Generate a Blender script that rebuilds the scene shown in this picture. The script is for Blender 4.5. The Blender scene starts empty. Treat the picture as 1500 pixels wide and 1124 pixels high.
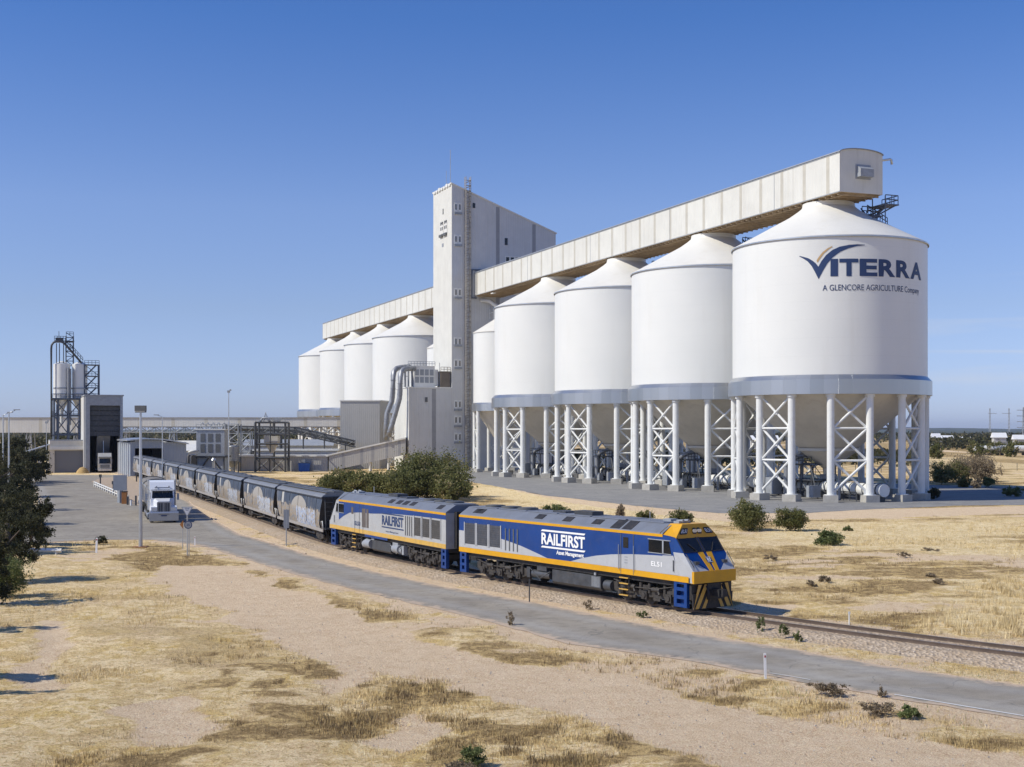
import bpy, math, random
import numpy as np
from mathutils import Vector, Matrix
random.seed(7); rng = np.random.default_rng(11)
S = bpy.context.scene; COL = S.collection
PI = math.pi; R_ = math.radians
F = 1900.0; HZ = 632.0; CH = 9.3          # camera constants: focal length in photo pixels, horizon row, height
def ground(px, py, z=0.0):                 # where a measured sight line meets height z
    D = (CH - z) * F / (py - HZ); return ((px - 750.0) / F * D, D)
def at(px, py, D): return ((px - 750.0) / F * D, D, CH - (py - HZ) * D / F)
# ------------------------------------------------------------ materials
def _mat(name):
    m = bpy.data.materials.new(name); m.use_nodes = True
    nt = m.node_tree; b = nt.nodes['Principled BSDF']
    return m, nt, b
def noise(nt, scale, detail=4, rough=.55, vec=None, dist=0):
    n = nt.nodes.new('ShaderNodeTexNoise'); n.inputs['Scale'].default_value = scale
    n.inputs['Detail'].default_value = detail; n.inputs['Roughness'].default_value = rough; n.inputs['Distortion'].default_value = dist
    if vec is not None: nt.links.new(vec, n.inputs['Vector'])
    return n.outputs['Fac']
def ramp(nt, fac, a, b, ca=(0,0,0,1), cb=(1,1,1,1)):
    r = nt.nodes.new('ShaderNodeValToRGB'); nt.links.new(fac, r.inputs[0])
    r.color_ramp.elements[0].position = a; r.color_ramp.elements[1].position = b
    r.color_ramp.elements[0].color = ca; r.color_ramp.elements[1].color = cb
    return r.outputs[0]
def mix(nt, fac, a, b, mode='MIX'):
    n = nt.nodes.new('ShaderNodeMix'); n.data_type = 'RGBA'; n.blend_type = mode
    for sock, v in ((0, fac), (6, a), (7, b)):
        if isinstance(v, (int, float)): n.inputs[sock].default_value = v
        elif isinstance(v, tuple): n.inputs[sock].default_value = v if len(v) == 4 else v + (1,)
        else: nt.links.new(v, n.inputs[sock])
    return n.outputs[2]
def mth(nt, op, a, b=None, c=None):
    n = nt.nodes.new('ShaderNodeMath'); n.operation = op
    for i, v in enumerate((a, b, c)):
        if v is None: continue
        if isinstance(v, (int, float)): n.inputs[i].default_value = v
        else: nt.links.new(v, n.inputs[i])
    return n.outputs[0]
def coords(nt, kind='Object', scale=None):
    t = nt.nodes.new('ShaderNodeTexCoord').outputs[kind]
    if scale:
        m = nt.nodes.new('ShaderNodeMapping'); m.inputs['Scale'].default_value = scale; nt.links.new(t, m.inputs['Vector']); t = m.outputs[0]
    return t
def xyz(nt, vec):
    s = nt.nodes.new('ShaderNodeSeparateXYZ'); nt.links.new(vec, s.inputs[0]); return s.outputs
def bump(nt, b, h, strength=.3, dist=.05):
    n = nt.nodes.new('ShaderNodeBump'); n.inputs['Strength'].default_value = strength; n.inputs['Distance'].default_value = dist
    nt.links.new(h, n.inputs['Height']); nt.links.new(n.outputs[0], b.inputs['Normal'])
def M(name, col, rough=.6, metal=0, var=.12, scale=1.2, dirt=None, dirt_amt=.4, stretch=None, bmp=0, bscale=20, spec=None):
    m, nt, b = _mat(name); v = coords(nt, 'Object', stretch)
    f = noise(nt, scale, 5, .6, v)
    dk = tuple(c * (1 - var) for c in col) + (1,); lt = tuple(min(1, c * (1 + var)) for c in col) + (1,)
    c = ramp(nt, f, .3, .7, dk, lt)
    if dirt:
        f2 = ramp(nt, noise(nt, scale * 1.7, 8, .7, v, 1.0), .5, .78)
        c = mix(nt, mth(nt, 'MULTIPLY', f2, dirt_amt), c, dirt)
    nt.links.new(c, b.inputs['Base Color'])
    b.inputs['Roughness'].default_value = rough; b.inputs['Metallic'].default_value = metal
    if spec is not None: b.inputs['Specular IOR Level'].default_value = spec
    if bmp: bump(nt, b, noise(nt, bscale, 6, .6, coords(nt)), bmp, .04)
    m['base'] = 1
    return m
def clad(name, col, axis=0, pitch=.25, rough=.55, streak=(.25,.2,.14), amt=.25, strength=.35):   # ribbed sheet cladding, ribs vertical
    m, nt, b = _mat(name); v = coords(nt); s = xyz(nt, v)
    f = noise(nt, .35, 5, .6, v)
    c = ramp(nt, f, .3, .7, tuple(x * .93 for x in col) + (1,), tuple(min(1, x * 1.04) for x in col) + (1,))
    st = ramp(nt, noise(nt, 1.0, 6, .65, coords(nt, 'Object', (1.3, 1.3, .06))), .52, .8)
    c = mix(nt, mth(nt, 'MULTIPLY', st, amt), c, streak)
    nt.links.new(c, b.inputs['Base Color']); b.inputs['Roughness'].default_value = rough
    w = mth(nt, 'SINE', mth(nt, 'MULTIPLY', s[axis], 2 * PI / pitch))
    bump(nt, b, w, strength, .03)
    return m
MT = {}
MT['white'] = M('white_paint', (.73,.73,.705), .45, 0, .03, .6, (.42,.34,.24), .25)
MT['offwhite'] = M('aged_white_paint', (.70,.69,.65), .5, 0, .05, .8, (.36,.28,.2), .35)
MT['galv'] = M('galvanised_steel', (.55,.57,.59), .38, .75, .14, .5, None)
MT['galv2'] = M('weathered_galvanised_steel', (.30,.31,.33), .5, .55, .2, 2.5, (.22,.18,.14), .3)
MT['steel'] = M('dark_steel', (.07,.075,.085), .5, .3, .3, 2.0, (.12,.09,.06), .5)
MT['bluesteel'] = M('blue_grey_painted_steel', (.09,.11,.15), .5, .1, .2, 2.0, (.15,.12,.09), .3)
MT['greysteel'] = M('grey_painted_steel', (.32,.34,.37), .5, .1, .15, 1.5, (.2,.17,.13), .4)
MT['black'] = M('black_underframe', (.022,.022,.024), .6, .1, .4, 3.0, (.13,.1,.075), .55)
MT['bogie'] = M('dusty_bogie_steel', (.05,.045,.042), .65, .2, .35, 4.0, (.18,.14,.10), .6)
MT['rubber'] = M('rubber', (.025,.025,.026), .8, 0, .3, 3.0, (.12,.1,.08), .4)
MT['glass'] = M('dark_glass', (.010,.012,.016), .08, 0, .2, 1.0)
MT['louvre'] = M('louvre_grey', (.13,.135,.14), .6, .3, .15, 4.0, (.16,.14,.12), .5)
MT['concrete'] = M('concrete', (.42,.40,.36), .9, 0, .12, 1.0, (.2,.17,.13), .4, bmp=.2)
MT['pale_conc'] = M('pale_concrete_cladding', (.56,.53,.47), .8, 0, .08, .8, (.3,.26,.2), .3)
MT['loco_blue'] = M('locomotive_blue_paint', (.002,.042,.205), .34, 0, .1, .8, (.12,.12,.14), .18)
MT['loco_grey'] = M('locomotive_grey_paint', (.43,.44,.46), .35, 0, .06, 1.0, (.25,.22,.18), .3)
MT['loco_dirty'] = M('worn_pale_grey_paint', (.40,.405,.41), .45, 0, .08, 1.5, (.32,.25,.18), .55)
MT['loco_roof'] = M('locomotive_roof_grey', (.165,.18,.215), .5, 0, .1, 1.0, (.13,.12,.11), .45)
MT['yellow'] = M('yellow_paint', (.66,.33,.006), .38, 0, .07, 1.5, (.3,.2,.08), .25)
MT['yellow_d'] = M('dusty_yellow_paint', (.60,.36,.07), .5, 0, .12, 2.5, (.4,.33,.25), .8)
MT['lettering'] = M('white_lettering', (.82,.82,.82), .5, 0, .02)
MT['navy'] = M('navy_lettering', (.020,.045,.13), .5, 0, .05)
MT['tan_letter'] = M('tan_logo_paint', (.50,.33,.15), .5, 0, .05)
MT['sign_grey'] = M('grey_sign_back', (.30,.32,.35), .5, .2, .08)
MT['red'] = M('red_paint', (.35,.03,.03), .5, 0, .08)
MT['orange'] = M('rust_orange_paint', (.30,.12,.03), .6, 0, .2, 2.0, (.1,.06,.03), .5)
MT['bluepaint'] = M('blue_paint', (.03,.12,.42), .5, 0, .1)
MT['wheel'] = M('polished_wheel_alloy', (.6,.6,.62), .3, .7, .05)
MT['chrome'] = M('chrome_bar', (.46,.48,.52), .22, .6, .05, 2)
MT['truck_white'] = M('white_truck_paint', (.78,.79,.82), .25, 0, .03, 1)
MT['cream'] = M('cream_truck_paint', (.62,.60,.54), .35, 0, .04, 1, (.3,.26,.2), .3)
MT['tarp'] = M('grey_tarpaulin', (.20,.185,.165), .8, 0, .18, 2.5, (.32,.28,.22), .4)
MT['tippers'] = M('dusty_trailer_paint', (.45,.41,.36), .55, 0, .08, 1.5, (.3,.24,.17), .5)
MT['bounce_soffit'] = M('bounce_tinted_soffit', (.36,.27,.17), .85, 0, .25, .9, (.16,.11,.07), .6, stretch=(.2,1,1))  # brown is tan light bounced off the ground, put into the colour
MT['hopper_cone'] = M('bounce_tinted_hopper_steel', (.62,.57,.48), .55, .05, .08, .35, (.4,.33,.25), .4)  # beige tint stands in for ground light bounced up onto the hoppers
MT['roof_cone'] = M('cream_silo_roof', (.72,.70,.645), .5, 0, .03, .25, (.6,.54,.42), .35)
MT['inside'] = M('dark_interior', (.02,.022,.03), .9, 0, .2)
MT['clad_white'] = clad('white_ribbed_cladding', (.66,.65,.60), 0, .6, amt=.25)
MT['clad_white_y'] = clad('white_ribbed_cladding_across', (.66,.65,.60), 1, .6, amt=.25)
MT['clad_shade'] = clad('shaded_ribbed_cladding', (.58,.58,.575), 0, .6, amt=.22)  # darker copy of the white cladding, shade of the unlit faces painted in
MT['clad_shed'] = clad('blue_grey_shed_cladding', (.34,.38,.43), 0, .5, amt=.15)
MT['clad_tan'] = clad('stone_grey_cladding', (.42,.41,.39), 0, .5, amt=.15)
MT['clad_pale'] = clad('pale_shed_cladding', (.60,.59,.56), 0, .5, amt=.2)
MT['strip'] = M('yellowed_translucent_strip', (.50,.47,.40), .5, 0, .08, 1.0)
MT['wagon_top'] = M('dark_wagon_roof', (.13,.135,.145), .55, .2, .15, 1.2, (.2,.17,.14), .4)
MT['seam'] = M('dark_panel_seam', (.30,.30,.31), .6, 0, .08, 1.0)
def door_mat():
    m, nt, b = _mat('slatted_roller_door'); s = xyz(nt, coords(nt))
    b.inputs['Base Color'].default_value = (.17,.18,.21,1); b.inputs['Roughness'].default_value = .55
    bump(nt, b, mth(nt, 'SINE', mth(nt, 'MULTIPLY', s[2], 2 * PI / .2)), .6, .04); return m
MT['roller'] = door_mat()
def silo_mat():
    m, nt, b = _mat('white_silo_shell'); v = coords(nt); s = xyz(nt, v)
    f = noise(nt, .12, 4, .55, v)
    c = ramp(nt, f, .3, .7, (.705,.710,.690,1), (.745,.745,.72,1))
    st = ramp(nt, noise(nt, 1.0, 6, .6, coords(nt, 'Object', (.5,.5,.04))), .55, .85)
    c = mix(nt, mth(nt, 'MULTIPLY', st, .26), c, (.52,.49,.43))
    # horizontal plate joints every 2.4 m
    j = mth(nt, 'LESS_THAN', mth(nt, 'FRACT', mth(nt, 'DIVIDE', s[2], 2.4)), .012)
    c = mix(nt, mth(nt, 'MULTIPLY', j, .22), c, (.45,.45,.44))
    nt.links.new(c, b.inputs['Base Color']); b.inputs['Roughness'].default_value = .38
    bump(nt, b, noise(nt, .35, 3, .5, v), .06, .4)
    return m
MT['silo'] = silo_mat()
def band_mat():
    m, nt, b = _mat('galvanised_ring_girder'); v = coords(nt); s = xyz(nt, v)
    ang = mth(nt, 'ARCTAN2', s[1], s[0])
    cell = mth(nt, 'FLOOR', mth(nt, 'MULTIPLY', ang, 48 / (2 * PI)))
    wn = nt.nodes.new('ShaderNodeTexWhiteNoise'); wn.noise_dimensions = '1D'; nt.links.new(cell, wn.inputs['W'])
    c = ramp(nt, wn.outputs['Value'], 0, 1, (.45,.465,.47,1), (.52,.535,.545,1))
    nt.links.new(c, b.inputs['Base Color']); b.inputs['Metallic'].default_value = .8; b.inputs['Roughness'].default_value = .28
    fr = mth(nt, 'FRACT', mth(nt, 'MULTIPLY', ang, 48 / (2 * PI)))
    bump(nt, b, mth(nt, 'LESS_THAN', fr, .04), .5, .03); return m
MT['band'] = band_mat()
# ------------------------------------------------------------ mesh building
class MB:
    def __init__(s): s.v = []; s.f = []; s.mi = []; s.sm = []; s.m = 0
    def add(s, vs, fs, smooth=False, mi=None):
        o = len(s.v); s.v += [tuple(v) for v in vs]
        for f in fs: s.f.append([i + o for i in f]); s.mi.append(s.m if mi is None else mi); s.sm.append(smooth)
    def box(s, c, d, rz=0, mi=None):
        cx, cy, cz = c; hx, hy, hz = d[0] / 2, d[1] / 2, d[2] / 2; ca, sa = math.cos(rz), math.sin(rz)
        vs = []
        for z in (-hz, hz):
            for x, y in ((-hx,-hy),(hx,-hy),(hx,hy),(-hx,hy)): vs.append((cx + x*ca - y*sa, cy + x*sa + y*ca, cz + z))
        s.add(vs, [(3,2,1,0),(4,5,6,7),(0,1,5,4),(1,2,6,5),(2,3,7,6),(3,0,4,7)], False, mi)
        return s
    def bb(s, x0, x1, y0, y1, z0, z1, mi=None): return s.box(((x0+x1)/2,(y0+y1)/2,(z0+z1)/2),(abs(x1-x0),abs(y1-y0),abs(z1-z0)),0,mi)
    def tube(s, a, b, r, n=8, r2=None, caps=True, mi=None):
        a, b = Vector(a), Vector(b); d = (b - a)
        if d.length < 1e-6: return s
        q = d.to_track_quat('Z', 'Y'); r2 = r if r2 is None else r2
        P = []
        for p, rr in ((a, r), (b, r2)):
            for i in range(n):
                t = 2 * PI * i / n; P.append(p + q @ Vector((rr*math.cos(t), rr*math.sin(t), 0)))
        s.add(P, [(i, (i+1) % n, n + (i+1) % n, n + i) for i in range(n)], n > 4, mi)
        if caps: s.add(P[:n], [tuple(range(n))[::-1]], False, mi); s.add(P[n:], [tuple(range(n))], False, mi)
        return s
    def bar(s, a, b, w, mi=None): return s.tube(a, b, w * .7071, 4, mi=mi)
    def path(s, pts, r, n=8, mi=None):
        pts = [Vector(p) for p in pts]; rings = []
        for i, p in enumerate(pts):
            d = (pts[min(i+1, len(pts)-1)] - pts[max(i-1, 0)]).normalized(); q = d.to_track_quat('Z', 'Y')
            rings.append([p + q @ Vector((r*math.cos(2*PI*k/n), r*math.sin(2*PI*k/n), 0)) for k in range(n)])
        vs = [v for g in rings for v in g]; fs = []
        for i in range(len(pts)-1):
            for k in range(n): fs.append((i*n+k, i*n+(k+1) % n, (i+1)*n+(k+1) % n, (i+1)*n+k))
        fs.append(tuple(range(n))[::-1]); fs.append(tuple((len(pts)-1)*n + k for k in range(n)))
        s.add(vs, fs, True, mi); return s
    def lathe(s, prof, n=48, c=(0,0,0), mi=None, split=True):
        for j in range(len(prof)-1):
            (r0, z0), (r1, z1) = prof[j], prof[j+1]; P = []
            for r, z in ((r0, z0), (r1, z1)):
                for i in range(n): t = 2*PI*i/n; P.append((c[0]+r*math.cos(t), c[1]+r*math.sin(t), c[2]+z))
            s.add(P, [(i, (i+1) % n, n+(i+1) % n, n+i) for i in range(n)], True, mi)
        return s
    def disc(s, c, r, axis='z', n=16, mi=None, t=.02):
        d = {'x': (t,0,0), 'y': (0,t,0), 'z': (0,0,t)}[axis]
        return s.tube((c[0]-d[0]/2, c[1]-d[1]/2, c[2]-d[2]/2), (c[0]+d[0]/2, c[1]+d[1]/2, c[2]+d[2]/2), r, n, mi=mi)
    def prism(s, poly, axis, a, b, mi=None, smooth=False):          # poly is 2-D; extruded along axis from a to b
        def p(u, w, t): return {'x': (t,u,w), 'y': (u,t,w), 'z': (u,w,t)}[axis]
        n = len(poly); P = [p(u,w,a) for u,w in poly]; Q = [p(u,w,b) for u,w in poly]
        s.add(P, [tuple(range(n))], False, mi); s.add(Q, [tuple(range(n))[::-1]], False, mi)
        s.add(P + Q, [(i, n+i, n+(i+1) % n, (i+1) % n) for i in range(n)], smooth, mi); return s
    def poly(s, vs, mi=None): s.add(vs, [tuple(range(len(vs)))], False, mi); return s
    def build_each(s, name, mats, parent=None):                       # one object per separate piece
        p = list(range(len(s.v)))
        def find(i):
            while p[i] != i: p[i] = p[p[i]]; i = p[i]
            return i
        seen = {}
        for i, v in enumerate(s.v):
            q = (round(v[0], 4), round(v[1], 4), round(v[2], 4))
            if q in seen: p[find(i)] = find(seen[q])
            else: seen[q] = i
        for f in s.f:
            for i in f[1:]: p[find(i)] = find(f[0])
        g = {}
        for k, f in enumerate(s.f): g.setdefault(find(f[0]), []).append(k)
        out = []
        for ks in g.values():
            m = MB(); mp = {}
            for k in ks:
                for i in s.f[k]:
                    if i not in mp: mp[i] = len(m.v); m.v.append(s.v[i])
                m.f.append([mp[i] for i in s.f[k]]); m.mi.append(s.mi[k]); m.sm.append(s.sm[k])
            out.append(m.build(name, mats, parent))
        return out
    def build(s, name, mats, parent=None, fix=True):
        me = bpy.data.meshes.new(name); me.from_pydata(s.v, [], s.f)
        for m in (mats if isinstance(mats, (list, tuple)) else [mats]): me.materials.append(m)
        me.polygons.foreach_set('material_index', s.mi); me.polygons.foreach_set('use_smooth', s.sm)
        me.update(); me.validate()
        if fix and len(s.f) < 60000:
            import bmesh
            bm = bmesh.new(); bm.from_mesh(me); bmesh.ops.recalc_face_normals(bm, faces=bm.faces); bm.to_mesh(me); bm.free()
        o = bpy.data.objects.new(name, me); COL.objects.link(o)
        if parent is not None: o.parent = parent
        return o
def tag(o, label=None, cat=None, group=None, kind=None):
    for k, v in (('label', label), ('category', cat), ('group', group), ('kind', kind)):
        if v: o[k] = v
    return o
def thing(name, loc, rz=0, label=None, cat=None, group=None):
    o = bpy.data.objects.new(name, None); o.empty_display_size = .5; COL.objects.link(o)
    o.location = loc if len(loc) == 3 else (loc[0], loc[1], 0); o.rotation_euler[2] = rz
    return tag(o, label, cat, group)
KIDS = {}
def dup(o, loc=None, rz=None, label=None, group=None, parent=None):
    c = o.copy(); COL.objects.link(c)
    if parent is not None: c.parent = parent
    for ch in [x for x in list(COL.objects) if x.parent == o] if o.name not in KIDS else KIDS[o.name]: dup(ch, parent=c)
    if loc is not None: c.location = loc if len(loc) == 3 else (loc[0], loc[1], 0)
    if rz is not None: c.rotation_euler[2] = rz
    if label: c['label'] = label
    if group: c['group'] = group
    return c
def glyphs(text, bold=0.0, spacing=1.0, res=4):
    cu = bpy.data.curves.new('t', 'FONT'); cu.body = text; cu.offset = bold; cu.space_character = spacing; cu.resolution_u = res
    ob = bpy.data.objects.new('t', cu); COL.objects.link(ob)
    dg = bpy.context.evaluated_depsgraph_get(); me = ob.evaluated_get(dg).to_mesh()
    vs = [(v.co.x, v.co.y) for v in me.vertices]; fs = [tuple(p.vertices) for p in me.polygons]
    ob.evaluated_get(dg).to_mesh_clear(); bpy.data.objects.remove(ob); bpy.data.curves.remove(cu)
    x0 = min(v[0] for v in vs); x1 = max(v[0] for v in vs); y0 = min(v[1] for v in vs); y1 = max(v[1] for v in vs)
    return [((x-x0)/(x1-x0), (y-y0)/(y1-y0)) for x, y in vs], fs
def sliced(vs, fs, n):                                                # cut flat glyphs into n upright slices so they can bend
    import bmesh
    bm = bmesh.new(); V = [bm.verts.new((x, y, 0)) for x, y in vs]
    for f in fs:
        try: bm.faces.new([V[i] for i in f])
        except ValueError: pass
    for k in range(1, n):
        bmesh.ops.bisect_plane(bm, geom=bm.verts[:]+bm.edges[:]+bm.faces[:], plane_co=(k/n,0,0), plane_no=(1,0,0), dist=1e-6)
    bm.verts.index_update(); out = [(v.co.x, v.co.y) for v in bm.verts], [tuple(v.index for v in f.verts) for f in bm.faces]; bm.free(); return out
def text(mb, s, fn, bold=0.0, spacing=1.0, mi=None, cut=0):         # fn maps the unit text box onto the surface
    vs, fs = glyphs(s, bold, spacing)
    if cut: vs, fs = sliced(vs, fs, cut)
    mb.add([fn(u, w) for u, w in vs], fs, False, mi)
def railing(mb, pts, h=1.1, post=1.5, r=.03, mi=None):
    for a, b in zip(pts[:-1], pts[1:]):
        a, b = Vector(a), Vector(b); n = max(1, int((b-a).length / post))
        for k in range(n+1): p = a.lerp(b, k/n); mb.bar(p, p + Vector((0,0,h)), r*2, mi)
        for z in (h, h*.5): mb.bar(a + Vector((0,0,z)), b + Vector((0,0,z)), r*2, mi)
    return mb
def truss(mb, a, b, h, w, bay, r, mi=None):                          # box truss between two points, chords h apart
    a, b = Vector(a), Vector(b); d = (b-a); n = max(1, int(d.length / bay)); side = Vector((d.y, -d.x, 0)).normalized() * (w/2)
    up = Vector((0,0,h))
    for sd in (-1, 1):
        for z in (0, 1): mb.bar(a + side*sd + up*z, b + side*sd + up*z, r*2, mi)
        for k in range(n):
            p, q = a.lerp(b, k/n) + side*sd, a.lerp(b, (k+1)/n) + side*sd
            mb.bar(p if k % 2 else p+up, q+up if k % 2 else q, r*1.4, mi); mb.bar(p, p+up, r*1.4, mi)
    for k in range(n+1):
        p = a.lerp(b, k/n); mb.bar(p-side, p+side, r*1.4, mi)
    return mb
# ------------------------------------------------------------ camera, light, sky
cam = bpy.data.cameras.new('camera'); co = bpy.data.objects.new('camera', cam); COL.objects.link(co); S.camera = co
cam.sensor_width = 36; cam.lens = 36 * F / 1500; co.location = (0, 0, CH); co.rotation_euler = (PI/2, 0, 0)
cam.shift_y = (HZ - 562) / 1500; cam.clip_start = .5; cam.clip_end = 20000
SUN_EL = 43.0; sv = Vector((-.953, -.300, math.tan(R_(SUN_EL)))).normalized()
sl = bpy.data.lights.new('sun', 'SUN'); sl.energy = 4.3; sl.angle = R_(.53); sl.color = (1, .95, .82)
so = bpy.data.objects.new('sun', sl); COL.objects.link(so); so.rotation_euler = sv.to_track_quat('Z', 'Y').to_euler(); so.location = (-60, -20, 90)
w = bpy.data.worlds.new('World'); S.world = w; w.use_nodes = True; nt = w.node_tree; bg = nt.nodes['Background']
sky = nt.nodes.new('ShaderNodeTexSky'); sky.sky_type = 'NISHITA'; sky.sun_disc = False; sky.sun_elevation = R_(SUN_EL)
sky.sun_rotation = math.atan2(sv.x, sv.y); sky.altitude = 10; sky.air_density = 1.0; sky.dust_density = .3; sky.ozone_density = 2.5
tc = nt.nodes.new('ShaderNodeTexCoord').outputs['Generated']; ss = xyz(nt, tc)
mp = nt.nodes.new('ShaderNodeMapping'); mp.inputs['Scale'].default_value = (1.2, 1.2, 22); nt.links.new(tc, mp.inputs[0])
cl = ramp(nt, noise(nt, 2.6, 6, .55, mp.outputs[0], .4), .50, .72)
lo = ramp(nt, ss[2], .012, .05); hi = ramp(nt, ss[2], .05, .13, (1,1,1,1), (0,0,0,1))
az = ramp(nt, mth(nt, 'DIVIDE', ss[0], ss[1]), .12, .45)
fac = mth(nt, 'MULTIPLY', mth(nt, 'MULTIPLY', cl, mth(nt, 'MULTIPLY', lo, hi)), mth(nt, 'MULTIPLY', az, .85))
hs = nt.nodes.new('ShaderNodeHueSaturation'); hs.inputs['Saturation'].default_value = 1.0; nt.links.new(sky.outputs[0], hs.inputs['Color'])
tr_ = nt.nodes.new('ShaderNodeValToRGB'); nt.links.new(ss[2], tr_.inputs[0]); el = tr_.color_ramp.elements
TINT = [(0.0,(.36,.45,.86)),(.016,(.40,.48,.84)),(.093,(.45,.47,.66)),(.168,(.47,.50,.69)),(.304,(.26,.41,.68)),(1,(.22,.38,.68))]
while len(el) < len(TINT): el.new(.5)
for e, (p_, c_) in zip(el, TINT): e.position = p_
for e, (p_, c_) in zip(el, TINT): e.color = c_ + (1,)
tm = nt.nodes.new('ShaderNodeVectorMath'); tm.operation = 'MULTIPLY'; nt.links.new(hs.outputs[0], tm.inputs[0]); nt.links.new(tr_.outputs[0], tm.inputs[1])
ts = nt.nodes.new('ShaderNodeVectorMath'); ts.operation = 'SCALE'; ts.inputs[3].default_value = 1.7; nt.links.new(tm.outputs[0], ts.inputs[0]); SKYC = ts.outputs[0]
nt.links.new(mix(nt, fac, SKYC, (6.2, 6.3, 6.6, 1)), bg.inputs['Color']); bg.inputs['Strength'].default_value = .11
S.view_settings.view_transform = 'Standard'; S.view_settings.look = 'None'; S.view_settings.gamma = 1; S.view_settings.exposure = 0
S.cycles.use_denoising = True; S.cycles.max_bounces = 6; S.cycles.diffuse_bounces = 3; S.cycles.glossy_bounces = 3; S.cycles.transparent_max_bounces = 6
# ------------------------------------------------------------ numpy noise and zones
def _hash(ix, iy, seed):
    h = (ix.astype(np.int64) * 374761393 + iy.astype(np.int64) * 668265263 + seed * 1442695041) & 0x7fffffff
    h = ((h ^ (h >> 13)) * 1274126177) & 0x7fffffff
    return ((h ^ (h >> 16)) & 0xffffff) / float(0xffffff)
def vn(x, y, s=0):
    ix, iy = np.floor(x), np.floor(y); fx, fy = x-ix, y-iy; fx = fx*fx*(3-2*fx); fy = fy*fy*(3-2*fy)
    a, b, c, d = _hash(ix, iy, s), _hash(ix+1, iy, s), _hash(ix, iy+1, s), _hash(ix+1, iy+1, s)
    return (a*(1-fx)+b*fx)*(1-fy) + (c*(1-fx)+d*fx)*fy
def fbm(x, y, sc, o=4, s=0):
    t = 0; amp = 1; n = 0
    for k in range(o): t = t + amp*vn(x*sc, y*sc, s+k*17); n += amp; amp *= .5; sc *= 2.03
    return t / n
def sdist(x, y, poly):                     # signed distance, positive inside
    P = np.array(poly, float); n = len(P); d = np.full(x.shape, 1e9); ins = np.zeros(x.shape, bool)
    for i in range(n):
        a, b = P[i], P[(i+1) % n]; e = b-a; t = np.clip(((x-a[0])*e[0]+(y-a[1])*e[1])/(e@e), 0, 1)
        d = np.minimum(d, np.hypot(x-a[0]-t*e[0], y-a[1]-t*e[1]))
        c = ((a[1] > y) != (b[1] > y)) & (x < (b[0]-a[0])*(y-a[1])/(b[1]-a[1]+1e-12)+a[0]); ins ^= c
    return np.where(ins, d, -d)
def G(pts): return [ground(*p) for p in pts]
def sstep(v, a, b): t = np.clip((v-a)/(b-a), 0, 1); return t*t*(3-2*t)
def path(s):
    x, y, h = 4.0, 72.7, R_(35.2); ds = .1 if s > 0 else -.1
    for i in range(int(round(abs(s)/.1))):
        x += math.sin(h)*ds; y -= math.cos(h)*ds
        if ds > 0: h += ds/150
        elif h > R_(21.15): h += ds/190
    return x, y, h
TRK = [path(s) for s in range(44, -245, -4)]
# road: near and far edges
near_px = [(1750,1086),(1500,1055),(1310,1023),(1200,1004),(1127,990),(1000,967),(833,943),(713,910),(617,887),(500,860),(430,841),(380,826),(333,811),(293,799),(225,791),(150,791),(100,793),(40,797),(-60,797)]
far_px = [(1750,1035),(1500,1005),(1300,977),(1167,953),(1000,927),(783,883),(640,858),(572,843),(516,830),(448,812),(380,791),(353,784),(313,762),(285,742),(262,722),(240,708),(220,700)]
ROAD = G(near_px) + G([(-60,742),(56,740),(56,734),(48,714),(38,700),(30,696)]) + G([(205,696)]) + G(far_px)[::-1]
ISLAND = G([(134,706),(150,712),(175,727),(200,741),(212,741),(214,720),(206,702),(188,699),(150,700)])
SILO_ROAD = G([(655,699),(677,704),(740,715),(800,726),(940,742),(1050,752),(1178,752),(1283,746),(1400,741),(1700,738),(1700,716),(1480,713),(1380,711),(1100,702),(800,690),(640,686)])
BARE = [G(p) for p in (
 [(225,826),(330,826),(400,850),(500,893),(640,947),(800,984),(930,998),(1000,1018),(1200,1058),(1320,1080),(1500,1112),(1700,1150),(1500,1220),(1150,1180),(1040,1120),(950,1088),(870,1050),(740,1020),(640,1000),(520,978),(420,945),(330,905),(250,865)],
 [(400,862),(520,872),(640,905),(760,935),(900,960),(1000,985),(1300,1035),(1500,1075),(1480,1090),(1200,1050),(900,985),(740,960),(620,925),(500,890)],
 [(150,1040),(260,1020),(300,1060),(280,1090),(200,1100)],
 [(430,1000),(520,970),(545,985),(470,1020)],[(590,1040),(650,1050),(640,1080),(590,1110),(520,1085)],
 [(60,905),(90,905),(85,1010),(20,1010)],
 [(690,703),(820,734),(950,752),(1060,764),(1400,756),(1600,750),(1600,739),(1060,751),(800,724)],
 [(1080,880),(1150,885),(1150,898),(1085,893)])]
BROWN = [G(p) for p in (
 [(315,975),(340,968),(440,972),(410,990),(340,1000)],[(320,1045),(400,1035),(470,1020),(600,1035),(560,1055),(480,1085),(380,1110),(310,1090)],
 [(500,990),(560,985),(640,1010),(690,1050),(600,1060),(540,1040)],[(700,1030),(800,1040),(900,1075),(880,1090),(740,1060)],[(230,1090),(300,1080),(330,1124),(240,1150)],
 [(700,1070),(900,1090),(1000,1130),(700,1160)],
 [(650,932),(760,950),(900,978),(1000,996),(1200,1040),(1330,1072),(1500,1100),(1500,1082),(1300,1046),(1000,984),(760,938)],[(1310,1062),(1500,1096),(1500,1112),(1330,1082)],[(150,800),(300,806),(420,850),(400,862),(330,838),(160,818)],[(860,955),(1100,985),(1090,1000),(880,968)])]
BROWN2 = [G(p) for p in ([(1080,800),(1500,830),(1500,860),(1100,840)],[(1085,880),(1180,870),(1300,880),(1250,925),(1130,905)])]
GOLD = [G(p) for p in ([(1120,770),(1500,760),(1500,815),(1150,800)],[(1400,850),(1700,840),(1700,935),(1400,915)],[(700,706),(860,735),(1000,745),(1060,760),(1060,790),(900,765),(700,725)])]
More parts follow.
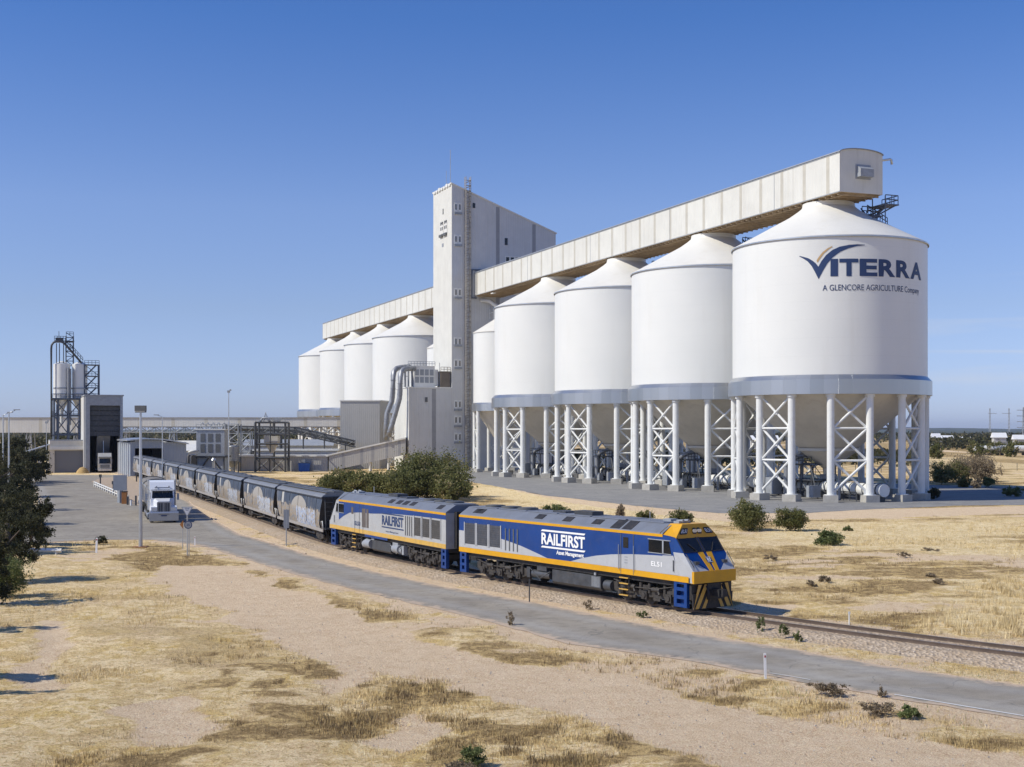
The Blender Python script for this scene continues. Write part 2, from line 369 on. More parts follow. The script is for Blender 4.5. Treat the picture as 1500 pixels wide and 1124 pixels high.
def dpath(x, y):
    P = np.array([(a, b) for a, b, c in TRK]); d = np.full(x.shape, 1e9)
    for i in range(len(P)-1):
        a, b = P[i], P[i+1]; e = b-a; t = np.clip(((x-a[0])*e[0]+(y-a[1])*e[1])/(e@e), 0, 1); d = np.minimum(d, np.hypot(x-a[0]-t*e[0], y-a[1]-t*e[1]))
    return d
def zones(x, y):
    near = 1-.6*sstep(y, 120, 240)
    w1x = (fbm(x, y, .22, 3, 3)-.5)*9*near + (fbm(x, y, 1.1, 3, 4)-.5)*2.6; w1y = (fbm(x, y, .22, 3, 13)-.5)*9*near + (fbm(x, y, 1.1, 3, 14)-.5)*2.6
    wob = (fbm(x, y, .5, 4, 23)-.5)*2
    xb, yb = x+w1x*.30, y+w1y*.30; xw, yw = x+w1x*1.1, y+w1y*1.1
    bare = np.zeros(x.shape)
    for i, p in enumerate(BARE): bare = np.maximum(bare, sstep(sdist(xb, yb, p)+wob*.35, -.35, .35)*(1.0 if i != 1 else .28))
    brown = np.zeros(x.shape); hole = sstep(fbm(x, y, .55, 4, 71), .40, .52)
    for p in BROWN: brown = np.maximum(brown, sstep(sdist(xw, yw, p)+1.3+wob*1.6, -.7, .9)*hole)
    for p in BROWN2: brown = np.maximum(brown, .9*sstep(sdist(xw, yw, p)+wob*3, -3, 4)*sstep(fbm(x*.45, y, .5, 4, 73), .42, .55))
    gold = np.zeros(x.shape)
    for p in GOLD: gold = np.maximum(gold, sstep(sdist(xw, yw, p)+wob*2, -3, 4))
    dr = sdist(x, y, ROAD); edge = sstep(dr + wob*1.2, -2.4, -.9)*sstep(fbm(x, y, .35, 3, 91), .30, .46)
    edge = np.maximum(edge, sstep(dr, -.6, -.2))
    dk = dpath(x, y); trk = 1-sstep(dk+wob*.8, 3.3, 4.6)
    rnd = sstep(fbm(x*.6, y, .16, 5, 40), .60, .68) * .65
    bare = np.clip(np.maximum(np.maximum(bare, edge*.9), np.maximum(trk*.75*sstep(fbm(x, y, .6, 4, 44), .36, .52), rnd*(1-gold))), 0, 1)
    b2 = sstep(fbm(x*.55, y, .30, 5, 60), .545, .62); b2r = sstep(fbm(x*.5, y, .34, 5, 61), .46, .56); right = sstep(x - (70-y)*.62, -2, 6)*sstep(y, 50, 60)
    verge = sstep(dr, -10, -7)*(1-sstep(dr, -2.5, -1.5))*(x+y*.0 > -30)*(dk > 3)*sstep(fbm(x*.7, y, .42, 5, 66), .35, .47)
    brown = np.clip(np.maximum(np.maximum(brown, np.maximum(b2*.5, b2r*right*.8)), np.maximum(verge*.9, sstep(y, 380, 560)))*(1-.55*gold), 0, 1)*(1-bare)
    return bare, brown, gold, dr, dk
# ------------------------------------------------------------ ground sheet
def axis_pts(segs):
    out = []
    for a, b, st in segs: out += list(np.arange(a, b, st))
    return np.array(out + [segs[-1][1]])
xs = axis_pts([(-9000,-1200,1300),(-1200,-300,90),(-300,-120,12),(-120,-45,3),(-45,50,.55),(50,120,2.5),(120,300,10),(300,1200,90),(1200,9000,1300)])
ys = axis_pts([(-300,0,30),(0,26,5),(26,96,.5),(96,170,1.2),(170,330,5),(330,1500,60),(1500,16000,1450)])
X, Y = np.meshgrid(xs, ys); bare, brown, gold, dr, dk = zones(X, Y)
relief = ((fbm(X, Y, .12, 3, 5)-.5)*.5 + (fbm(X, Y, .8, 3, 9)-.5)*.16)
flat = sstep(-dr, .2, 3.0) * sstep(dk, 2.5, 6) * (1-sstep(sdist(X, Y, SILO_ROAD), -6, -1)) * (1-sstep(Y, 95, 150))
relief = relief*flat*(.35+.65*(1-bare))
hump = -.012 - .03*flat + relief + .10*flat*(1-bare)*fbm(X, Y, 1.6, 2, 12)
hump -= .28*(1-sstep(np.abs(X), 0, 1e9))*0
V = np.stack([X.ravel(), Y.ravel(), hump.ravel()], 1); nx, ny = len(xs), len(ys)
idx = np.arange(nx*ny).reshape(ny, nx); Q = np.stack([idx[:-1,:-1], idx[:-1,1:], idx[1:,1:], idx[1:,:-1]], -1).reshape(-1, 4)
me = bpy.data.meshes.new('ground'); me.from_pydata(V.tolist(), [], Q.tolist())
at_ = me.attributes.new('cover', 'FLOAT_COLOR', 'POINT')
at_.data.foreach_set('color', np.stack([bare.ravel(), brown.ravel(), gold.ravel(), np.ones(nx*ny)], 1).astype(np.float32).ravel())
me.polygons.foreach_set('use_smooth', [True]*len(Q))
go = bpy.data.objects.new('ground', me); COL.objects.link(go); tag(go, kind='structure')
def ground_mat():
    m, nt, b = _mat('dry_ground'); v = coords(nt)
    a = nt.nodes.new('ShaderNodeAttribute'); a.attribute_name = 'cover'
    sep = nt.nodes.new('ShaderNodeSeparateColor'); nt.links.new(a.outputs['Color'], sep.inputs[0])
    n1 = noise(nt, .22, 6, .65, v); n2 = noise(nt, 1.1, 8, .74, v, .8); n3 = noise(nt, 4.2, 7, .78, v, .4); n4 = noise(nt, 16, 5, .8, v); n5 = noise(nt, .75, 4, .6, coords(nt, 'Object', (1, .14, 1)))
    def edge(f, lo=.36, hi=.64, k=1.3):
        s = mth(nt, 'ADD', f, mth(nt, 'MULTIPLY', mth(nt, 'SUBTRACT', mth(nt, 'ADD', mth(nt, 'MULTIPLY', n2, .5), mth(nt, 'MULTIPLY', n3, .5)), .5), k)); return ramp(nt, s, lo, hi)
    grass = mix(nt, ramp(nt, n1, .38, .62), (.62,.46,.20), (.64,.50,.32))
    grass = mix(nt, mth(nt, 'MULTIPLY', ramp(nt, n2, .46, .56), .85), grass, (.84,.70,.46))
    grass = mix(nt, mth(nt, 'MULTIPLY', ramp(nt, n5, .50, .68), .45), grass, (.58,.44,.30))
    grass = mix(nt, mth(nt, 'MULTIPLY', ramp(nt, n3, .52, .59), .72), grass, (.34,.24,.105))  # dark specks painted in as shadows of the grass clumps
    soil = mix(nt, ramp(nt, n2, .38, .62), (.62,.475,.335), (.72,.585,.435))
    soil = mix(nt, mth(nt, 'MULTIPLY', ramp(nt, n3, .57, .64), .45), soil, (.46,.335,.22))
    brw = mix(nt, ramp(nt, n3, .44, .58), (.21,.15,.075), (.42,.31,.165)); brw = mix(nt, mth(nt, 'MULTIPLY', ramp(nt, n2, .49, .57), .8), brw, (.62,.47,.24))
    gld = mix(nt, ramp(nt, n2, .40, .60), (.66,.51,.27), (.86,.74,.50)); gld = mix(nt, mth(nt, 'MULTIPLY', ramp(nt, n3, .53, .60), .6), gld, (.42,.30,.15))
    c = mix(nt, edge(sep.outputs[2]), grass, gld)
    c = mix(nt, edge(sep.outputs[1], .40, .62, 1.6), c, brw)
    c = mix(nt, edge(sep.outputs[0], .40, .60), c, soil)
    c = mix(nt, .7, c, ramp(nt, n4, .36, .58, (.22,.22,.22,1), (.74,.74,.74,1)), 'OVERLAY')
    hv = nt.nodes.new('ShaderNodeVectorMath'); hv.operation = 'MULTIPLY'; nt.links.new(c, hv.inputs[0]); hv.inputs[1].default_value = (1.07, 1.01, .91); c = hv.outputs[0]
    nt.links.new(c, b.inputs['Base Color']); b.inputs['Roughness'].default_value = 1; b.inputs['Specular IOR Level'].default_value = .1
    h = mth(nt, 'ADD', mth(nt, 'MULTIPLY', n3, .7), mth(nt, 'MULTIPLY', n4, .3)); bump(nt, b, h, 1.0, .16)
    return m
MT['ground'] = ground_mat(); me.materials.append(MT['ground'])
# ------------------------------------------------------------ roads, island, pads
def sheet(name, poly, z, mat, sub=True):
    import bmesh
    bm = bmesh.new(); vs = [bm.verts.new((x, y, z)) for x, y in poly]; f = bm.faces.new(vs)
    bmesh.ops.triangulate(bm, faces=[f]); me = bpy.data.meshes.new(name); bmesh.ops.recalc_face_normals(bm, faces=bm.faces)
    for f in bm.faces:
        if f.normal.z < 0: f.normal_flip()
    bm.to_mesh(me); bm.free(); me.materials.append(mat)
    o = bpy.data.objects.new(name, me); COL.objects.link(o); tag(o, kind='structure'); return o
def ragged(poly, step=1.2, amp=.18, seed=1):
    out = []
    for i in range(len(poly)):
        a, b = poly[i], poly[(i+1) % len(poly)]; L = math.hypot(b[0]-a[0], b[1]-a[1]); n = max(1, int(L/step)) if L < 400 else 1
        for k in range(n):
            t = k/n; x, y = a[0]+(b[0]-a[0])*t, a[1]+(b[1]-a[1])*t
            r = random.Random(seed*7919+len(out)); out.append((x+r.uniform(-amp, amp), y+r.uniform(-amp, amp)))
    return out
def asphalt(name, a, bcol, scale=.25):
    m, nt, b = _mat(name); v = coords(nt); n1 = noise(nt, scale, 6, .6, v, .5); n2 = noise(nt, 30, 3, .7, v); n3 = noise(nt, 1.3, 5, .6, v)
    c = mix(nt, ramp(nt, n1, .35, .65), a, bcol); c = mix(nt, mth(nt, 'MULTIPLY', ramp(nt, n3, .47, .66), .5), c, tuple(x*.72 for x in a))
    c = mix(nt, .3, c, ramp(nt, n2, .3, .7, (.25,.25,.25,1), (1,1,1,1)), 'OVERLAY')
    vo = nt.nodes.new('ShaderNodeTexVoronoi'); vo.feature = 'DISTANCE_TO_EDGE'; vo.inputs['Scale'].default_value = .16
    nd = nt.nodes.new('ShaderNodeVectorMath'); nd.operation = 'ADD'; nt.links.new(v, nd.inputs[0])
    nn = nt.nodes.new('ShaderNodeTexNoise'); nn.inputs['Scale'].default_value = .5; nt.links.new(v, nn.inputs['Vector'])
    sc = nt.nodes.new('ShaderNodeVectorMath'); sc.operation = 'SCALE'; sc.inputs[3].default_value = 3; nt.links.new(nn.outputs['Color'], sc.inputs[0]); nt.links.new(sc.outputs[0], nd.inputs[1])
    nt.links.new(nd.outputs[0], vo.inputs['Vector'])
    c = mix(nt, mth(nt, 'MULTIPLY', mth(nt, 'LESS_THAN', vo.outputs['Distance'], .006), .35), c, (.07,.07,.07))
    nt.links.new(c, b.inputs['Base Color']); b.inputs['Roughness'].default_value = .88; bump(nt, b, n2, .3, .02); return m
MT['asphalt'] = asphalt('asphalt', (.235,.205,.162), (.315,.28,.225)); MT['asphalt2'] = asphalt('silo_road_asphalt', (.20,.195,.19), (.27,.26,.24))
def road_sheet():
    import bmesh
    bm = bmesh.new(); f = bm.faces.new([bm.verts.new((x, y, .006)) for x, y in ragged(ROAD, .9, .12)]); bmesh.ops.triangulate(bm, faces=[f])
    for k in range(36, 132, 1): bmesh.ops.bisect_plane(bm, geom=bm.verts[:]+bm.edges[:]+bm.faces[:], plane_co=(0,k*1.0+.3,0), plane_no=(0,1,0), dist=1e-5)
    for k in range(132, 284, 3): bmesh.ops.bisect_plane(bm, geom=bm.verts[:]+bm.edges[:]+bm.faces[:], plane_co=(0,k*1.0+.3,0), plane_no=(0,1,0), dist=1e-5)
    for k in range(-108, 34, 2): bmesh.ops.bisect_plane(bm, geom=bm.verts[:]+bm.edges[:]+bm.faces[:], plane_co=(k*1.0+.4,0,0), plane_no=(1,0,0), dist=1e-5)
    for f in bm.faces:
        if f.normal.z < 0: f.normal_flip()
    me = bpy.data.meshes.new('road'); bm.to_mesh(me); bm.free(); co_ = np.empty(len(me.vertices)*3); me.vertices.foreach_get('co', co_); co_ = co_.reshape(-1,3)
    d = sdist(co_[:,0], co_[:,1], ROAD); a = me.attributes.new('inset', 'FLOAT', 'POINT'); a.data.foreach_set('value', np.clip(d, 0, 20).astype(np.float32))
    z = .006+.02*np.clip(d/.8, 0, 1); co_[:,2] = z; me.vertices.foreach_set('co', co_.ravel())
    m = MT['asphalt']; nt = m.node_tree; b = nt.nodes['Principled BSDF']; src = b.inputs['Base Color'].links[0].from_socket
    at_ = nt.nodes.new('ShaderNodeAttribute'); at_.attribute_name = 'inset'; v = coords(nt)
    e = mth(nt, 'ADD', at_.outputs['Fac'], mth(nt, 'MULTIPLY', mth(nt, 'SUBTRACT', noise(nt, .9, 7, .75, v), .5), 3.4))
    c = mix(nt, ramp(nt, e, .10, .55, (1,1,1,1), (0,0,0,1)), src, (.50,.385,.28))
    lane = ramp(nt, mth(nt, 'ABSOLUTE', mth(nt, 'SUBTRACT', at_.outputs['Fac'], 1.3)), .1, .9, (1,1,1,1), (0,0,0,1)); c = mix(nt, mth(nt, 'MULTIPLY', lane, .22), c, (.44,.44,.44))
    nt.links.new(c, b.inputs['Base Color']); me.materials.append(m); o = bpy.data.objects.new('road', me); COL.objects.link(o); tag(o, kind='structure')
road_sheet()
sheet('silo_road', ragged(SILO_ROAD, 2, .3, 2), .008, MT['asphalt2'])
MT['soil'] = M('pale_gravel_soil', (.44,.34,.245), 1, 0, .15, 1.5, (.27,.2,.12), .6, bmp=.4, bscale=9)
sheet('island_gravel', ragged(ISLAND, 1.2, .25, 4), .035, MT['soil'])
kb = MB()
kp = G([(38,697),(48,714),(53,726),(57,736),(60,750),(61,764)]) 
for a, b in zip(kp[:-1], kp[1:]): kb.bar((a[0],a[1],.06), (b[0],b[1],.06), .16)
tag(kb.build('kerb', MT['concrete']), kind='structure')
ke = MB(); kp = G([(262,722),(285,742),(313,762),(353,784),(380,791),(448,812)])
for a, b in zip(kp[:-1], kp[1:]): ke.bar((a[0],a[1],.03), (b[0],b[1],.03), .10)
tag(ke.build('kerb', MT['soil']), kind='structure')
# worn white edge line along the near side of the road
def edge_line(pts, wd, name):
    mb = MB(); P = G(pts)
    for a, b in zip(P[:-1], P[1:]):
        d = Vector((b[0]-a[0], b[1]-a[1], 0)).normalized(); n = Vector((-d.y, d.x, 0))*wd/2
        A, B = Vector((a[0],a[1],.034)), Vector((b[0],b[1],.034)); mb.poly([A-n, B-n, B+n, A+n])
    return tag(mb.build(name, MT['offwhite']), kind='structure')
edge_line([(1500,1050),(1420,1037),(1310,1018.5)], .12, 'road_marking')
edge_line([(1187,997),(1150,990.5),(1127,987)], .08, 'road_marking')
edge_line([(268,750),(296,750)], .25, 'road_marking'); edge_line([(264,762),(300,762)], .25, 'road_marking'); edge_line([(38,779),(62,779)], .25, 'road_marking')
# ------------------------------------------------------------ railway
def strip_mesh(name, prof, mat, pts, closed=False, kind='structure', smooth=False):
    mb = MB(); n = len(prof); vs = []; fs = []
    for x, y, h in pts:
        c, s = math.cos(h), math.sin(h)                   # (c, s) points to the far side of the track
        for o, z in prof: vs.append((x + c*o, y + s*o, z))
    for i in range(len(pts)-1):
        for k in range(n if closed else n-1):
            fs.append((i*n+k, i*n+(k+1) % n, (i+1)*n+(k+1) % n, (i+1)*n+k))
    mb.add(vs, fs, smooth); o = mb.build(name, mat, fix=False); 
    if kind: tag(o, kind=kind)
    return o
FT = [path(s) for s in np.arange(44, -246, -1.5)]
def ballast_mat():
    m, nt, b = _mat('ballast_stone'); v = coords(nt)
    vo = nt.nodes.new('ShaderNodeTexVoronoi'); vo.inputs['Scale'].default_value = 7; nt.links.new(v, vo.inputs['Vector'])
    c = ramp(nt, vo.outputs['Color'], 0, 1, (.25,.185,.125,1), (.60,.485,.36,1)); n2 = noise(nt, .6, 5, .6, v)
    c = mix(nt, mth(nt, 'MULTIPLY', ramp(nt, n2, .4, .6), .75), c, (.42,.31,.20)); nt.links.new(c, b.inputs['Base Color'])
    b.inputs['Roughness'].default_value = .95; bump(nt, b, vo.outputs['Distance'], 1.0, .08); return m
MT['ballast'] = ballast_mat()
strip_mesh('ballast', [(-3.0,-.10),(-2.6,.0),(-1.5,.25),(1.5,.25),(2.5,.0),(3.0,-.10)], MT['ballast'], FT, smooth=False)
RZ = .40
def rail_prof(o): return [(o-.07,RZ-.16),(o+.07,RZ-.16),(o+.07,RZ-.13),(o+.02,RZ-.12),(o+.02,RZ-.05),(o+.036,RZ-.04),(o+.036,RZ),(o-.036,RZ),(o-.036,RZ-.04),(o-.02,RZ-.05),(o-.02,RZ-.12),(o-.07,RZ-.13)]
MT['rail'] = M('worn_rail_steel', (.16,.12,.095), .45, .5, .2, 2); MT['railtop'] = M('bright_rail_head', (.35,.34,.33), .3, .8, .1, 2)
tr = thing('railway_track', (20, 52, 0), 0, 'single railway track curving past the asphalt road in front of the train', 'railway track')
for o in (-.75, .75):
    r = strip_mesh('rail', rail_prof(o), MT['rail'], FT, True, None); r.parent = tr; r.location = (-20,-52,0)
    t = strip_mesh('rail_head', [(o-.03, RZ+.004), (o+.03, RZ+.004)], MT['railtop'], FT, False, None); t.parent = r
def slee(s0, s1, st):
    out = []; s = s0
    while s > s1: out.append(path_fast(s)); s -= st
    return out
_T = {}
def path_fast(s):
    k = round(s/.1)
    return _T[k]
x, y, h = 4.0, 72.7, R_(35.2); _T[0] = (x, y, h)
for k in range(1, 460):
    x += math.sin(h)*.1; y -= math.cos(h)*.1; h += .1/150; _T[k] = (x, y, h)
x, y, h = 4.0, 72.7, R_(35.2)
for k in range(1, 2500):
    x -= math.sin(h)*.1; y += math.cos(h)*.1
    if h > R_(21.15): h -= .1/190
    _T[-k] = (x, y, h)
MT['sleeper'] = M('weathered_sleepers', (.20,.15,.11), .9, 0, .25, 3)
sm = MB().box((0,0,0), (2.6,.24,.16)).build('sleeper', MT['sleeper'], tr)
first = True
for x, y, h in slee(38, -2, .7):
    o = sm if first else sm.copy()
    if not first: COL.objects.link(o)
    first = False; o.location = (x-20, y-52, RZ-.24); o.rotation_euler[2] = h
mb = MB()
for x, y, h in slee(-2, -240, 1.4): mb.box((x-20, y-52, RZ-.24), (2.6, .24, .16), h)
tag(mb.build('sleepers', MT['sleeper'], tr), kind='stuff')
# ------------------------------------------------------------ silo row
TH = math.atan2(750, F); P1 = Vector((44.65, 183.0, 0)); DV = Vector((-math.sin(TH), math.cos(TH), 0)); RRZ = math.atan2(DV.y, DV.x); SP = 31.75
def row(u, v=0.0): p = P1 + DV*u + Vector((-DV.y, DV.x, 0))*v; return (p.x, p.y, 0)       # v > 0 is the sunlit near side
RS, ZB, ZT, ZE, ZN = 13.35, 14.2, 16.7, 35.0, 41.3
def pol(r, a, z): return (r*math.cos(a), r*math.sin(a), z)
LEG0 = R_(-102.5) - RRZ
def make_silo():
    t = thing('grain_silo', row(0), RRZ)
    MB().lathe([(RS,ZT-.1),(RS,ZE)], 96).build('shell', MT['silo'], t)
    rf = MB()
    prof = [(RS+.12,ZE-.12),(RS+.12,ZE+.08),(RS*.80,ZE+1.55),(RS*.6,ZE+3.0),(RS*.42,ZE+4.3),(4.3,ZE+5.2),(3.7,ZE+5.7),(3.6,ZN-.2),(3.6,ZN),(0,ZN)]
    rf.lathe(prof, 72); r = rf.build('roof', MT['roof_cone'], t)
    MB().lathe([(RS+.16,ZE-.20),(RS+.22,ZE-.16),(RS+.22,ZE-.02),(RS+.12,ZE+.02)], 72).build('eave_rim', MT['galv'], r)
    MB().lathe([(RS+.04,ZT+.05),(RS+.62,ZT-.55),(RS+.62,ZB),(RS-.5,ZB),(RS-.5,ZB+.2)], 96).build('ring_girder', MT['band'], t)
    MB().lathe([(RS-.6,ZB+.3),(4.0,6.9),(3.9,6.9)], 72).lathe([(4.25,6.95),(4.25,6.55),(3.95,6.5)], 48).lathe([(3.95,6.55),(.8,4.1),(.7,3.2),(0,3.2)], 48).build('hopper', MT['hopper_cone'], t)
    mb = MB(); mb.tube((0,0,3.25),(0,0,2.1),.55,12); mb.box((0,0,2.9),(1.8,1.6,.7)); mb.tube((1.0,0,3.0),(1.8,0,3.0),.2,8); mb.build('outlet_gate', MT['galv2'], t)
    RL = RS-.25; leg = None
    for i in range(16):
        a = LEG0 + i*PI/8; p = pol(RL, a, 0)
        if leg is None:
            leg = MB().tube((0,0,.9),(0,0,ZB),.49,20).tube((0,0,.88),(0,0,1.0),.85,16).tube((0,0,ZB-.35),(0,0,ZB-.01),.66,16).build('leg', MT['white'], t)
            ft = MB().box((0,0,.42),(1.9,1.9,1.0)).build('footing', MT['concrete'], leg); leg.location = p; leg.rotation_euler[2] = a
        else:
            l = leg.copy(); COL.objects.link(l); l.location = p; l.rotation_euler[2] = a; f = ft.copy(); COL.objects.link(f); f.parent = l
    ch = 2*RL*math.sin(PI/16)
    br = MB(); zs = [1.3, 5.45, 9.7, 13.9]; h = ch/2-.45
    for k in range(3):
        br.tube((-h,0,zs[k]+.15),(h,0,zs[k+1]-.15),.175,8); br.tube((-h,.2,zs[k+1]-.15),(h,.2,zs[k]+.15),.175,8)
        if k: br.tube((-h,0,zs[k]),(h,0,zs[k]),.15,8)
        for sx in (-1,1): br.box((sx*(h-.05),.05,zs[k]+.05),(.5,.06,.7))
        br.box((0,.08,(zs[k]+zs[k+1])/2),(.5,.3,.5))
    bo = None
    for i in range(0, 16, 2):
        a = LEG0 + (i+.5)*PI/8; p = pol(RL*math.cos(PI/16), a, 0)
        o = br.build('bracing', MT['white'], t) if bo is None else bo.copy()
        if bo is not None: COL.objects.link(o)
        else: bo = o
        o.location = p; o.rotation_euler[2] = a+PI/2
    return t
silo0 = make_silo()
SILO_LABELS = {0: 'nearest white silo carrying the big navy company lettering on its shell',
 1: 'white silo directly behind the lettered one, second along the near row', 2: 'third white silo along the near row, midway between the lettered silo and the tower',
 3: 'fourth white silo of the near row, the last full-size one before the tower',
 6: 'first big white silo beyond the tower, partly hidden by the ducts and dust filter', 7: 'second white silo beyond the tower, rising over the low grey annexe',
 8: 'third white silo beyond the tower, next to the farthest one', 9: 'farthest white silo at the left end of the row under the gallery end'}
silo0['label'] = SILO_LABELS[0]; silo0['category'] = 'silo'; silo0['group'] = 'large white silos in one row'
for k in (1,2,3,6,7,8,9): dup(silo0, row(k*SP), RRZ, SILO_LABELS[k])
# ladder and walkway on top of each silo roof, side away from the sun (separate part copies)
# lettering on the nearest silo
dist = math.hypot(P1.x, P1.y); VA = math.atan2(-P1.y, -P1.x)
def onsilo(px, py, r=RS+.03):
    phi = math.atan((px-750)/F); bear = math.atan2(P1.x, P1.y); rel = phi-bear; b = math.asin(max(-.999, min(.999, dist*math.sin(rel)/r))) - rel
    D = (dist*math.cos(rel) - math.sqrt(max(0, r*r-(dist*math.sin(rel))**2))) * math.cos(phi)
    return VA + b, CH - (py-HZ)*D/F                       # angle on the shell and height
def wrap(a, z, r=RS+.035): return (r*math.cos(a-RRZ), r*math.sin(a-RRZ), z)
a0, _ = onsilo(1216.5, 400); a1, _ = onsilo(1350, 400); _, z1 = onsilo(1218, 379.5); _, z0 = onsilo(1218, 405)
lt = MB(); words_ = 'ITERRA'; wd = [.075,.175,.175,.185,.185,.205]; cur = 0
for chh, wch in zip(words_, wd):
    x0, x1 = cur, cur+wch; pad = .011
    vs, fs = sliced(*glyphs(chh, .040), 8)
    # letters subdivided only by their own outline; narrow enough to follow the shell
    lt.add([wrap(a0+(a1-a0)*(x0+(x1-x0-pad)*u), z0+(z1-z0)*w_) for u, w_ in vs], fs); cur = x1
def strip2(mb, top, bot):
    T = [wrap(*onsilo(*p)) for p in top]; B = [wrap(*onsilo(*p)) for p in bot]; n = len(T)
    mb.add(T+B, [(i, n+i, n+i+1, i+1) for i in range(n-1)])
strip2(lt, [(1171,375),(1177,376.5),(1184,378.5),(1190,382),(1195,386),(1198.8,391)], [(1171,376),(1176,378.5),(1183,383),(1189,390),(1194,399),(1199,409)])
strip2(lt, [(1198.8,391),(1203,383),(1210,374),(1219,366.5),(1230,361.5),(1244,358.8),(1256,358),(1267,358.6)], [(1199,409),(1205.5,397),(1212,386),(1220,377),(1231,369),(1244,363.5),(1256,360.6),(1267,359.4)])
lo_ = lt.build('lettering', MT['navy'], silo0, fix=False)
l2 = MB(); strip2(l2, [(1196,382),(1199,377),(1205,369.5),(1212,364),(1219,360.5)], [(1197.5,385),(1200.5,380),(1206.5,372),(1213,366),(1219,362)])
l2.build('logo_arc', MT['tan_letter'], lo_, fix=False)
b0, _ = onsilo(1205, 424); b1, _ = onsilo(1346, 424); _, y1 = onsilo(1230, 416.5); _, y0 = onsilo(1230, 426)
l3 = MB(); text(l3, 'A GLENCORE AGRICULTURE Company', lambda u, w_: wrap(b0+(b1-b0)*u, y0-.22+(y1-y0+.18)*w_), .002, cut=60)
l3.build('tagline', MT['navy'], silo0, fix=False)
# roof ladders / stair frames behind the necks of the near silos, and a cable post
def roof_stair(k):
    mb = MB(); railing(mb, [(-1.5,-4.6,ZE+4.9),(-1.5,-7.6,ZE+4.9),(1.5,-7.6,ZE+4.9)], 1.2, 1, .05); mb.bb(-2,2,-7.8,-4.4,ZE+4.75,ZE+4.9)
    for q in range(5): mb.bar((-1.6+q*.8,-7.6,ZE+2.2),(-1.6+q*.8,-7.6,ZE+4.8),.1)
    mb.bar((0,-5.5,ZN-.2),(0,-9.5,ZE+2.0),.18); railing(mb, [(-4,-3.6,ZN-1.6),(-4,-7,ZE+3.1)], 1.1, .8, .05)
    return mb
rs_ = roof_stair(0).build('roof_walkway', MT['bluesteel'], silo0)
for o in [o for o in COL.objects if o.name.startswith('grain_silo.')]:
    c = rs_.copy(); COL.objects.link(c); c.parent = o
# two smaller bins either side of the tower
def small_bin(u, v, r, ze, label):
    t = thing('storage_bin', row(u, v), RRZ, label, 'silo', 'small white bins beside the tower')
    MB().lathe([(r,ZB+1.2),(r,ze)], 64).build('shell', MT['silo'], t)
    MB().lathe([(r+.15,ze-.1),(r+.15,ze+.05),(1.2,ze+r*.55),(1.2,ze+r*.55+.9),(0,ze+r*.55+.9)], 48).build('roof', MT['roof_cone'], t)
    MB().lathe([(r+.04,ZB+1.6),(r+.35,ZB+1.3),(r+.35,ZB-.3),(r-.4,ZB-.3)], 64).build('ring_girder', MT['band'], t)
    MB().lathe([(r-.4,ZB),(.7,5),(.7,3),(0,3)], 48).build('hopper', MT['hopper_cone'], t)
    br = MB(); RL = r-.1; n = 8; leg = None; bo = None
    for i in range(n):
        a = LEG0 + i*2*PI/n; p = pol(RL, a, 0)
        if leg is None:
            leg = MB().tube((0,0,.7),(0,0,ZB-.3),.45,16).build('leg', MT['white'], t); ft = MB().box((0,0,.35),(1.5,1.5,.8)).build('footing', MT['concrete'], leg)
        else:
            l = leg.copy(); COL.objects.link(l); f = ft.copy(); COL.objects.link(f); f.parent = l; l.location = p; l.rotation_euler[2] = a; continue
        leg.location = p; leg.rotation_euler[2] = a
    ch = 2*RL*math.sin(PI/n); h = ch/2-.35; zs = [1.2,5.4,9.6,13.6]
    for k in range(3):
        br.tube((-h,0,zs[k]),(h,0,zs[k+1]),.12,8); br.tube((-h,.14,zs[k+1]),(h,.14,zs[k]),.12,8); br.tube((-h,0,zs[k]),(h,0,zs[k]),.12,8)
    for i in range(0, n, 2):
        a = LEG0 + (i+.5)*2*PI/n; o = br.build('bracing', MT['white'], t) if bo is None else bo.copy()
        if bo is not None: COL.objects.link(o)
        else: bo = o
        o.location = pol(RL*math.cos(PI/n), a, 0); o.rotation_euler[2] = a+PI/2
    return t
small_bin(125.0, 0.3, 7.4, 31.9, 'smaller white bin on braced legs tucked between the fourth silo and the tower')
small_bin(162.0, 0, 7.0, 30.6, 'smaller white bin mostly hidden behind the tower and dust filter')
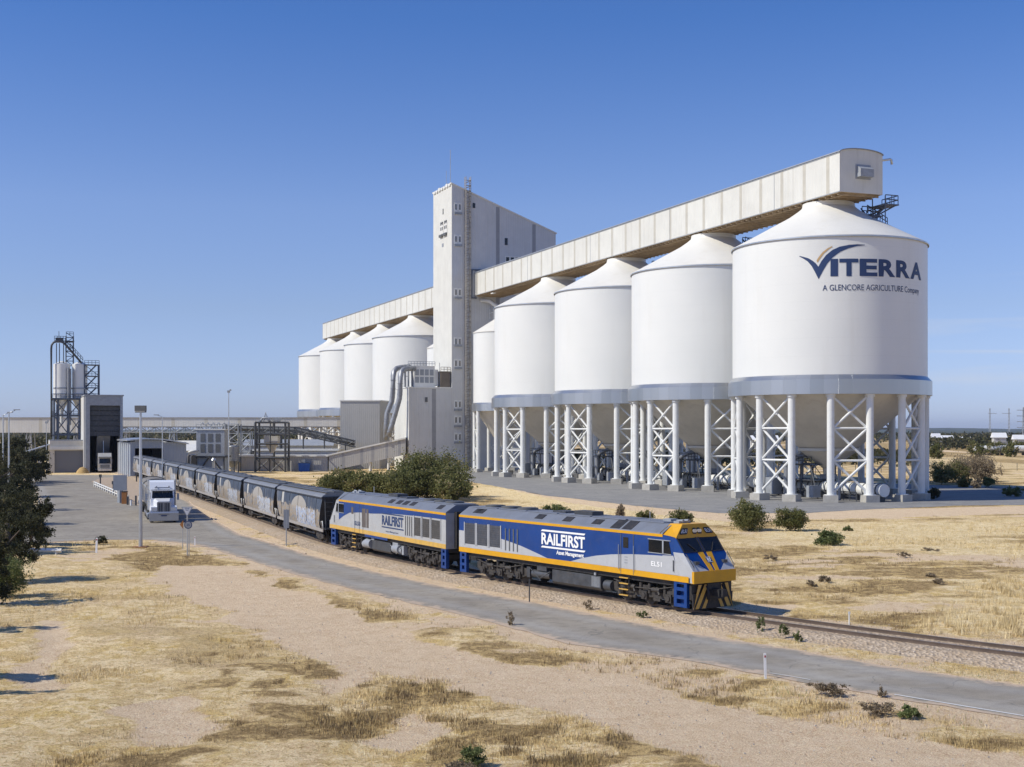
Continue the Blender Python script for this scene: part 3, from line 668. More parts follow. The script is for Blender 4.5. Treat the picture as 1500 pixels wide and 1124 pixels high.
# galleries: arched box on top of the silos
def gallery(name, u0, u1, label, vent=False):
    W, Z0, Z1 = 3.5, 41.6, 46.95; t = thing(name, row(u0)[:2] + (Z0,), RRZ, label, 'conveyor gallery', 'enclosed conveyor galleries on the silo tops'); L = u1-u0; z1 = Z1-Z0
    wm = MB()
    for s_ in (-1, 1): wm.bb(0, L, s_*(W-.12), s_*W, 0, z1)
    wm.bb(0, .12, -W+.13, W-.13, .02, z1); wm.bb(L-.12, L, -W+.13, W-.13, .02, z1)
    arc = [(W-.13,z1+.0)]; N = 12
    arc = [(W*.985*math.cos(PI*i/N), z1 + .62*math.sin(PI*i/N)) for i in range(N+1)]
    wm.prism(arc, 'x', .004, .12); wm.prism(arc, 'x', L-.12, L-.004)
    wall = wm.build('wall', MT['clad_white'], t)
    sp = MB(); u = 2.7
    while u < L-1: sp.bb(u-.36, u+.36, W+.003, W+.012, .03, z1-.03); u += 5.6
    sp2 = MB(); u = 0.0
    sp.build_each('translucent_strip', MT['strip'], wall)
    jm = MB(); u = SP*.5
    while u < L: jm.bb(u-.05, u+.05, W+.002, W+.03, .02, z1-.02); u += SP
    for zz in (.0, z1-.12): jm.bb(0, L, W+.004, W+.06, zz, zz+.1)
    jm.build('trim', MT['greysteel'], wall)
    rm = MB(); arc2 = [((W+.12)*math.cos(PI*i/N), z1+.04 + .68*math.sin(PI*i/N)) for i in range(N+1)]; arc3 = [((W+.02)*math.cos(PI*i/N), z1-.02 + .64*math.sin(PI*i/N)) for i in range(N, -1, -1)]
    P = [(0-.1,y_,z_) for y_,z_ in arc2]; Q = [(L+.1,y_,z_) for y_,z_ in arc2]; rm.add(P+Q, [(i, i+1, N+1+i+1, N+1+i) for i in range(N)], True)
    rm.prism(arc2+arc3, 'x', -.16, -.1); rm.build('roof', MT['greysteel'], t)
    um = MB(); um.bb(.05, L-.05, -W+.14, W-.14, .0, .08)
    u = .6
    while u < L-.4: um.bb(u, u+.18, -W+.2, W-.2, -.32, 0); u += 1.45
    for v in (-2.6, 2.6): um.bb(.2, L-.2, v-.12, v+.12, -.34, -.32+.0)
    um.build('underside', MT['bounce_soffit'], t)
    if vent:
        vm = MB(); vm.bb(-.05, 0, -1.5, .95, 1.9, 3.9); vm.prism([(-.02,3.75),(-.9,3.2),(-.9,2.15),(-.02,2.15)], 'y', -1.4, .75); 
        vm.build('vent_hood', MT['greysteel'], t)
        gm = MB(); gm.path([(1.2,-W,4.9),(1.2,-W-1.2,5.1),(1.2,-W-2.2,5.3),(1.2,-W-2.4,5.2),(1.2,-W-2.45,4.6)], .16, 8); gm.tube((1.2,-W-.02,4.9),(1.2,-W-.6,4.95),.32,10); gm.build('spout', MT['galv'], t)
        wk = MB(); wk.bb(-.2, 3.5, -W-2.6, -W-.2, -1.3, -1.15); railing(wk, [(3.4,-W-2.5,-1.15),(-.1,-W-2.5,-1.15),(-.1,-W-.4,-1.15)], 1.2, .8, .05)
        for x_ in (.2,3.0): wk.bar((x_,-W-2.4,-1.2),(x_,-W+1.5,-3.2),.14); wk.bar((x_,-W-.6,0),(x_,-W-.6,-3.4),.14)
        wk.bar((-.1,-W-.4,-1.2),(-.1,-W-.4,-6.2),.1); wk.bar((2,-W-2,-1.2),(4,-W+1,-4.5),.16); wk.bar((.8,-W-1,-1.3),(3,-W+.6,-4.5),.12); wk.build('end_walkway', MT['bluesteel'], t)
    sad = MB()
    for k in range(10):
        uu = k*SP-u0
        if 2 < uu < L: 
            for v in (2.9,-2.9): sad.bb(uu-1.7, uu-.2, v-.35, v+.35, -.55, -.36)
    if sad.v: sad.build_each('saddle', MT['white'], t)
    return t
gallery('conveyor_gallery', -7.5, 137.0, 'long white enclosed conveyor gallery running over the near silos to the tower', True)
gallery('conveyor_gallery', 150.6, 293.5, 'white enclosed conveyor gallery over the far silos left of the tower')
# ------------------------------------------------------------ workhouse tower; local X along its shaded face, painted grey (to the right), local Y away along the row
T0 = Vector((-14.2, 307.1, 0)); TRZ = RRZ - PI/2; HT = 68.1
t = thing('elevator_tower', tuple(T0), TRZ, 'tall white concrete elevator tower with sloping roof in the middle of the silo rows', 'tower')
def ztop(u): return HT - u*.385
W2 = 26.75; DP = 14.1
wm = MB(); wm.prism([(0,0),(W2,0),(W2,ztop(W2)),(0,HT)], 'y', 0, DP); wall = wm.build('wall', MT['clad_shade'], t)
fm = MB(); fm.bb(-.06, -.003, .05, DP-.05, 0, HT-.35); fm.build('side_cladding', MT['clad_white_y'], wall)  # lighter copy laid on the sunlit side only
rm = MB(); rm.prism([(-.25,HT-.18),(W2+.25,ztop(W2)-.28),(W2+.25,ztop(W2)-.0),(-.25,HT+.12)], 'y', -.2, DP+.2); rm.build('roof', MT['offwhite'], t)
sm_ = MB()
for a in (11.6, 21.0): sm_.bb(a-.45, a+.45, -.012, -.003, 0, ztop(a)-.5)
sm_.build_each('panel_seam', MT['seam'], wall)
pm = MB()
for j in range(7): pm.bb(-.35, -.05, .6+j*1.9, 1.9+j*1.9, HT-.5, HT+.05+(.25 if j % 3 == 1 else 0))
pm.build('parapet', MT['white'], t)
def zt(py, D=307.5): return CH-(py-HZ)*D/F
for (ya, yb) in ((297,314),(344,361),(422,438),(494,508),(526,541),(586,602),(609,626),(634,650)):
    za, zb = zt(ya), zt(yb)
    for q in (0, 1):
        x0 = .55+q*.98; fo = MB().bb(x0, x0+.82, -.10, -.003, zb+.55, za).build('window', MT['white'], t)
        MB().bb(x0+.26, x0+.56, -.115, -.101, za-1.7, za-.4).build('pane', MT['glass'], fo)
        MB().bb(x0-.05, x0+.87, -.42, -.004, zb, zb+.42).build('sill_ledge', MT['sign_grey'], fo)
for q in (0, 1):
    y0 = 3.3+q*2.9; fo = MB().bb(-.16, -.064, y0, y0+2.5, zt(341,311), zt(326,311)).build('window', MT['offwhite'], t); g = MB()
    for c_ in range(2):
        for r_ in range(2): g.bb(-.175, -.161, y0+.25+c_*1.1, y0+.95+c_*1.1, zt(334,311)+r_*1.25-.2, zt(334,311)+r_*1.25+.6)
    g.build_each('pane', MT['louvre'], fo); MB().bb(-.5, -.066, y0+.1, y0+2.4, zt(345,311), zt(341.5,311)).build('sill_ledge', MT['louvre'], fo)
MB().bb(-.12, -.064, 6.1, 6.7, zt(311,310), zt(303,310)).build('window', MT['louvre'], t)
MB().bb(-.12, -.064, 6.1, 7.2, zt(359,310), zt(354,310)).build('window', MT['sign_grey'], t)
for (u0, u1, ya, yb) in ((13.4,14.1,349,359),(13.4,17.2,375,385),(5.2,5.8,301,308)):
    o = MB().bb(u0, u1, -.12, -.004, zt(yb,312), zt(ya,312)).build('window', MT['offwhite'] if u1-u0 > 2 else MT['glass'], t)
    if u1-u0 > 2:
        g = MB()
        for k in range(3): g.bb(u0+.3+k*1.2, u0+1.1+k*1.2, -.135, -.121, zt(yb,312)+.35, zt(ya,312)-.3)
        g.build_each('pane', MT['glass'], o)
# dark collar where the gallery enters the slab
cm = MB(); u0, u1, za, zb = 4.9, 12.4, 47.6, 41.2
cm.bb(u0-.15,u0+.15,-.4,-.004,zb,za); cm.bb(u0-.15,u1,-.4,-.004,za,za+.3); cm.bb(u0-.15,u0+1.2,-.4,-.004,zb-.3,zb); cm.build('gallery_collar', MT['bluesteel'], t)
# riser: narrow caged stair running up the corner
rz_ = MB(); ra, rb, ry = 3.15, 4.35, -1.05; top = HT+1.6
for x_ in (ra, rb):
    for y_ in (ry, -.15): rz_.bar((x_,y_,0),(x_,y_,top),.13)
z = 0.6; k = 0
while z < top-.6:
    for y_ in (ry,): rz_.bar((ra,y_,z),(rb,y_,z+.55 if k % 2 else z),.12)
    rz_.bar((ra,ry,z),(ra,-.15,z),.09); rz_.bar((rb,ry,z),(rb,-.15,z+.5),.09)
    z += .62; k += 1
rz_.build('caged_ladder', M('brownish_galvanised', (.36,.33,.29), .6, .4, .25, 2), t)
am = MB(); am.bar((.6,3,HT),(.6,3,HT+8.5),.10); am.bar((.6,6,HT-.3),(.6,6,HT+4),.07); am.build('antenna', MT['greysteel'], t)
# tubes between slab and first bin
tb = MB(); tb.path([(7.3,-.5,40.6),(8.6,-2.6,40.2),(10.2,-6,38.0)], .5, 10); tb.build('chute', MT['white'], t)
ld = MB()
for x_ in (9.2, 11.6):
    ld.bar((x_,-1.2,24),(x_,-1.2,39),.16); ld.bar((x_,-3.4,24),(x_,-3.4,39),.16)
for q in range(6): 
    zq = 25+q*2.5; railing(ld, [(9.2,-3.4,zq),(11.6,-3.4,zq)], 1.0, 1, .05); ld.bb(9.2,11.6,-3.4,-1.2,zq-.1,zq); ld.bar((9.2,-3.4,zq),(11.6,-3.4,zq+2.5),.1)
ld.build('stair_tower', MT['greysteel'], t)
# lower block in front-left of the tower
t = thing('lift_annexe', tuple(T0 + Vector((math.cos(TRZ), math.sin(TRZ), 0))*-10.6), TRZ, 'tall clad block, tinted grey for shade, attached to the left foot of the tower', 'building')
ZA = 19.5
wl = MB().bb(0, 10.55, 0, 12, 0, ZA).build('wall', MT['clad_shade'], t)
MB().bb(-.06, -.003, .02, 11.9, 0, ZA-.05).build('side_cladding', MT['clad_white_y'], wl)  # sunlit side gets the lighter copy, the wall keeps its painted shade
MB().bb(-.2, 10.54, -.15, 12.1, ZA-.004, ZA+.22).build('roof', MT['white'], t)
MB().bb(5.6, 6.6, -.012, -.003, 0, ZA-.2).build('panel_seam', MT['seam'], wl)
MB().bb(3.9, 4.5, -.14, -.004, ZA-3.2, ZA-2.2).bb(3.85, 4.55, -.2, -.15, ZA-3.3, ZA-3.2).build('window', MT['louvre'], t)
# dust filter on top of the annexe
q = T0 + Vector((math.cos(TRZ), math.sin(TRZ), 0))*-9.0
t = thing('dust_filter', (q.x, q.y, ZA+.23), TRZ, 'white louvred dust filter housing on the roof of the grey annexe', 'dust filter')
bx = MB().bb(0, 5.1, 1.2, 6, 0, 5.0).bb(5.1, 6.1, 1.6, 5.6, .3, 4.2).build('housing', MT['white'], t)
lv = MB()
for c_ in range(4):
    for r_ in range(2): lv.bb(.25+c_*1.2, 1.2+c_*1.2, 1.17, 1.197, 1.0+r_*1.75, 2.4+r_*1.75)
lv.build_each('louvre', MT['sign_grey'], bx)
rl = MB(); railing(rl, [(-1.5,1.0,5.0),(5.1,1.0,5.0)], 1.0, .7, .04); rl.bar((6.3,1.2,0),(6.3,1.2,5.8),.12); railing(rl, [(-1.5,1.0,0),(-1.5,4.0,0)], 5.0, 3, .05); rl.build('railing', MT['greysteel'], t)
pl_ = MB()
for k in range(3): pl_.tube((-1.9+k*.85,2.2,0),(-1.9+k*.85,2.2,4.4),.22,10)
pl_.build('pipe', MT['galv2'], t)
pf = MB(); pf.bb(6.4, 8.6, .4, 3.2, 0, 3.6); pf.bb(6.2, 8.8, .2, 3.4, 3.6, 3.75); railing(pf, [(6.3,.25,3.75),(8.7,.25,3.75)], 1, .6, .04); pf.build('fan_unit', M('brown_housing', (.16,.13,.10), .6), t)
# two big ducts coming down from the filter
dt = thing('dust_duct', at(577, 630, 301), 0, 'pair of fat grey dust ducts bending down from the roof filter', 'duct')
def duct(pts, r):
    mb = MB(); o = Vector(at(577, 630, 301)); P = [Vector(at(*p))-o for p in pts]; mb.path(P, r, 14)
    for a, b in zip(P[:-1], P[1:]):
        n = int((b-a).length/1.6)
        for k in range(n): c = a.lerp(b, (k+.5)/max(1,n)); d = (b-a).normalized(); mb.tube(c-d*.06, c+d*.06, r+.06, 14)
    mb.build('duct_run', MT['galv2'], dt)
duct([(607,540,304),(598,540,302),(591,541.5,301),(588,545,300.5),(586.5,552,300),(586,572,300),(585,584,300),(580,602,300),(573,626,300),(569,640,300)], .62)
duct([(600,537.5,307),(588,538.5,305),(581,540,304),(577.5,544,303.5),(576,551,303),(575.5,575,303),(574,588,303),(567,606,303),(566,622,303),(565,645,303)], .62)
# ------------------------------------------------------------ low inclined conveyor housing and its flat shed in front of the annexe
def W3(px, py, D): return Vector(at(px, py, D))
t = thing('inclined_conveyor', at(482, 690, 303), 0, 'white-roofed enclosed conveyor climbing from the low shed to the grey annexe', 'conveyor gallery')
o = W3(482, 690, 303); o.z = 0; a = W3(480, 666, 303)-o; b = W3(594, 641, 302.6)-o; t.location = o
hh = 4.0
def incl(mb, y0, y1, dz0, dz1, x0=0., x1=1.):
    A = a.lerp(b, x0); B = a.lerp(b, x1)
    mb.prism([(A.x, A.z+dz0), (B.x, B.z+dz0), (B.x, B.z+dz1), (A.x, A.z+dz1)], 'y', y0, y1); return mb
wl = incl(MB(), 0, 3.2, -hh, -.35).build('wall', MT['clad_tan'], t)
incl(MB(), -.25, 3.45, -.346, 0).build('roof', MT['offwhite'], t)
sm_ = MB()
for q in (.18,.42,.56,.74,.90): incl(sm_, -.012, -.003, -hh+.02, -.36, q, q+.035)
sm_.build_each('panel_seam', MT['seam'], wl)
lg = MB()
for x_ in (9.5, 13.8): z_ = a.z+(b.z-a.z)*x_/(b.x)-hh; lg.bar((x_,.4,0),(x_,.4,z_),.35); lg.bar((x_,2.8,0),(x_,2.8,z_),.35)
lg.build_each('trestle', MT['white'], t)
t = thing('low_shed', at(338, 690.4, 303)[:2], 0, 'long low grey shed with thin white roof edge behind the hopper wagons', 'shed')
L = W3(482,0,303).x - W3(338,0,303).x
wl = MB().bb(0, L-.05, 0, 6, 0, 3.4).build('wall', MT['clad_tan'], t); MB().bb(-.3, L-.1, -.3, 6.3, 3.404, 3.75).build('roof', MT['offwhite'], t)
dm = MB(); dm.bb(L-6.2, L-4.1, -.08, -.003, 0, 2.9); dm.build('door', MT['sign_grey'], t)
dm = MB()
for q in (2.2, 5.5, 9, 13.2): dm.bb(q, q+.25, -.09, -.003, 0, 3.3)
dm.build_each('downpipe', MT['steel'], wl)
t = thing('upper_shed', at(372, 676, 312)[:2], 0, 'pale flat roofed shed standing behind the long low grey shed', 'shed')
wl = MB().bb(0, 20, 0, 9, 0, 4.6).build('wall', MT['clad_pale'], t); MB().bb(-.4, 20.4, -.4, 9.4, 4.604, 5.0).build('roof', MT['offwhite'], t)
# annexe: grey cube building left of the ducts
t = thing('grey_annexe', at(498.5, 690, 322)[:2], 0, 'windowless grey clad cube building left of the dust ducts', 'building')
zt_ = at(0, 588, 322)[2]; w_ = W3(556.5,0,322).x - W3(498.5,0,322).x
x2 = W3(571,0,331).x - W3(498.5,0,322).x
wl = MB().prism([(0,0),(w_,0),(x2,9),(x2-w_,9)], 'z', 0, zt_).build('wall', MT['clad_tan'], t)
MB().prism([(-.2,-.2),(w_+.15,-.2),(x2+.2,9.2),(x2-w_-.2,9.2)], 'z', zt_+.004, zt_+.3).build('roof', MT['offwhite'], t)
# long horizontal gallery across the back of the yard
t = thing('elevated_conveyor', at(-60, 633, 380)[:2], 0, 'very long level conveyor gallery on trusses crossing behind the whole yard', 'conveyor gallery')
xa = W3(-60,0,380).x; L = W3(500,0,380).x-xa; z0_ = 8.9; z1_ = 13.1
x1_ = W3(122,0,380).x-xa; x2_ = W3(178,0,380).x-xa
wl = MB().bb(0, x1_+6, 0, 3.6, z0_, z1_).bb(x1_+6.01, L, 0, 3.6, z0_+1.8, z1_).build('wall', MT['clad_pale'], t)
MB().bb(-.1, L+.1, -.2, 3.8, z1_+.004, z1_+.32).build('roof', MT['seam'], t)
sp = MB()
q = 4
while q < L: sp.bb(q, q+1.0, -.012, -.003, z0_+(1.82 if q > x1_+6 else .05), z1_-.05); q += 9.7
sp.build_each('translucent_strip', MT['strip'], wl)
tr_ = MB(); truss(tr_, (x1_+7, 1.8, z0_+.1), (L, 1.8, z0_+.1), 1.6, 3.2, 2.2, .11); tr_.build('truss', MT['greysteel'], t)
lg = MB()
for q in range(8):
    x_ = 6+q*14
    for y_ in (.4, 3.2): lg.bar((x_-.8,y_,0),(x_-.3,y_,z0_),.3); lg.bar((x_+1.4,y_,0),(x_+.9,y_,z0_),.3)
    for z_ in (3,6): lg.bar((x_-.6,.4,z_),(x_+1.1,.4,z_),.2)
    lg.bar((x_-.7,.4,0),(x_+1.1,.4,3),.15); lg.bar((x_+1.2,.4,3),(x_-.5,.4,6),.15); lg.bar((x_-.5,.4,6),(x_+.9,.4,z0_),.15)
lg.build('trestle', MT['greysteel'], t)
# dark inclined truss conveyor descending from the hopper frame
t = thing('truss_conveyor', at(329, 690, 318)[:2], 0, 'dark open truss conveyor sloping down to the right towards the grey cube', 'conveyor')
o = W3(329,690,318); o.z = 0
p = [W3(329,633,318)-o, W3(432,635,318)-o, W3(520,655,318)-o]
tr_ = MB(); truss(tr_, p[0], p[1], 1.5, 2.2, 1.8, .10); truss(tr_, p[1], p[2], 1.5, 2.2, 1.8, .10); tr_.build('truss', MT['steel'], t)
bl = MB(); bl.bar(p[0]+Vector((0,0,.9)), p[1]+Vector((0,0,.9)), .9); bl.bar(p[1]+Vector((0,0,.9)), p[2]+Vector((0,0,.9)), .9); bl.build('belt', MT['louvre'], t)
lg = MB()
for q in (.1,.45,.8): c = p[0].lerp(p[1], q); lg.bar((c.x,-1,0),(c.x,-1,c.z),.3); lg.bar((c.x,1,0),(c.x,1,c.z),.3)
for q in (.15,.5,.85): c = p[1].lerp(p[2], q); lg.bar((c.x,-1,0),(c.x,-1,c.z),.25)
lg.build_each('trestle', MT['steel'], t)
# white lattice legs seen below the far silos
# dark open frame with a hopper
t = thing('raised_grain_hopper', at(374, 692, 296)[:2], 0, 'dark open steel frame holding a pale hopper beside the low shed', 'steel frame')
o = W3(374,692,296); o.z = 0; w_ = (W3(418,0,296)-W3(374,0,296)).x; zt_ = at(0,619,296)[2]
fm = MB()
for x_ in (0, w_*.5, w_):
    for y_ in (0, 4.5):
        if x_ == w_*.5 and y_ == 0: fm.bar((x_,y_,4.5),(x_,y_,zt_),.2); continue
        fm.bar((x_,y_,0),(x_,y_,zt_),.38)
for z_ in (3.2, 6.4, 8.6, zt_):
    for y_ in (0,4.5): fm.bar((0,y_,z_),(w_,y_,z_),.3)
    for x_ in (0,w_): fm.bar((x_,0,z_),(x_,4.5,z_),.3)
for s_ in (0, w_*.5): fm.bar((s_,0,0),(s_+w_*.5,0,3.2),.15); fm.bar((s_+w_*.5,0,0),(s_,0,3.2),.15)
fm.build('frame', MT['steel'], t)
hm = MB()
def frust(mb, c, w0, d0, z0, w1, d1, z1):
    A = [(c[0]-w0,c[1]-d0,z0),(c[0]+w0,c[1]-d0,z0),(c[0]+w0,c[1]+d0,z0),(c[0]-w0,c[1]+d0,z0)]; B = [(c[0]-w1,c[1]-d1,z1),(c[0]+w1,c[1]-d1,z1),(c[0]+w1,c[1]+d1,z1),(c[0]-w1,c[1]+d1,z1)]
    mb.add(A+B, [(3,2,1,0),(4,5,6,7),(0,1,5,4),(1,2,6,5),(2,3,7,6),(3,0,4,7)]); return mb
frust(hm, (3.4, 2.2), .3, .3, 4.3, 1.6, 1.5, 6.9); frust(hm, (3.4,2.2), 1.6, 1.5, 6.9, 1.6, 1.5, 8.2); hm.build('hopper', MT['pale_conc'], t)
pm = MB(); pm.path([(.8,1,zt_),(1.5,1,zt_+1),(2.6,1,zt_+1),(3.2,1,zt_+.1)], .3, 8); pm.path([(1.5,2,zt_+.2),(2.0,2,zt_+2.3),(2.6,2,zt_+.4)], .18, 6); railing(pm, [(0,-.1,zt_),(w_,-.1,zt_)], 1, .9, .04); pm.box((4.6,2,zt_+.6),(1.4,1.4,1.0)); pm.build('pipe', MT['greysteel'], t)
t = thing('blue_skip', at(438, 690.2, 301)[:2], 0, 'small blue metal bin standing against the long low shed', 'bin')
MB().prism([(0,0),(2.3,0),(2.5,1.9),(-.2,1.9)], 'y', 0, .95).build('body', MT['bluepaint'], t); MB().bb(-.25,2.55,-.06,1.0,1.9,2.0).build('rim', MT['bluesteel'], t)
# dust house: pale upper box with six windows on dark braced base
t = thing('filter_house', at(287.5, 684, 285)[:2], 0, 'pale two storey filter house with six windows on a dark braced base', 'building')
w_ = 6.2
wl = MB().bb(0, w_, 0, 5, 3.9, 9.6).build('upper_wall', MT['greysteel'].copy(), t); MT_ = wl.data.materials[0]; 
MB().bb(-.2, w_+.2, -.2, 5.2, 9.604, 9.85).build('roof', MT['offwhite'], t)
wn = MB()
for c_ in range(3):
    for r_ in range(2): wn.bb(.95+c_*1.65, 1.95+c_*1.65, -.07, -.003, 4.7+r_*2.3, 6.5+r_*2.3)
wn.build_each('window', MT['louvre'], wl)
MB().bb(-.3, w_+.3, -.4, 5.2, 3.5, 3.896).build('deck', MT['steel'], t)
MB().bb(.1, w_-.1, .2, 4.9, 0, 3.496).build('base', MT['clad_shed'], t)
bm_ = MB()
for a_, b_ in (((.2,0,0),(2.7,0,3.4)),((6.0,0,0),(3.5,0,3.4)),((.1,0,0),(.1,0,3.5)),((6.1,0,0),(6.1,0,3.5))): bm_.bar(a_, b_, .22)
bm_.build('brace', MT['steel'], t)
rl = MB(); railing(rl, [(0,-.1,9.85),(w_,-.1,9.85)], 1.0, 1, .035)
for q in range(5): rl.path([(.5+q*1.2,2,9.8),(.5+q*1.2,2,10.9),(.9+q*1.2,2,11.2),(1.2+q*1.2,2,10.7)], .13, 6)
rl.build('roof_pipe', MT['greysteel'], t)
t = thing('bent_pipe', at(274, 690, 284)[:2], 0, 'white bent vent pipe left of the filter house', 'pipe')
MB().path([(0,0,0),(0,0,4.0),(.4,0,4.7),(1.2,0,5.0),(2.4,0,5.0),(2.4,0,5.0)], .25, 10).path([(.7,.2,0),(.7,.2,3.7),(1.1,.2,4.2),(2.0,.2,4.2)], .15, 8).build('pipe_run', MT['white'], t)
t = thing('vent_mast', at(313, 690, 282)[:2], 0, 'white mushroom topped vent pipe in front of the filter house base', 'pipe')
MB().tube((0,0,0),(0,0,3.0),.28,10).tube((0,0,3.0),(0,0,3.5),.6,12,.3).build('pipe', MT['galv'], t)
t = thing('tank_cylinder', at(341, 692, 294)[:2], 0, 'upright grey tank with cone foot between the filter house and the low shed', 'tank')
MB().lathe([(0,6.2),(1.3,6.0),(1.4,5.8),(1.4,2.6),(.5,1.2),(.5,.1)], 24).build('shell', MT['galv2'], t); m_ = MB()
for k in range(4): a_ = k*PI/2+.5; m_.bar((1.3*math.cos(a_),1.3*math.sin(a_),0),(1.3*math.cos(a_),1.3*math.sin(a_),3),.18)
m_.build('support', MT['steel'], t)
for i, (px, D, h_, w__, nm) in enumerate([(330,300,11,3.0,'pale lattice stair mast rising behind the filter house'),(352,312,9,2.4,'thin steel lattice frame between the tank and the hopper frame')]):
    t = thing('lattice_mast', at(px, 690, D)[:2], 0, nm, 'steel frame'); m_ = MB()
    for x_ in (0,w__):
        for y_ in (0,w__): m_.bar((x_,y_,0),(x_,y_,h_),.2)
    for k in range(int(h_/2.2)):
        z_ = k*2.2; m_.bar((0,0,z_),(w__,0,z_+2.2),.13); m_.bar((w__,0,z_),(0,0,z_+2.2),.13); m_.bar((0,0,z_+2.2),(w__,0,z_+2.2),.13); m_.bb(0,w__,0,w__,z_+2.15,z_+2.2)
    m_.build('lattice', MT['greysteel'], t)
for i, (px, py, D, L_, W_, H_, lab) in enumerate([(184,640,345,26,12,4.2,'long blue roofed shed far behind the rail loading shed'),(228,641,372,20,12,5.0,'white roofed shed behind the filter house'),(356,655,350,24,10,5.5,'dark sided store behind the hopper frame')]):
    t = thing('yard_shed', at(px, 690, D)[:2], 0, lab, 'shed')
    wl = MB().bb(0, L_, 0, W_, 0, H_).build('wall', MT['clad_shed' if i != 1 else 'clad_pale'], t)
    rf = MB().prism([(-.4,H_),(W_*.5,H_+1.6),(W_+.4,H_),(W_+.4,H_-.12),(-.4,H_-.12)], 'x', -.4, L_+.4).build('roof', MT['greysteel' if i == 2 else 'offwhite'], t)
    dd = MB()
    for q in range(3): dd.bb(2+q*6.5, 6+q*6.5, -.05, -.003, 0, H_-1.2)
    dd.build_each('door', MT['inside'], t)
# ------------------------------------------------------------ truck receival: twin silos on legs, roller door shed, tall tipping shed
DS = 290.0
t = thing('tipping_shed', at(125.5, 693, DS)[:2], TH, 'tall narrow grey tipping shed open at the front with a dark interior', 'shed')
w_ = 8.0; h_ = at(0,580,DS)[2]; dz = at(0,594,DS)[2]
wl = MB().bb(0, .9, 0, 22, 0, h_).bb(w_-.55, w_, 0, 22, 0, h_).bb(.9, w_-.55, 0, .4, dz, h_).bb(.9, w_-.55, 21.6, 22, 0, h_).build('wall', MT['clad_shed'], t)
MB().bb(-.4, -.004, .5, 22, 0, h_-.2).build('side_cladding', MT['clad_pale'], wl)
MB().bb(.02, .88, -.06, -.004, 0, h_-.1).bb(.9,w_-.55,-.05,-.004,dz,h_-.25).build('front_trim', MT['greysteel'], wl)
MB().bb(-.3, w_+.2, -.25, 22.2, h_+.004, h_+.28).build('roof', MT['greysteel'], t)
dd = MB()
for k in range(6): dd.bb(.95, w_-.6, 1.0+k*.1, 1.06+k*.1, dz-1.1-k*1.15, dz-.05-k*1.15)
dd.build_each('roller_door', MT['steel'], t)
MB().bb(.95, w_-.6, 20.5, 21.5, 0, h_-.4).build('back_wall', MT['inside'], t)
t = thing('receival_shed', at(73, 693, DS)[:2], TH, 'low pale shed with closed grey roller door and canopy left of the tall tipping shed', 'shed')
w_ = 8.3; hs = at(0,646,DS)[2]
wl = MB().bb(0, 1.0, 0, 9, 0, hs).bb(w_-.9, w_-.02, 0, 9, 0, hs).bb(1.0, w_-.9, 0, 9, 5.0, hs).build('wall', MT['pale_conc'], t)
MB().bb(1.0, w_-.9, .35, .45, 0, 5.0).build('roller_door', MT['roller'], t)
MB().bb(-.1, w_-.02, -.5, -.004, 5.2, 5.9).build('fascia', MT['offwhite'], t)
MB().prism([(-4.8,4.6),(-.05,6.2),(-.05,6.4),(-4.9,4.8)], 'y', .5, 8).build('canopy', MT['greysteel'], t)
lg = MB()
for x_ in (-4.5,-2.2,-.5): lg.bar((x_,.7,0),(x_,.7,5.0),.16)
lg.bb(-2.4,-1.2,3,3.2,0,3.4); lg.build('canopy_post', MT['white'], t)
MB().bb(0, w_-.02, 0, 9, hs+.004, hs+.2).build('roof', MT['greysteel'], t)
# twin silos
DZ = 302.0
t = thing('twin_hopper_bins', at(104, 693, DZ)[:2], TH, 'pair of tall white bins on a dark steel frame with a bucket elevator above', 'silo')
o = W3(104,693,DZ); o.z = 0
def L3(px, py, dy=0): v = W3(px, py, DZ)-o; return (v.x/.98, dy, v.z)
for i, px in enumerate((91.5, 116)):
    x_ = L3(px,0)[0]; zt2, zb2 = L3(0,534)[2], L3(0,584)[2]
    b_ = MB().lathe([(1.85 if i == 0 else 1.7, zb2),(1.85 if i == 0 else 1.7, zt2),(.4,zt2+.7),(0,zt2+.7)], 32, (x_,0,0)).lathe([(1.8,zb2),(.4,zb2-2.8),(.3,zb2-6)], 24, (x_,0,0)).build('bin', MT['silo'], t)
    MB().lathe([(1.93,zb2+2.2),(1.93,zb2+2.5)], 32, (x_,0,0)).lathe([(1.93,zb2+.9),(1.93,zb2+1.1)], 32, (x_,0,0)).build('hoop', MT['greysteel'], b_)
fm = MB(); zb2 = L3(0,585)[2]; zl = at(0,640,DZ)[2]; xl, xr = L3(80.5,0)[0], L3(120,0)[0]
for x_ in (xl, xl+.9, (xl+xr)/2, xr-.7, xr):
    for y_ in (-2.1, 2.1): fm.bar((x_,y_,0),(x_,y_,zb2),.36)
for z_ in (zb2, zb2-3.8, zl+.5):
    for y_ in (-2.1,2.1): fm.bar((xl-.4,y_,z_),(xr+.5,y_,z_),.34)
for z0_, z1_ in ((zl+.5, zb2-3.8),(zb2-3.8, zb2)):
    m_ = (xl+xr)/2; fm.bar((xl,-2.1,z0_),(m_,-2.1,z1_),.16); fm.bar((m_,-2.1,z0_),(xl,-2.1,z1_),.16); fm.bar((m_,-2.1,z0_),(xr,-2.1,z1_),.16); fm.bar((xr,-2.1,z0_),(m_,-2.1,z1_),.16)
fm.bb(xl-.5, xr+.8, -2.6, 2.4, zb2-.02, zb2+.15); fm.build('frame', MT['bluesteel'], t)
rl = MB(); railing(rl, [(xl-.4,-2.5,zb2+.15),(xr+.7,-2.5,zb2+.15)], 1.0, .9, .04); railing(rl, [(xl-.4,-2.2,zb2-3.8),(xr+.7,-2.2,zb2-3.8)], 1.0, .9, .04)
rl.build('railing', MT['bluesteel'], t)
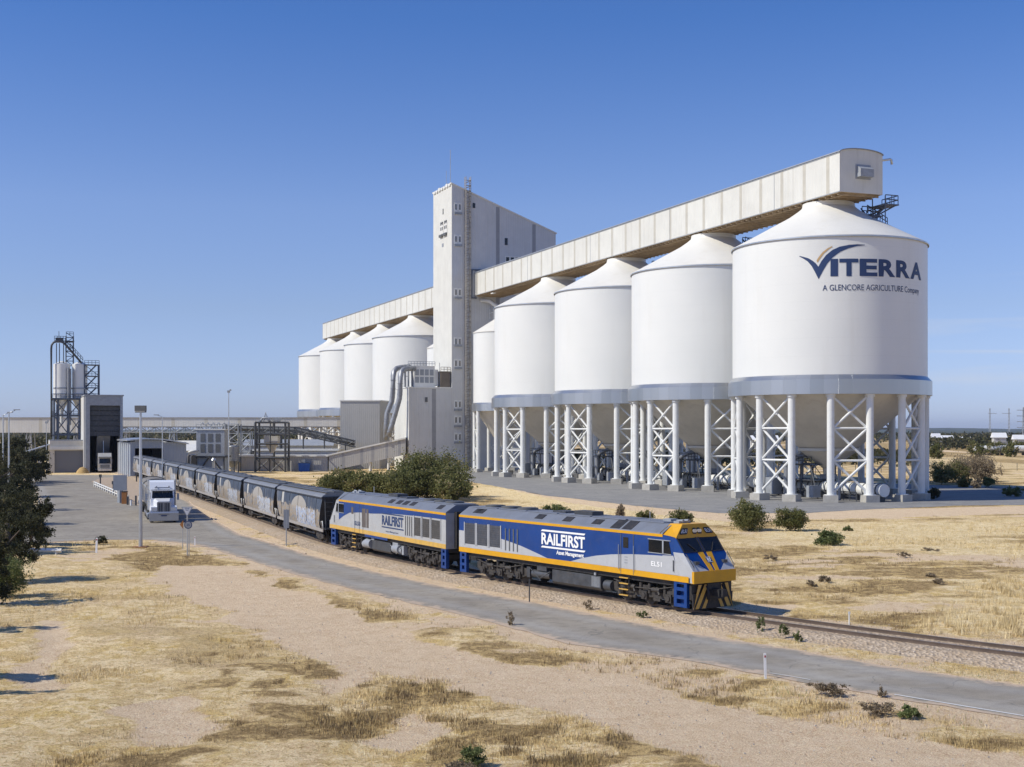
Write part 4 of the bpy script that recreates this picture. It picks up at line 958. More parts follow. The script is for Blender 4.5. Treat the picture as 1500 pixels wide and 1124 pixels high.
MB().tube(L3(103,545,-1.9)[:2]+(zb2-6,), L3(103,541,-1.9), .16, 8).tube(L3(100,545,-1.9)[:2]+(zb2-6,), L3(100,540,-1.9), .3, 8).build('downpipe', MT['galv2'], t)
# bucket elevator head and mast
mm = MB(); xa_, xb_ = L3(97.5,0)[0], L3(107.5,0)[0]; zt3 = L3(0,492)[2]
for x_ in (xa_, xb_):
    for y_ in (.2, 1.8): mm.bar((x_,y_,zb2),(x_,y_,zt3),.16)
z_ = L3(0,536)[2]; k = 0
while z_ < zt3:
    mm.bar((xa_,.2,z_),(xb_,.2,z_),.12); mm.bar((xa_ if k % 2 else xb_,.2,z_),(xb_ if k % 2 else xa_,.2,z_+1.1),.1); mm.bb(xa_,xb_,.2,1.8,z_,z_+.06); z_ += 1.1; k += 1
railing(mm, [(xa_,.1,zt3),(xb_,.1,zt3)], .9, .6, .04); mm.bb(xa_-2.6,xb_+.2,-.2,2,L3(0,499.5)[2]-.1,L3(0,499.5)[2]); railing(mm, [(xa_-2.6,-.2,L3(0,499.5)[2]),(xa_,-.2,L3(0,499.5)[2])], 1, .6, .04)
mm.bar((xa_-1.6,0,zt3-1.2),(xa_-1.6,0,zt3+1.0),.1); mm.build('elevator_mast', MT['bluesteel'], t)
pm = MB(); pm.path([L3(77,640,-1.2),L3(77,512,-1.2),L3(77.5,507,-1.2),L3(80,503,-1.2),L3(84,501.5,-1.2),L3(90,501.5,-1.2),L3(95,504,-1.2),L3(118,532,-1.2)], .24, 8)
for a_, b_ in ((L3(84,504,-1.4),L3(84,533,-1.4)),(L3(88,504,-1.4),L3(88,533,-1.4)),(L3(93.5,504,-1.4),L3(93.5,536,-1.4))): pm.tube(a_, b_, .10, 6)
pm.bar(L3(93,501,.5), L3(119,532,.5), .3); railing(pm, [L3(96,503,-.6), L3(120,531,-.6)], 1.1, .8, .04); pm.box(L3(88,499,0),(1.6,1.4,1.1)); pm.build('pipe', MT['steel'], t)
st = MB(); xs0, xs1 = L3(122,0)[0], L3(142,0)[0]; ztp = L3(0,534)[2]
for x_ in (xs0, xs1):
    for y_ in (-1.5, 1.5): st.bar((x_,y_,zb2-4),(x_,y_,ztp),.2)
for k, py in enumerate((534.5, 551, 568, 583)):
    z_ = L3(0,py)[2]; st.bb(xs0-.1,xs1+.1,-1.6,1.6,z_-.1,z_+.08); railing(st, [(xs0,-1.55,z_),(xs1,-1.55,z_)], 1.0, .8, .035)
    if k: zu = L3(0,(534.5,551,568,583)[k-1])[2]; st.bar((xs0+.2,-1.2,z_),(xs1-.6,-1.2,zu),.22); st.bar((xs1,-1.5,z_),(xs0,-1.5,zu),.1)
st.build('stair_tower', MT['bluesteel'], t)
# rail loading shed
t = thing('rail_shed', at(191, 699, 262)[:2], TH, 'low curved-roof rail loading shed the hopper wagons run out of', 'shed')
o = W3(191,699,262); o.z = 0
x1_ = 0.0; x2_ = (W3(271,0,262)-o).x; xo0, xo1 = (W3(197.5,0,262)-o).x, (W3(238,0,262)-o).x
hs = at(0,645,262)[2]; hd = at(0,657,262)[2]
wl = MB().bb(x1_, xo0, 0, .4, 0, hs-.3).bb(xo1, x2_, 0, .4, 0, hs-.4).bb(xo0, xo1, 0, .4, hd, hs).bb(x2_-.3, x2_, .4, 24, 0, hs-.6).bb(xo1,x2_-.3,23.6,24,0,hs-.6).build('wall', MT['clad_shed'], t)
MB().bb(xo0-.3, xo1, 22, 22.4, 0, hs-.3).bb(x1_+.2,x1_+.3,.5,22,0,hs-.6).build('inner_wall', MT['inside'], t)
N = 10; rf = MB(); A = []
for k in range(N+1): u = k/N; x_ = -0.7 + u*(x2_+1.1); A.append((x_, hs-.8+1.2*math.sin(PI*(.25+.7*u))))
rf.prism(A + [(x_, z_-.25) for x_, z_ in A[::-1]], 'y', -.8, 24); rf.build('roof', MT['galv'], t)
pm = MB()
for q in range(6): pm.box((-.35,.6+q*4.6,(hs-.6)/2),(.3,.4,hs-.6))
pm.build_each('post', MT['white'], t)
bk = MB(); bk.bb(0,.15,.42,26,0,hs-.5); bk.build('side_wall', MT['clad_shed'], t)
# ------------------------------------------------------------ pipes and gear under the silos
for k in range(4):
    u0 = k*SP-13.5; t = thing('aeration_duct', row(u0, .8), RRZ, ['white ribbed duct lying under the lettered silo','white ribbed duct lying under the second silo','white ribbed duct lying under the third silo','white ribbed duct lying under the fourth silo'][k], 'duct', 'ribbed ducts along the silo centre line')
    d = MB(); d.tube((0,0,1.5),(SP-1.2,0,1.5),.85,18); d.path([(5,-1.6,1.2),(9,-2.6,1.2),(14,-2.6,1.2),(20,-2.0,1.2)], .35, 10)
    d.build('tube', MT['white'], t); c = MB()
    for q in range(22): c.tube((.8+q*1.4,0,1.5),(.9+q*1.4,0,1.5),.93,18)
    for q in range(8): c.box((1+q*4,0,.45),(.35,1.5,.9))
    c.build('clamp_ring', MT['steel'], t)
    e = MB(); railing(e, [(3,2.2,0),(SP-4,2.2,0)], 1.2, 1.4, .04); railing(e, [(12,-3.4,0),(SP-3,-3.4,0)], 1.3, 1.2, .05); e.build('railing', MT['steel'], t)
    g = MB(); g.box((10.8,3.6,1.0),(1.6,1.2,1.6)); g.box((16.4,3.2,.8),(1.0,.8,1.4)); g.box((21.5,3.0,1.4),(2.0,1.6,2.4)); g.build_each('control_cabinet', MT['greysteel'], t); g = MB(); g.tube((18.2,3.0,0),(18.2,3.0,4.6),.45,12); g.path([(18.2,3.0,4.6),(17.6,2.4,5.4),(15.4,1.0,6.2)], .35, 10); g.tube((21,-1.5,0),(21,-1.5,8.6),.25,10); g.tube((6.2,2.6,0),(6.2,2.6,5.6),.22,10); g.build_each('air_pipe', MT['galv2'], t)
    st = MB()
    for x_ in (13.0,15.6,18.4,21.2):
        for y_ in (-1.6, 2.4): st.bar((x_,y_,0),(x_,y_,4.6),.18)
    for z_ in (2.4,4.6):
        for y_ in (-1.6,2.4): st.bar((13,y_,z_),(21.2,y_,z_),.16)
        st.bb(13,21.2,-1.6,2.4,z_-.06,z_)
    for y_ in (-1.6,2.4): st.bar((13,y_,0),(15.6,y_,2.4),.1); st.bar((21.2,y_,0),(18.4,y_,2.4),.1); st.bar((15.6,y_,2.4),(18.4,y_,4.6),.1)
    railing(st, [(13,2.4,4.6),(21.2,2.4,4.6)], 1.1, 1.0, .04); st.bar((11.2,2.6,0),(13,2.6,4.6),.16); st.build('gate_platform', MT['steel'], t)
# ------------------------------------------------------------ rolling stock helpers (local x forward, visible side is -y, z above rail head)
def wheelset(mb, x, r=.5):
    for s_ in (-1, 1): mb.tube((x,s_*.68,r),(x,s_*.81,r),r,20); mb.tube((x,s_*.62,r),(x,s_*.68,r),r+.035,20); mb.tube((x,s_*.81,r),(x,s_*.95,r),.17,10)
    mb.tube((x,-.7,r),(x,.7,r),.1,8)
def loco_bogie(par, xc):
    fr = MB()
    for s_ in (-1, 1):
        y_ = s_*1.05
        fr.prism([(xc-2.6,.55),(xc-2.6,.95),(xc-1.9,1.0),(xc-1.4,.72),(xc-.5,.72),(xc-.2,1.0),(xc+.2,1.0),(xc+.5,.72),(xc+1.4,.72),(xc+1.9,1.0),(xc+2.6,.95),(xc+2.6,.55),(xc+2.2,.42),(xc-2.2,.42)], 'y', y_-.08, y_+.08)
        for dx in (-1.85, 0, 1.85):
            fr.box((xc+dx,y_+s_*.14,.5),(.42,.16,.42)); fr.tube((xc+dx,y_+s_*.1,.5),(xc+dx,y_+s_*.28,.5),.14,12)
            for q in (-.34,.34): fr.tube((xc+dx+q,y_+s_*.1,.62),(xc+dx+q,y_+s_*.1,1.12),.10,10)
        for dx in (-.95,.95):
            fr.tube((xc+dx,y_+s_*.15,.95),(xc+dx+.35,y_+s_*.3,.62),.07,8); fr.box((xc+dx,y_+s_*.12,.35),(.5,.12,.14)); fr.tube((xc+dx-.3,y_+s_*.2,.85),(xc+dx+.3,y_+s_*.2,.85),.12,10)
        fr.path([(xc-2.4,y_+s_*.2,1.1),(xc-1.0,y_+s_*.22,.82),(xc+1.0,y_+s_*.22,.9),(xc+2.4,y_+s_*.2,1.15)], .035, 6)
    fr.box((xc,0,.75),(4.6,1.5,.3))
    b = fr.build('bogie', MT['bogie'], par)
    for dx in (-1.85, 0, 1.85): wm = MB(); wheelset(wm, xc+dx, .52); wm.build('wheelset', MT['bogie'], b)
    return b
def side_patch(mb, poly, off, both=True):                             # thin livery panel hugging the flat body side
    for s_ in ((-1, 1) if both else (-1,)): mb.prism(poly, 'y', s_*1.5, s_*(1.5+off))
def loco(label, scheme, number, loc, rz):
    t = thing('diesel_locomotive', loc, rz, label, 'locomotive', 'diesel locomotives at the head of the train')
    A = scheme == 'A'; L0 = -10.4; X1 = 8.4
    body_m = MT['loco_blue'] if A else MT['loco_dirty']
    bd = MB(); cs = [(-1.5,1.46),(1.5,1.46),(1.5,3.72),(-1.5,3.72)]; bd.prism(cs, 'x', L0, X1)
    body = bd.build('body', body_m, t)
    rf = MB(); rc = [(-1.5,3.724),(1.5,3.724),(1.45,3.80),(.78,4.22),(-.78,4.22),(-1.45,3.80)]; rf.prism(rc, 'x', L0+.04, X1-.02)
    roof = rf.build('roof', MT['loco_roof'], t)
    pm = MB()
    for k in range(int(18/3.0)): pm.prism([(-.82,4.225),(.82,4.225),(.78,4.26),(-.78,4.26)], 'x', L0+.3+k*3.0, L0+3.1+k*3.0)
    pm.build_each('roof_hatch', MT['loco_roof'], roof)
    vt = MB()                                                         # small dark vents on the sloping roof flank
    def chf(mb, x0, x1, u0, u1, off=.02):
        for s_ in (-1, 1):
            p = lambda u: (s_*(1.45-.67*u), 3.80+.42*u)
            (ya, za), (yb, zb) = p(u0), p(u1); n_ = (s_*.53*off, .85*off)
            P = [(x0,ya,za),(x1,ya,za),(x1,yb,zb),(x0,yb,zb)]; Q = [(x,y+n_[0],z+n_[1]) for x,y,z in P]
            mb.add(P+Q, [(0,1,2,3),(4,5,6,7),(0,1,5,4),(1,2,6,5),(2,3,7,6),(3,0,4,7)])
    for x_ in ((-9.2,-8.9,-2.8,-.2,2.4) if A else (-9.2,-4.9,-3.7,-2.6,-1.2)): chf(vt, x_ if not A else x_, x_+.75, .25, .8)
    if A: chf(vt, 4.2, 4.95, .0, 1.0); chf(vt, 5.15, 5.9, .0, 1.0)
    vt.build_each('roof_vent', MT['black'], roof)
    fn = MB()
    for x_ in (-8.6,-6.9,-5.2): fn.tube((x_,0,4.24),(x_,0,4.36),.62,20); fn.tube((x_,0,4.36),(x_,0,4.38),.5,20)
    fn.build('radiator_fan', MT['louvre'], roof)
    ex = MB(); ex.box((.6,0,4.36),(1.6,.8,.22)); ex.box((-1.8,.2,4.3),(1.2,.9,.1)); ex.build_each('exhaust', MT['steel'], roof)
    # stripes
    st = MB(); side_patch(st, [(L0,1.47),(X1+1.9,1.47),(X1+1.9,1.76),(L0,1.76)], .012); st.build('lower_stripe', MT['yellow'] if A else MT['yellow_d'], body)
    st = MB(); side_patch(st, [(L0,3.60),(X1,3.60),(X1,3.74),(L0,3.74)], .014); st.build('upper_stripe', MT['yellow'], body)
    g = MB()
    if A:
        x_ = lambda tt: tt-10.4
        top = [(x_(0),2.78),(x_(1.5),2.76),(x_(3.2),2.68),(x_(5),2.5),(x_(6.6),2.27),(x_(8),2.0),(x_(9.1),1.77)]
        side_patch(g, [(x_(0),1.765)]+[(x_(9.1),1.765)]+top[::-1], .009)
        top = [(x_(11.3),1.77),(x_(12.3),2.02),(x_(13.5),2.25),(x_(14.8),2.42),(x_(16.4),2.55),(x_(18),2.63),(x_(19.0),2.66)]
        side_patch(g, [(x_(19.0),1.765),(x_(11.3),1.765)]+top, .009); g.build('grey_swoosh', MT['loco_grey'], body)
    else:
        side_patch(g, [(L0,3.32),(-6,3.30),(-2,3.22),(2,3.02),(4.2,2.98),(6.2,2.85),(7.4,2.55),(8.4,2.2),(8.4,3.595),(L0,3.595)], .009)
        side_patch(g, [(-1.0,1.30),(3.2,1.30),(3.2,1.46),(-1.0,1.46)], .01)
        g.build('blue_swoosh', MT['loco_blue'], body)
    # grilles near the rear
    GM = M('brownish_grille', (.085,.08,.075) if not A else (.075,.08,.095), .6, .2, .2, 3, (.2,.16,.12), .5); fr = MB(); gx = ((-9.7,-8.6),(-8.35,-7.25),(-7.0,-5.9)) if A else ((-9.6,-8.3),(-8.0,-6.9),(-6.6,-5.6))
    for a_, b_ in gx:
        for s_ in (-1,1):
            gr = MB(); gr.bb(a_, b_, s_*1.5, s_*1.512, 2.0, 3.28 if A else 3.2)
            for q in range(9): gr.bb(a_+.02, b_-.02, s_*1.512, s_*1.535, 2.05+q*.135, 2.11+q*.135)
            gr.build('radiator_grille', GM, t)
            fr.bb(a_-.1, a_-.02, s_*1.5, s_*1.54, 1.95, 3.32); fr.bb(b_+.02, b_+.1, s_*1.5, s_*1.54, 1.95, 3.32)
    fr.build_each('grille_frame', MT['loco_grey'] if A else MT['loco_dirty'], t)
    dv = MB()
    for k in range(4): 
        xx = -5.4+k*.4 if A else -5.2+k*.34
        for s_ in (-1,1): dv.bb(xx, xx+.1, s_*1.5, s_*1.53, 1.9, 3.2)
    for xx in ((5.15,6.15) if A else (4.2,5.1,3.5)):
        for s_ in (-1,1): dv.bb(xx, xx+.035, s_*1.5, s_*1.522, 1.5, 3.58)
    dv.build_each('door_edge', MT['louvre'], t)
    if A:
        dw = MB()
        for s_ in (-1,1): dw.bb(5.35,5.75,s_*1.5,s_*1.516,2.85,3.4)
        dw.build_each('door_window', MT['glass'], t)
        hb = MB()
        for s_ in (-1,1):
            for x_ in (5.05,6.25): hb.tube((x_,s_*1.58,1.7),(x_,s_*1.58,3.0),.022,6)
            for z_ in (2.05,2.2,2.35): hb.bb(5.45,5.7,s_*1.5,s_*1.515,z_,z_+.05)
        hb.build('grab_rail', MT['sign_grey'], t)
    else:
        dw = MB()
        for s_ in (-1,1):
            dw.bb(3.0,3.7,s_*1.5,s_*1.52,1.95,3.3); dw.bb(2.45,2.85,s_*1.5,s_*1.52,1.95,3.3); dw.bb(5.4,5.8,s_*1.5,s_*1.516,2.8,3.3)
        dw.build('side_panel', M('brown_filter_panel', (.11,.09,.08), .6, 0, .2), t)
    # lettering
    lm = MB(); tg_ = MB(); nm_ = MB()
    for s_ in (-1, 1):
        def fx(x0, x1, z0, z1): return (lambda u, w_: (x0+(x1-x0)*u if s_ < 0 else x1-(x1-x0)*u, s_*1.518, z0+(z1-z0)*w_))
        if A: text(lm, 'RAILFIRST', fx(-1.8,2.15,2.52,3.18), .032); text(tg_, 'Asset Management', fx(-.4,2.05,1.98,2.28), .03)
        else: text(lm, 'RAILFIRST', fx(-3.75,-.05,2.36,3.04), .032)
        bx = ((-1.85,2.2,3.26,3.36),(-1.85,2.2,2.34,2.44)) if A else ((-3.85,.05,3.12,3.2),(-3.85,.05,2.18,2.26))
        for x0,x1,z0,z1 in bx: lm.prism([(x0,z0),(x1-.12,z0),(x1,z1),(x0+.12,z1)], 'y', s_*1.513, s_*1.518)
        if A: text(nm_, number, fx(7.55,8.35,2.08,2.33), .02)
        else: text(nm_, number, fx(4.05,5.2,2.0,2.3), .03); text(tg_, 'Asset Management', fx(-2.9,-.7,1.86,2.0), .004)
    if not A:
        # second locomotive runs cab-first the other way: text must read on its own left side
        pass
    for q_, n_ in ((lm,'lettering'),(tg_,'tagline'),(nm_,'number')): q_.build(n_, MT['lettering'] if A else MT['navy'], body, fix=False)
    # cab and nose
    sh = MB(); Xa = 10.55
    pr = {'A': (Xa,1.40,1.46), 'B': (Xa,1.40,2.02), 'C': (Xa-.72,1.40,2.88), 'D': (Xa-1.32,1.40,3.62), 'E': (Xa-1.5,.78,4.22), 'S0': (X1,1.5,1.46), 'S1': (X1,1.5,3.72), 'S2': (X1,.78,4.22), 'M0': (Xa-.9,1.5,1.46), 'M1': (Xa-1.35,1.5,2.9),'M2': (Xa-1.6,1.5,3.68)}
    def P_(k, s_): x, y, z = pr[k]; return (x, s_*y, z)
    for s_ in (-1, 1):
        sh.poly([P_(k, s_) for k in ('S0','M0','M1','M2','S1')]); sh.poly([P_(k, s_) for k in ('M0','A','B','C','M1')]); sh.poly([P_(k, s_) for k in ('M1','C','D','M2')])
    sh.poly([P_('B',-1),P_('B',1),P_('C',1),P_('C',-1)]); sh.poly([P_('C',-1),P_('C',1),P_('D',1),P_('D',-1)]); sh.poly([P_('S0',-1),P_('S0',1),P_('A',1),P_('A',-1)]); sh.poly([P_('A',-1),P_('A',1),P_('B',1),P_('B',-1)])
    cab = sh.build('cab', MT['loco_blue'] if A else MT['loco_dirty'], t)
    def lerp3(a, b, u): return tuple(a[i]+(b[i]-a[i])*u for i in range(3))
    def on_face(k0, k1, u, w_, off):                                  # u across (-1..1), w_ from k0 up to k1
        a_, b_ = pr[k0], pr[k1]; x = a_[0]+(b_[0]-a_[0])*w_; y = (a_[1]+(b_[1]-a_[1])*w_)*u; z = a_[2]+(b_[2]-a_[2])*w_
        dx, dz = b_[0]-a_[0], b_[2]-a_[2]; l_ = math.hypot(dx, dz); return (x+dz/l_*off, y, z-dx/l_*off)
    def patch(mb, k0, k1, quad, off):
        P = [on_face(k0,k1,u,w_,off) for u,w_ in quad]; Q = [on_face(k0,k1,u,w_,-.01) for u,w_ in quad]; n = len(P)
        mb.add(P+Q, [tuple(range(n)), tuple(range(n,2*n))]+[(i,(i+1)%n,n+(i+1)%n,n+i) for i in range(n)])
    ap = MB(); ap.bb(Xa-.9, Xa+.05, -1.42, 1.42, 1.44, 2.03); 
    ap.build('front_apron', MT['yellow'] if A else MT['loco_dirty'], cab)
    bw = MB()                                                          # yellow brow over the windscreen
    for s_ in (-1,1):
        bw.poly([(X1,s_*1.51,3.70),(pr['M2'][0],s_*1.51,3.66),(pr['D'][0]+.06,s_*1.41,3.60),(pr['E'][0]+.03,s_*.79,4.24),(X1-.2,s_*.79,4.24),(X1-.2,s_*1.51,3.80),(X1-.2,s_*1.51,3.70)])
    bw.poly([(pr['D'][0]+.06,-1.41,3.60),(pr['D'][0]+.06,1.41,3.60),(pr['E'][0]+.03,.79,4.24),(pr['E'][0]+.03,-.79,4.24)])
    bw.poly([(X1-.2,-.79,4.24),(X1-.2,.79,4.24),(pr['E'][0]+.03,.79,4.24),(pr['E'][0]+.03,-.79,4.24)]); bw.bb(pr['D'][0]-.3,pr['D'][0]+.05,-1.4,1.4,3.56,3.61)
    bw.build('brow', MT['yellow'] if A else MT['loco_roof'], cab)
    ws = MB()
    for s_ in (-1,1): patch(ws, 'C', 'D', [(s_*.06,.06),(s_*.93,.10),(s_*.93,.90),(s_*.06,.92)], .015)
    wo = ws.build_each('windscreen', MT['glass'], cab)[0]
    wf = MB()
    for s_ in (-1,1):
        for q in ([(s_*.03,.0),(s_*.07,.0),(s_*.07,.97),(s_*.03,.97)],[(s_*.93,.02),(s_*.97,.02),(s_*.97,.97),(s_*.93,.97)],[(s_*.03,.0),(s_*.97,.02),(s_*.97,.07),(s_*.03,.05)]): patch(wf,'C','D',q,.03)
        a_ = on_face('C','D',s_*.35,.02,.05); b_ = on_face('C','D',s_*.62,.55,.05); wf.bar(a_,b_,.035)
    wf.build('windscreen_frame', MT['black'], wo)
    if A:
        ys = MB()
        for s_ in (-1,1): patch(ys, 'B','C', [(s_*.045,.0),(s_*.22,.0),(s_*.33,1.0),(s_*.08,1.0)], .02)
        ys.build_each('nose_stripe', MT['yellow'], cab)
        gy = MB()
        for s_ in (-1,1): patch(gy,'B','C',[(s_*.30,.0),(s_*.995,.0),(s_*.995,.82),(s_*.86,.60),(s_*.45,.16)], .015)
        for s_ in (-1,1): gy.poly([(P_(k,s_)[0], P_(k,s_)[1]+s_*.012, P_(k,s_)[2]+(0)) for k in ('M0','A','B','C','M1')])
        for s_ in (-1,1): gy.poly([(X1,s_*1.512,1.77),(pr['M0'][0]-.1,s_*1.512,1.77),(pr['M0'][0]-.02,s_*1.512,1.77),(pr['M1'][0],s_*1.512,2.72),(X1,s_*1.512,2.68)])
        gy.build_each('grey_flank', MT['loco_grey'], cab)
        lg = MB(); patch(lg,'B','C',[(-.13,.42),(.13,.42),(.13,.72),(-.13,.72)], .03); lgo = lg.build('emblem_plate', MT['navy'], cab)
        l2_ = MB(); text(l2_, 'RF', lambda u, w_: on_face('B','C',-.09+.18*u,.48+.18*w_,.037), .03)
        for w_ in (.435,.69): patch(l2_,'B','C',[(-.12,w_),(.12,w_),(.12,w_+.02),(-.12,w_+.02)],.036)
        l2_.build('emblem_letters', MT['lettering'], lgo, fix=False)
    # number boxes / headlights in brow
    def brow_pt(u, w_, off): a_, b_ = (pr['D'][0]+.06,1.41,3.60), (pr['E'][0]+.03,.79,4.24); return (a_[0]+(b_[0]-a_[0])*w_+off, (a_[1]+(b_[1]-a_[1])*w_)*u, a_[2]+(b_[2]-a_[2])*w_+off*.2)
    nb = MB(); 
    for u0,u1 in ((-.93,-.5),(-.22,.02),(.06,.30),(.5,.93)):
        P = [brow_pt(u,w_,.03) for u,w_ in ((u0,.3),(u0+.05,.22),(u1-.05,.22),(u1,.3),(u1,.62),(u1-.05,.7),(u0+.05,.7),(u0,.62))]; nb.add(P, [tuple(range(8))])
    nbo = nb.build_each('number_box', MT['black'], cab)[0]
    nl = MB()
    for u0,u1 in ((-.88,-.55),(.55,.88)): text(nl, number, lambda u, w_, u0=u0, u1=u1: brow_pt(u0+(u1-u0)*u,.33+.26*w_,.04), .02)
    nl.build('number', MT['lettering'], nbo, fix=False)
    hl = MB()
    for u in (-.15,-.06,.13,.22): p = brow_pt(u,.46,.04); hl.tube(p,(p[0]+.04,p[1],p[2]),.085,14)
    hl.build_each('headlight', MT['wheel'], nbo)
    # cab side windows
    sw = MB(); sf = MB()
    for s_ in (-1,1):
        sw.bb(7.35 if A else 7.35, 8.38, s_*1.5, s_*1.518, 2.78, 3.42); sw.prism([(8.5,2.78),(9.05,2.78),(8.86,3.42),(8.5,3.42)],'y',s_*1.5,s_*1.518)
        sf.bb(8.39,8.49,s_*1.5,s_*1.53,2.75,3.45); sf.bb(7.3,9.0,s_*1.5,s_*1.53,3.42,3.46); sf.bb(7.3,9.05,s_*1.5,s_*1.53,2.74,2.78)
    so_ = sw.build_each('side_window', MT['glass'], cab)[0]; sf.build_each('window_frame', MT['greysteel'], so_)
    gb = MB()
    for s_ in (-1,1):
        gb.tube((9.25,s_*1.56,1.95),(9.25,s_*1.56,2.5),.025,6); gb.path([(Xa-.05,s_*1.34,2.0),(Xa-.02,s_*1.36,2.25),(Xa-.55,s_*1.4,2.85)],.022,6); gb.box((Xa-.3,s_*.95,2.42),(.22,.26,.14))
    gb.build('grab_rail', MT['steel'], cab)
    # pilot, plough, steps, coupler
    pl = MB(); pl.bb(Xa-.35, Xa-.2, -1.35, 1.35, .62, 1.44); pl.prism([(-1.30,.16),(1.30,.16),(1.35,.9),(-1.35,.9)], 'x', Xa-.2, Xa-.1); 
    po = pl.build('plough', MT['black'], t); cv = MB()
    for s_ in (-1,1):
        for y0 in (.35,.85,1.3):
            q = [(s_*y0,.17),(s_*(y0+.0),.17)]
        for (ya, yb) in ((.18,.40),(.62,.86),(1.06,1.28)):
            quad = [(s_*(ya+.35),.18),(s_*min(1.3,yb+.35),.18),(s_*max(yb-.28,.02),1.35),(s_*max(ya-.28,.0),1.35)]
            cv.prism([(max(-1.33,min(1.33,a_)),b_) for a_, b_ in quad], 'x', Xa-.1, Xa-.085)
    cv.build_each('warning_stripe', MT['yellow_d'], po)
    cp = MB(); cp.box((Xa+.15,0,.95),(.7,.36,.34)); cp.box((Xa+.5,.08,.95),(.3,.3,.36)); cp.bb(Xa-.15,Xa+.0,-.45,.45,.6,1.4); cp.path([(Xa,.5,1.3),(Xa+.25,.5,.9),(Xa+.1,.5,.45)],.04,6); cp.path([(Xa,-.55,1.3),(Xa+.2,-.55,.9),(Xa+.1,-.5,.5)],.04,6); cp.build('coupler', MT['black'], t); MB().box((L0-.35,0,.95),(.8,.3,.3)).build('coupler', MT['black'], t)
    for s_ in (-1,1):
        for xx in ((Xa-1.35,Xa-.42),(L0+.05,L0+.75)):
            stp = MB(); stp.bb(xx[0],xx[0]+.2,s_*1.28,s_*1.47,.22,1.46); stp.bb(xx[1]-.2,xx[1],s_*1.28,s_*1.47,.22,1.46);
            for z_ in (.22,.62,1.02,1.36): stp.bb(xx[0]+.2,xx[1]-.2,s_*1.40,s_*1.468,z_-.0,z_+(.17 if z_ < 1.3 else .1))
            stp.bb(xx[0]+.12,xx[1]-.12,s_*1.18,s_*1.24,.28,1.46)
            for z_ in (.28,.66,1.04): stp.bb(xx[0]+.12,xx[1]-.12,s_*1.25,s_*1.44,z_,z_+.06)
            so2 = stp.build('step', MT['loco_blue'], t); eg = MB()
            for z_ in (.34,.72,1.1): eg.bb(xx[0]+.13,xx[1]-.13,s_*1.36,s_*1.45,z_+.004,z_+.03)
            eg.build('step_tread', MT['offwhite'], so2)
        ld_ = MB()
        for x_ in (5.0,5.7): ld_.bar((x_,s_*1.42,.3),(x_,s_*1.42,1.45),.05)
        l_ = ld_.build('step', MT['black'], t); e_ = MB()
        for z_ in (.35,.65,.95,1.25): e_.bb(5.0,5.7,s_*1.36,s_*1.5,z_,z_+.045)
        e_.build('step_tread', MT['yellow_d'], l_)
    # underframe, fuel tank
    uf = MB(); uf.bb(L0+.05, Xa-.5, -1.3, 1.3, 1.2, 1.455); uf.build('underframe', MT['black'], t)
    fu = MB()
    if A: fu.prism([(-1.35,.5),(-1.2,.36),(1.2,.36),(1.35,.5),(1.35,1.15),(-1.35,1.15)], 'x', -1.0, 3.3)
    else: fu.prism([(-1.35,.5),(-1.2,.36),(1.2,.36),(1.35,.5),(1.35,1.15),(-1.35,1.15)], 'x', -1.2, 2.2); 
    fo_ = fu.build('fuel_tank', MT['steel'], t); fp = MB()
    for k in range(7): fp.bb(2.55+k*.1,2.6+k*.1,-1.362,-1.352,.55,1.1) if A else fp.bb(1.2+k*.1,1.25+k*.1,-1.362,-1.352,.55,1.1)
    fp.box((2.9 if A else 1.0,-1.38,1.25),(.14,.1,.14)); fp.build('filler', MT['greysteel'], fo_)
    ar = MB()
    for s_ in (-1,1):
        ar.tube((-3.0,s_*1.15,.75),(-1.3,s_*1.15,.75),.22,12); ar.box((-2.0,s_*1.2,1.1),(.9,.3,.25)); ar.tube((3.5,s_*1.1,.7),(4.1,s_*1.1,.7),.28,12); ar.box((-3.3,s_*1.2,.8),(.3,.3,.6)); ar.path([(-3.2,s_*1.35,1.1),(-2.2,s_*1.35,.5),(-1.2,s_*1.35,1.0)],.03,6)
        if not A: ar.tube((2.4,s_*1.2,.8),(3.4,s_*1.2,.8),.34,14); ar.tube((-1.6,s_*1.2,.8),(-2.6,s_*1.2,.8),.3,14); ar.box((2.0,s_*1.2,1.25),(.5,.35,.25))
    ar.build_each('air_tank', MT['greysteel'] if not A else MT['steel'], t)
    for xc in (-6.3, 6.7): loco_bogie(t, xc)
    hn = MB()
    for y_ in (-.18,.18): hn.tube((8.0,y_,4.36),(8.5,y_,4.36),.035,8,.08)
    hn.box((8.2,0,4.28),(.4,.8,.12)); hn.box((7.0,.3,4.3),(.6,.5,.14)); hn.bar((6.3,-.5,4.2),(6.3,-.5,4.75),.04); hn.build_each('horn', MT['greysteel'], roof)
    bf = MB(); bf.bb(L0-.35, L0, -.9, .9, 1.5, 3.8); bf.build('gangway', MT['black'], t)
    return t
def orient(s, rev=False): x, y, h = path(s); return (x, y, RZ), h - PI/2 + (PI if rev else 0)
l_, r_ = orient(-.1); lo1 = loco('blue and silver lead locomotive with yellow nose stripes and white lettering', 'A', 'EL51', l_, r_)
l_, r_ = orient(-22.4, True); lo2 = loco('pale grey second locomotive with blue lettering, coupled behind the blue one', 'B', 'EL53', l_, r_)
lo2['label'] = 'pale grey second locomotive with blue lettering, coupled between the lead locomotive and the wagons'
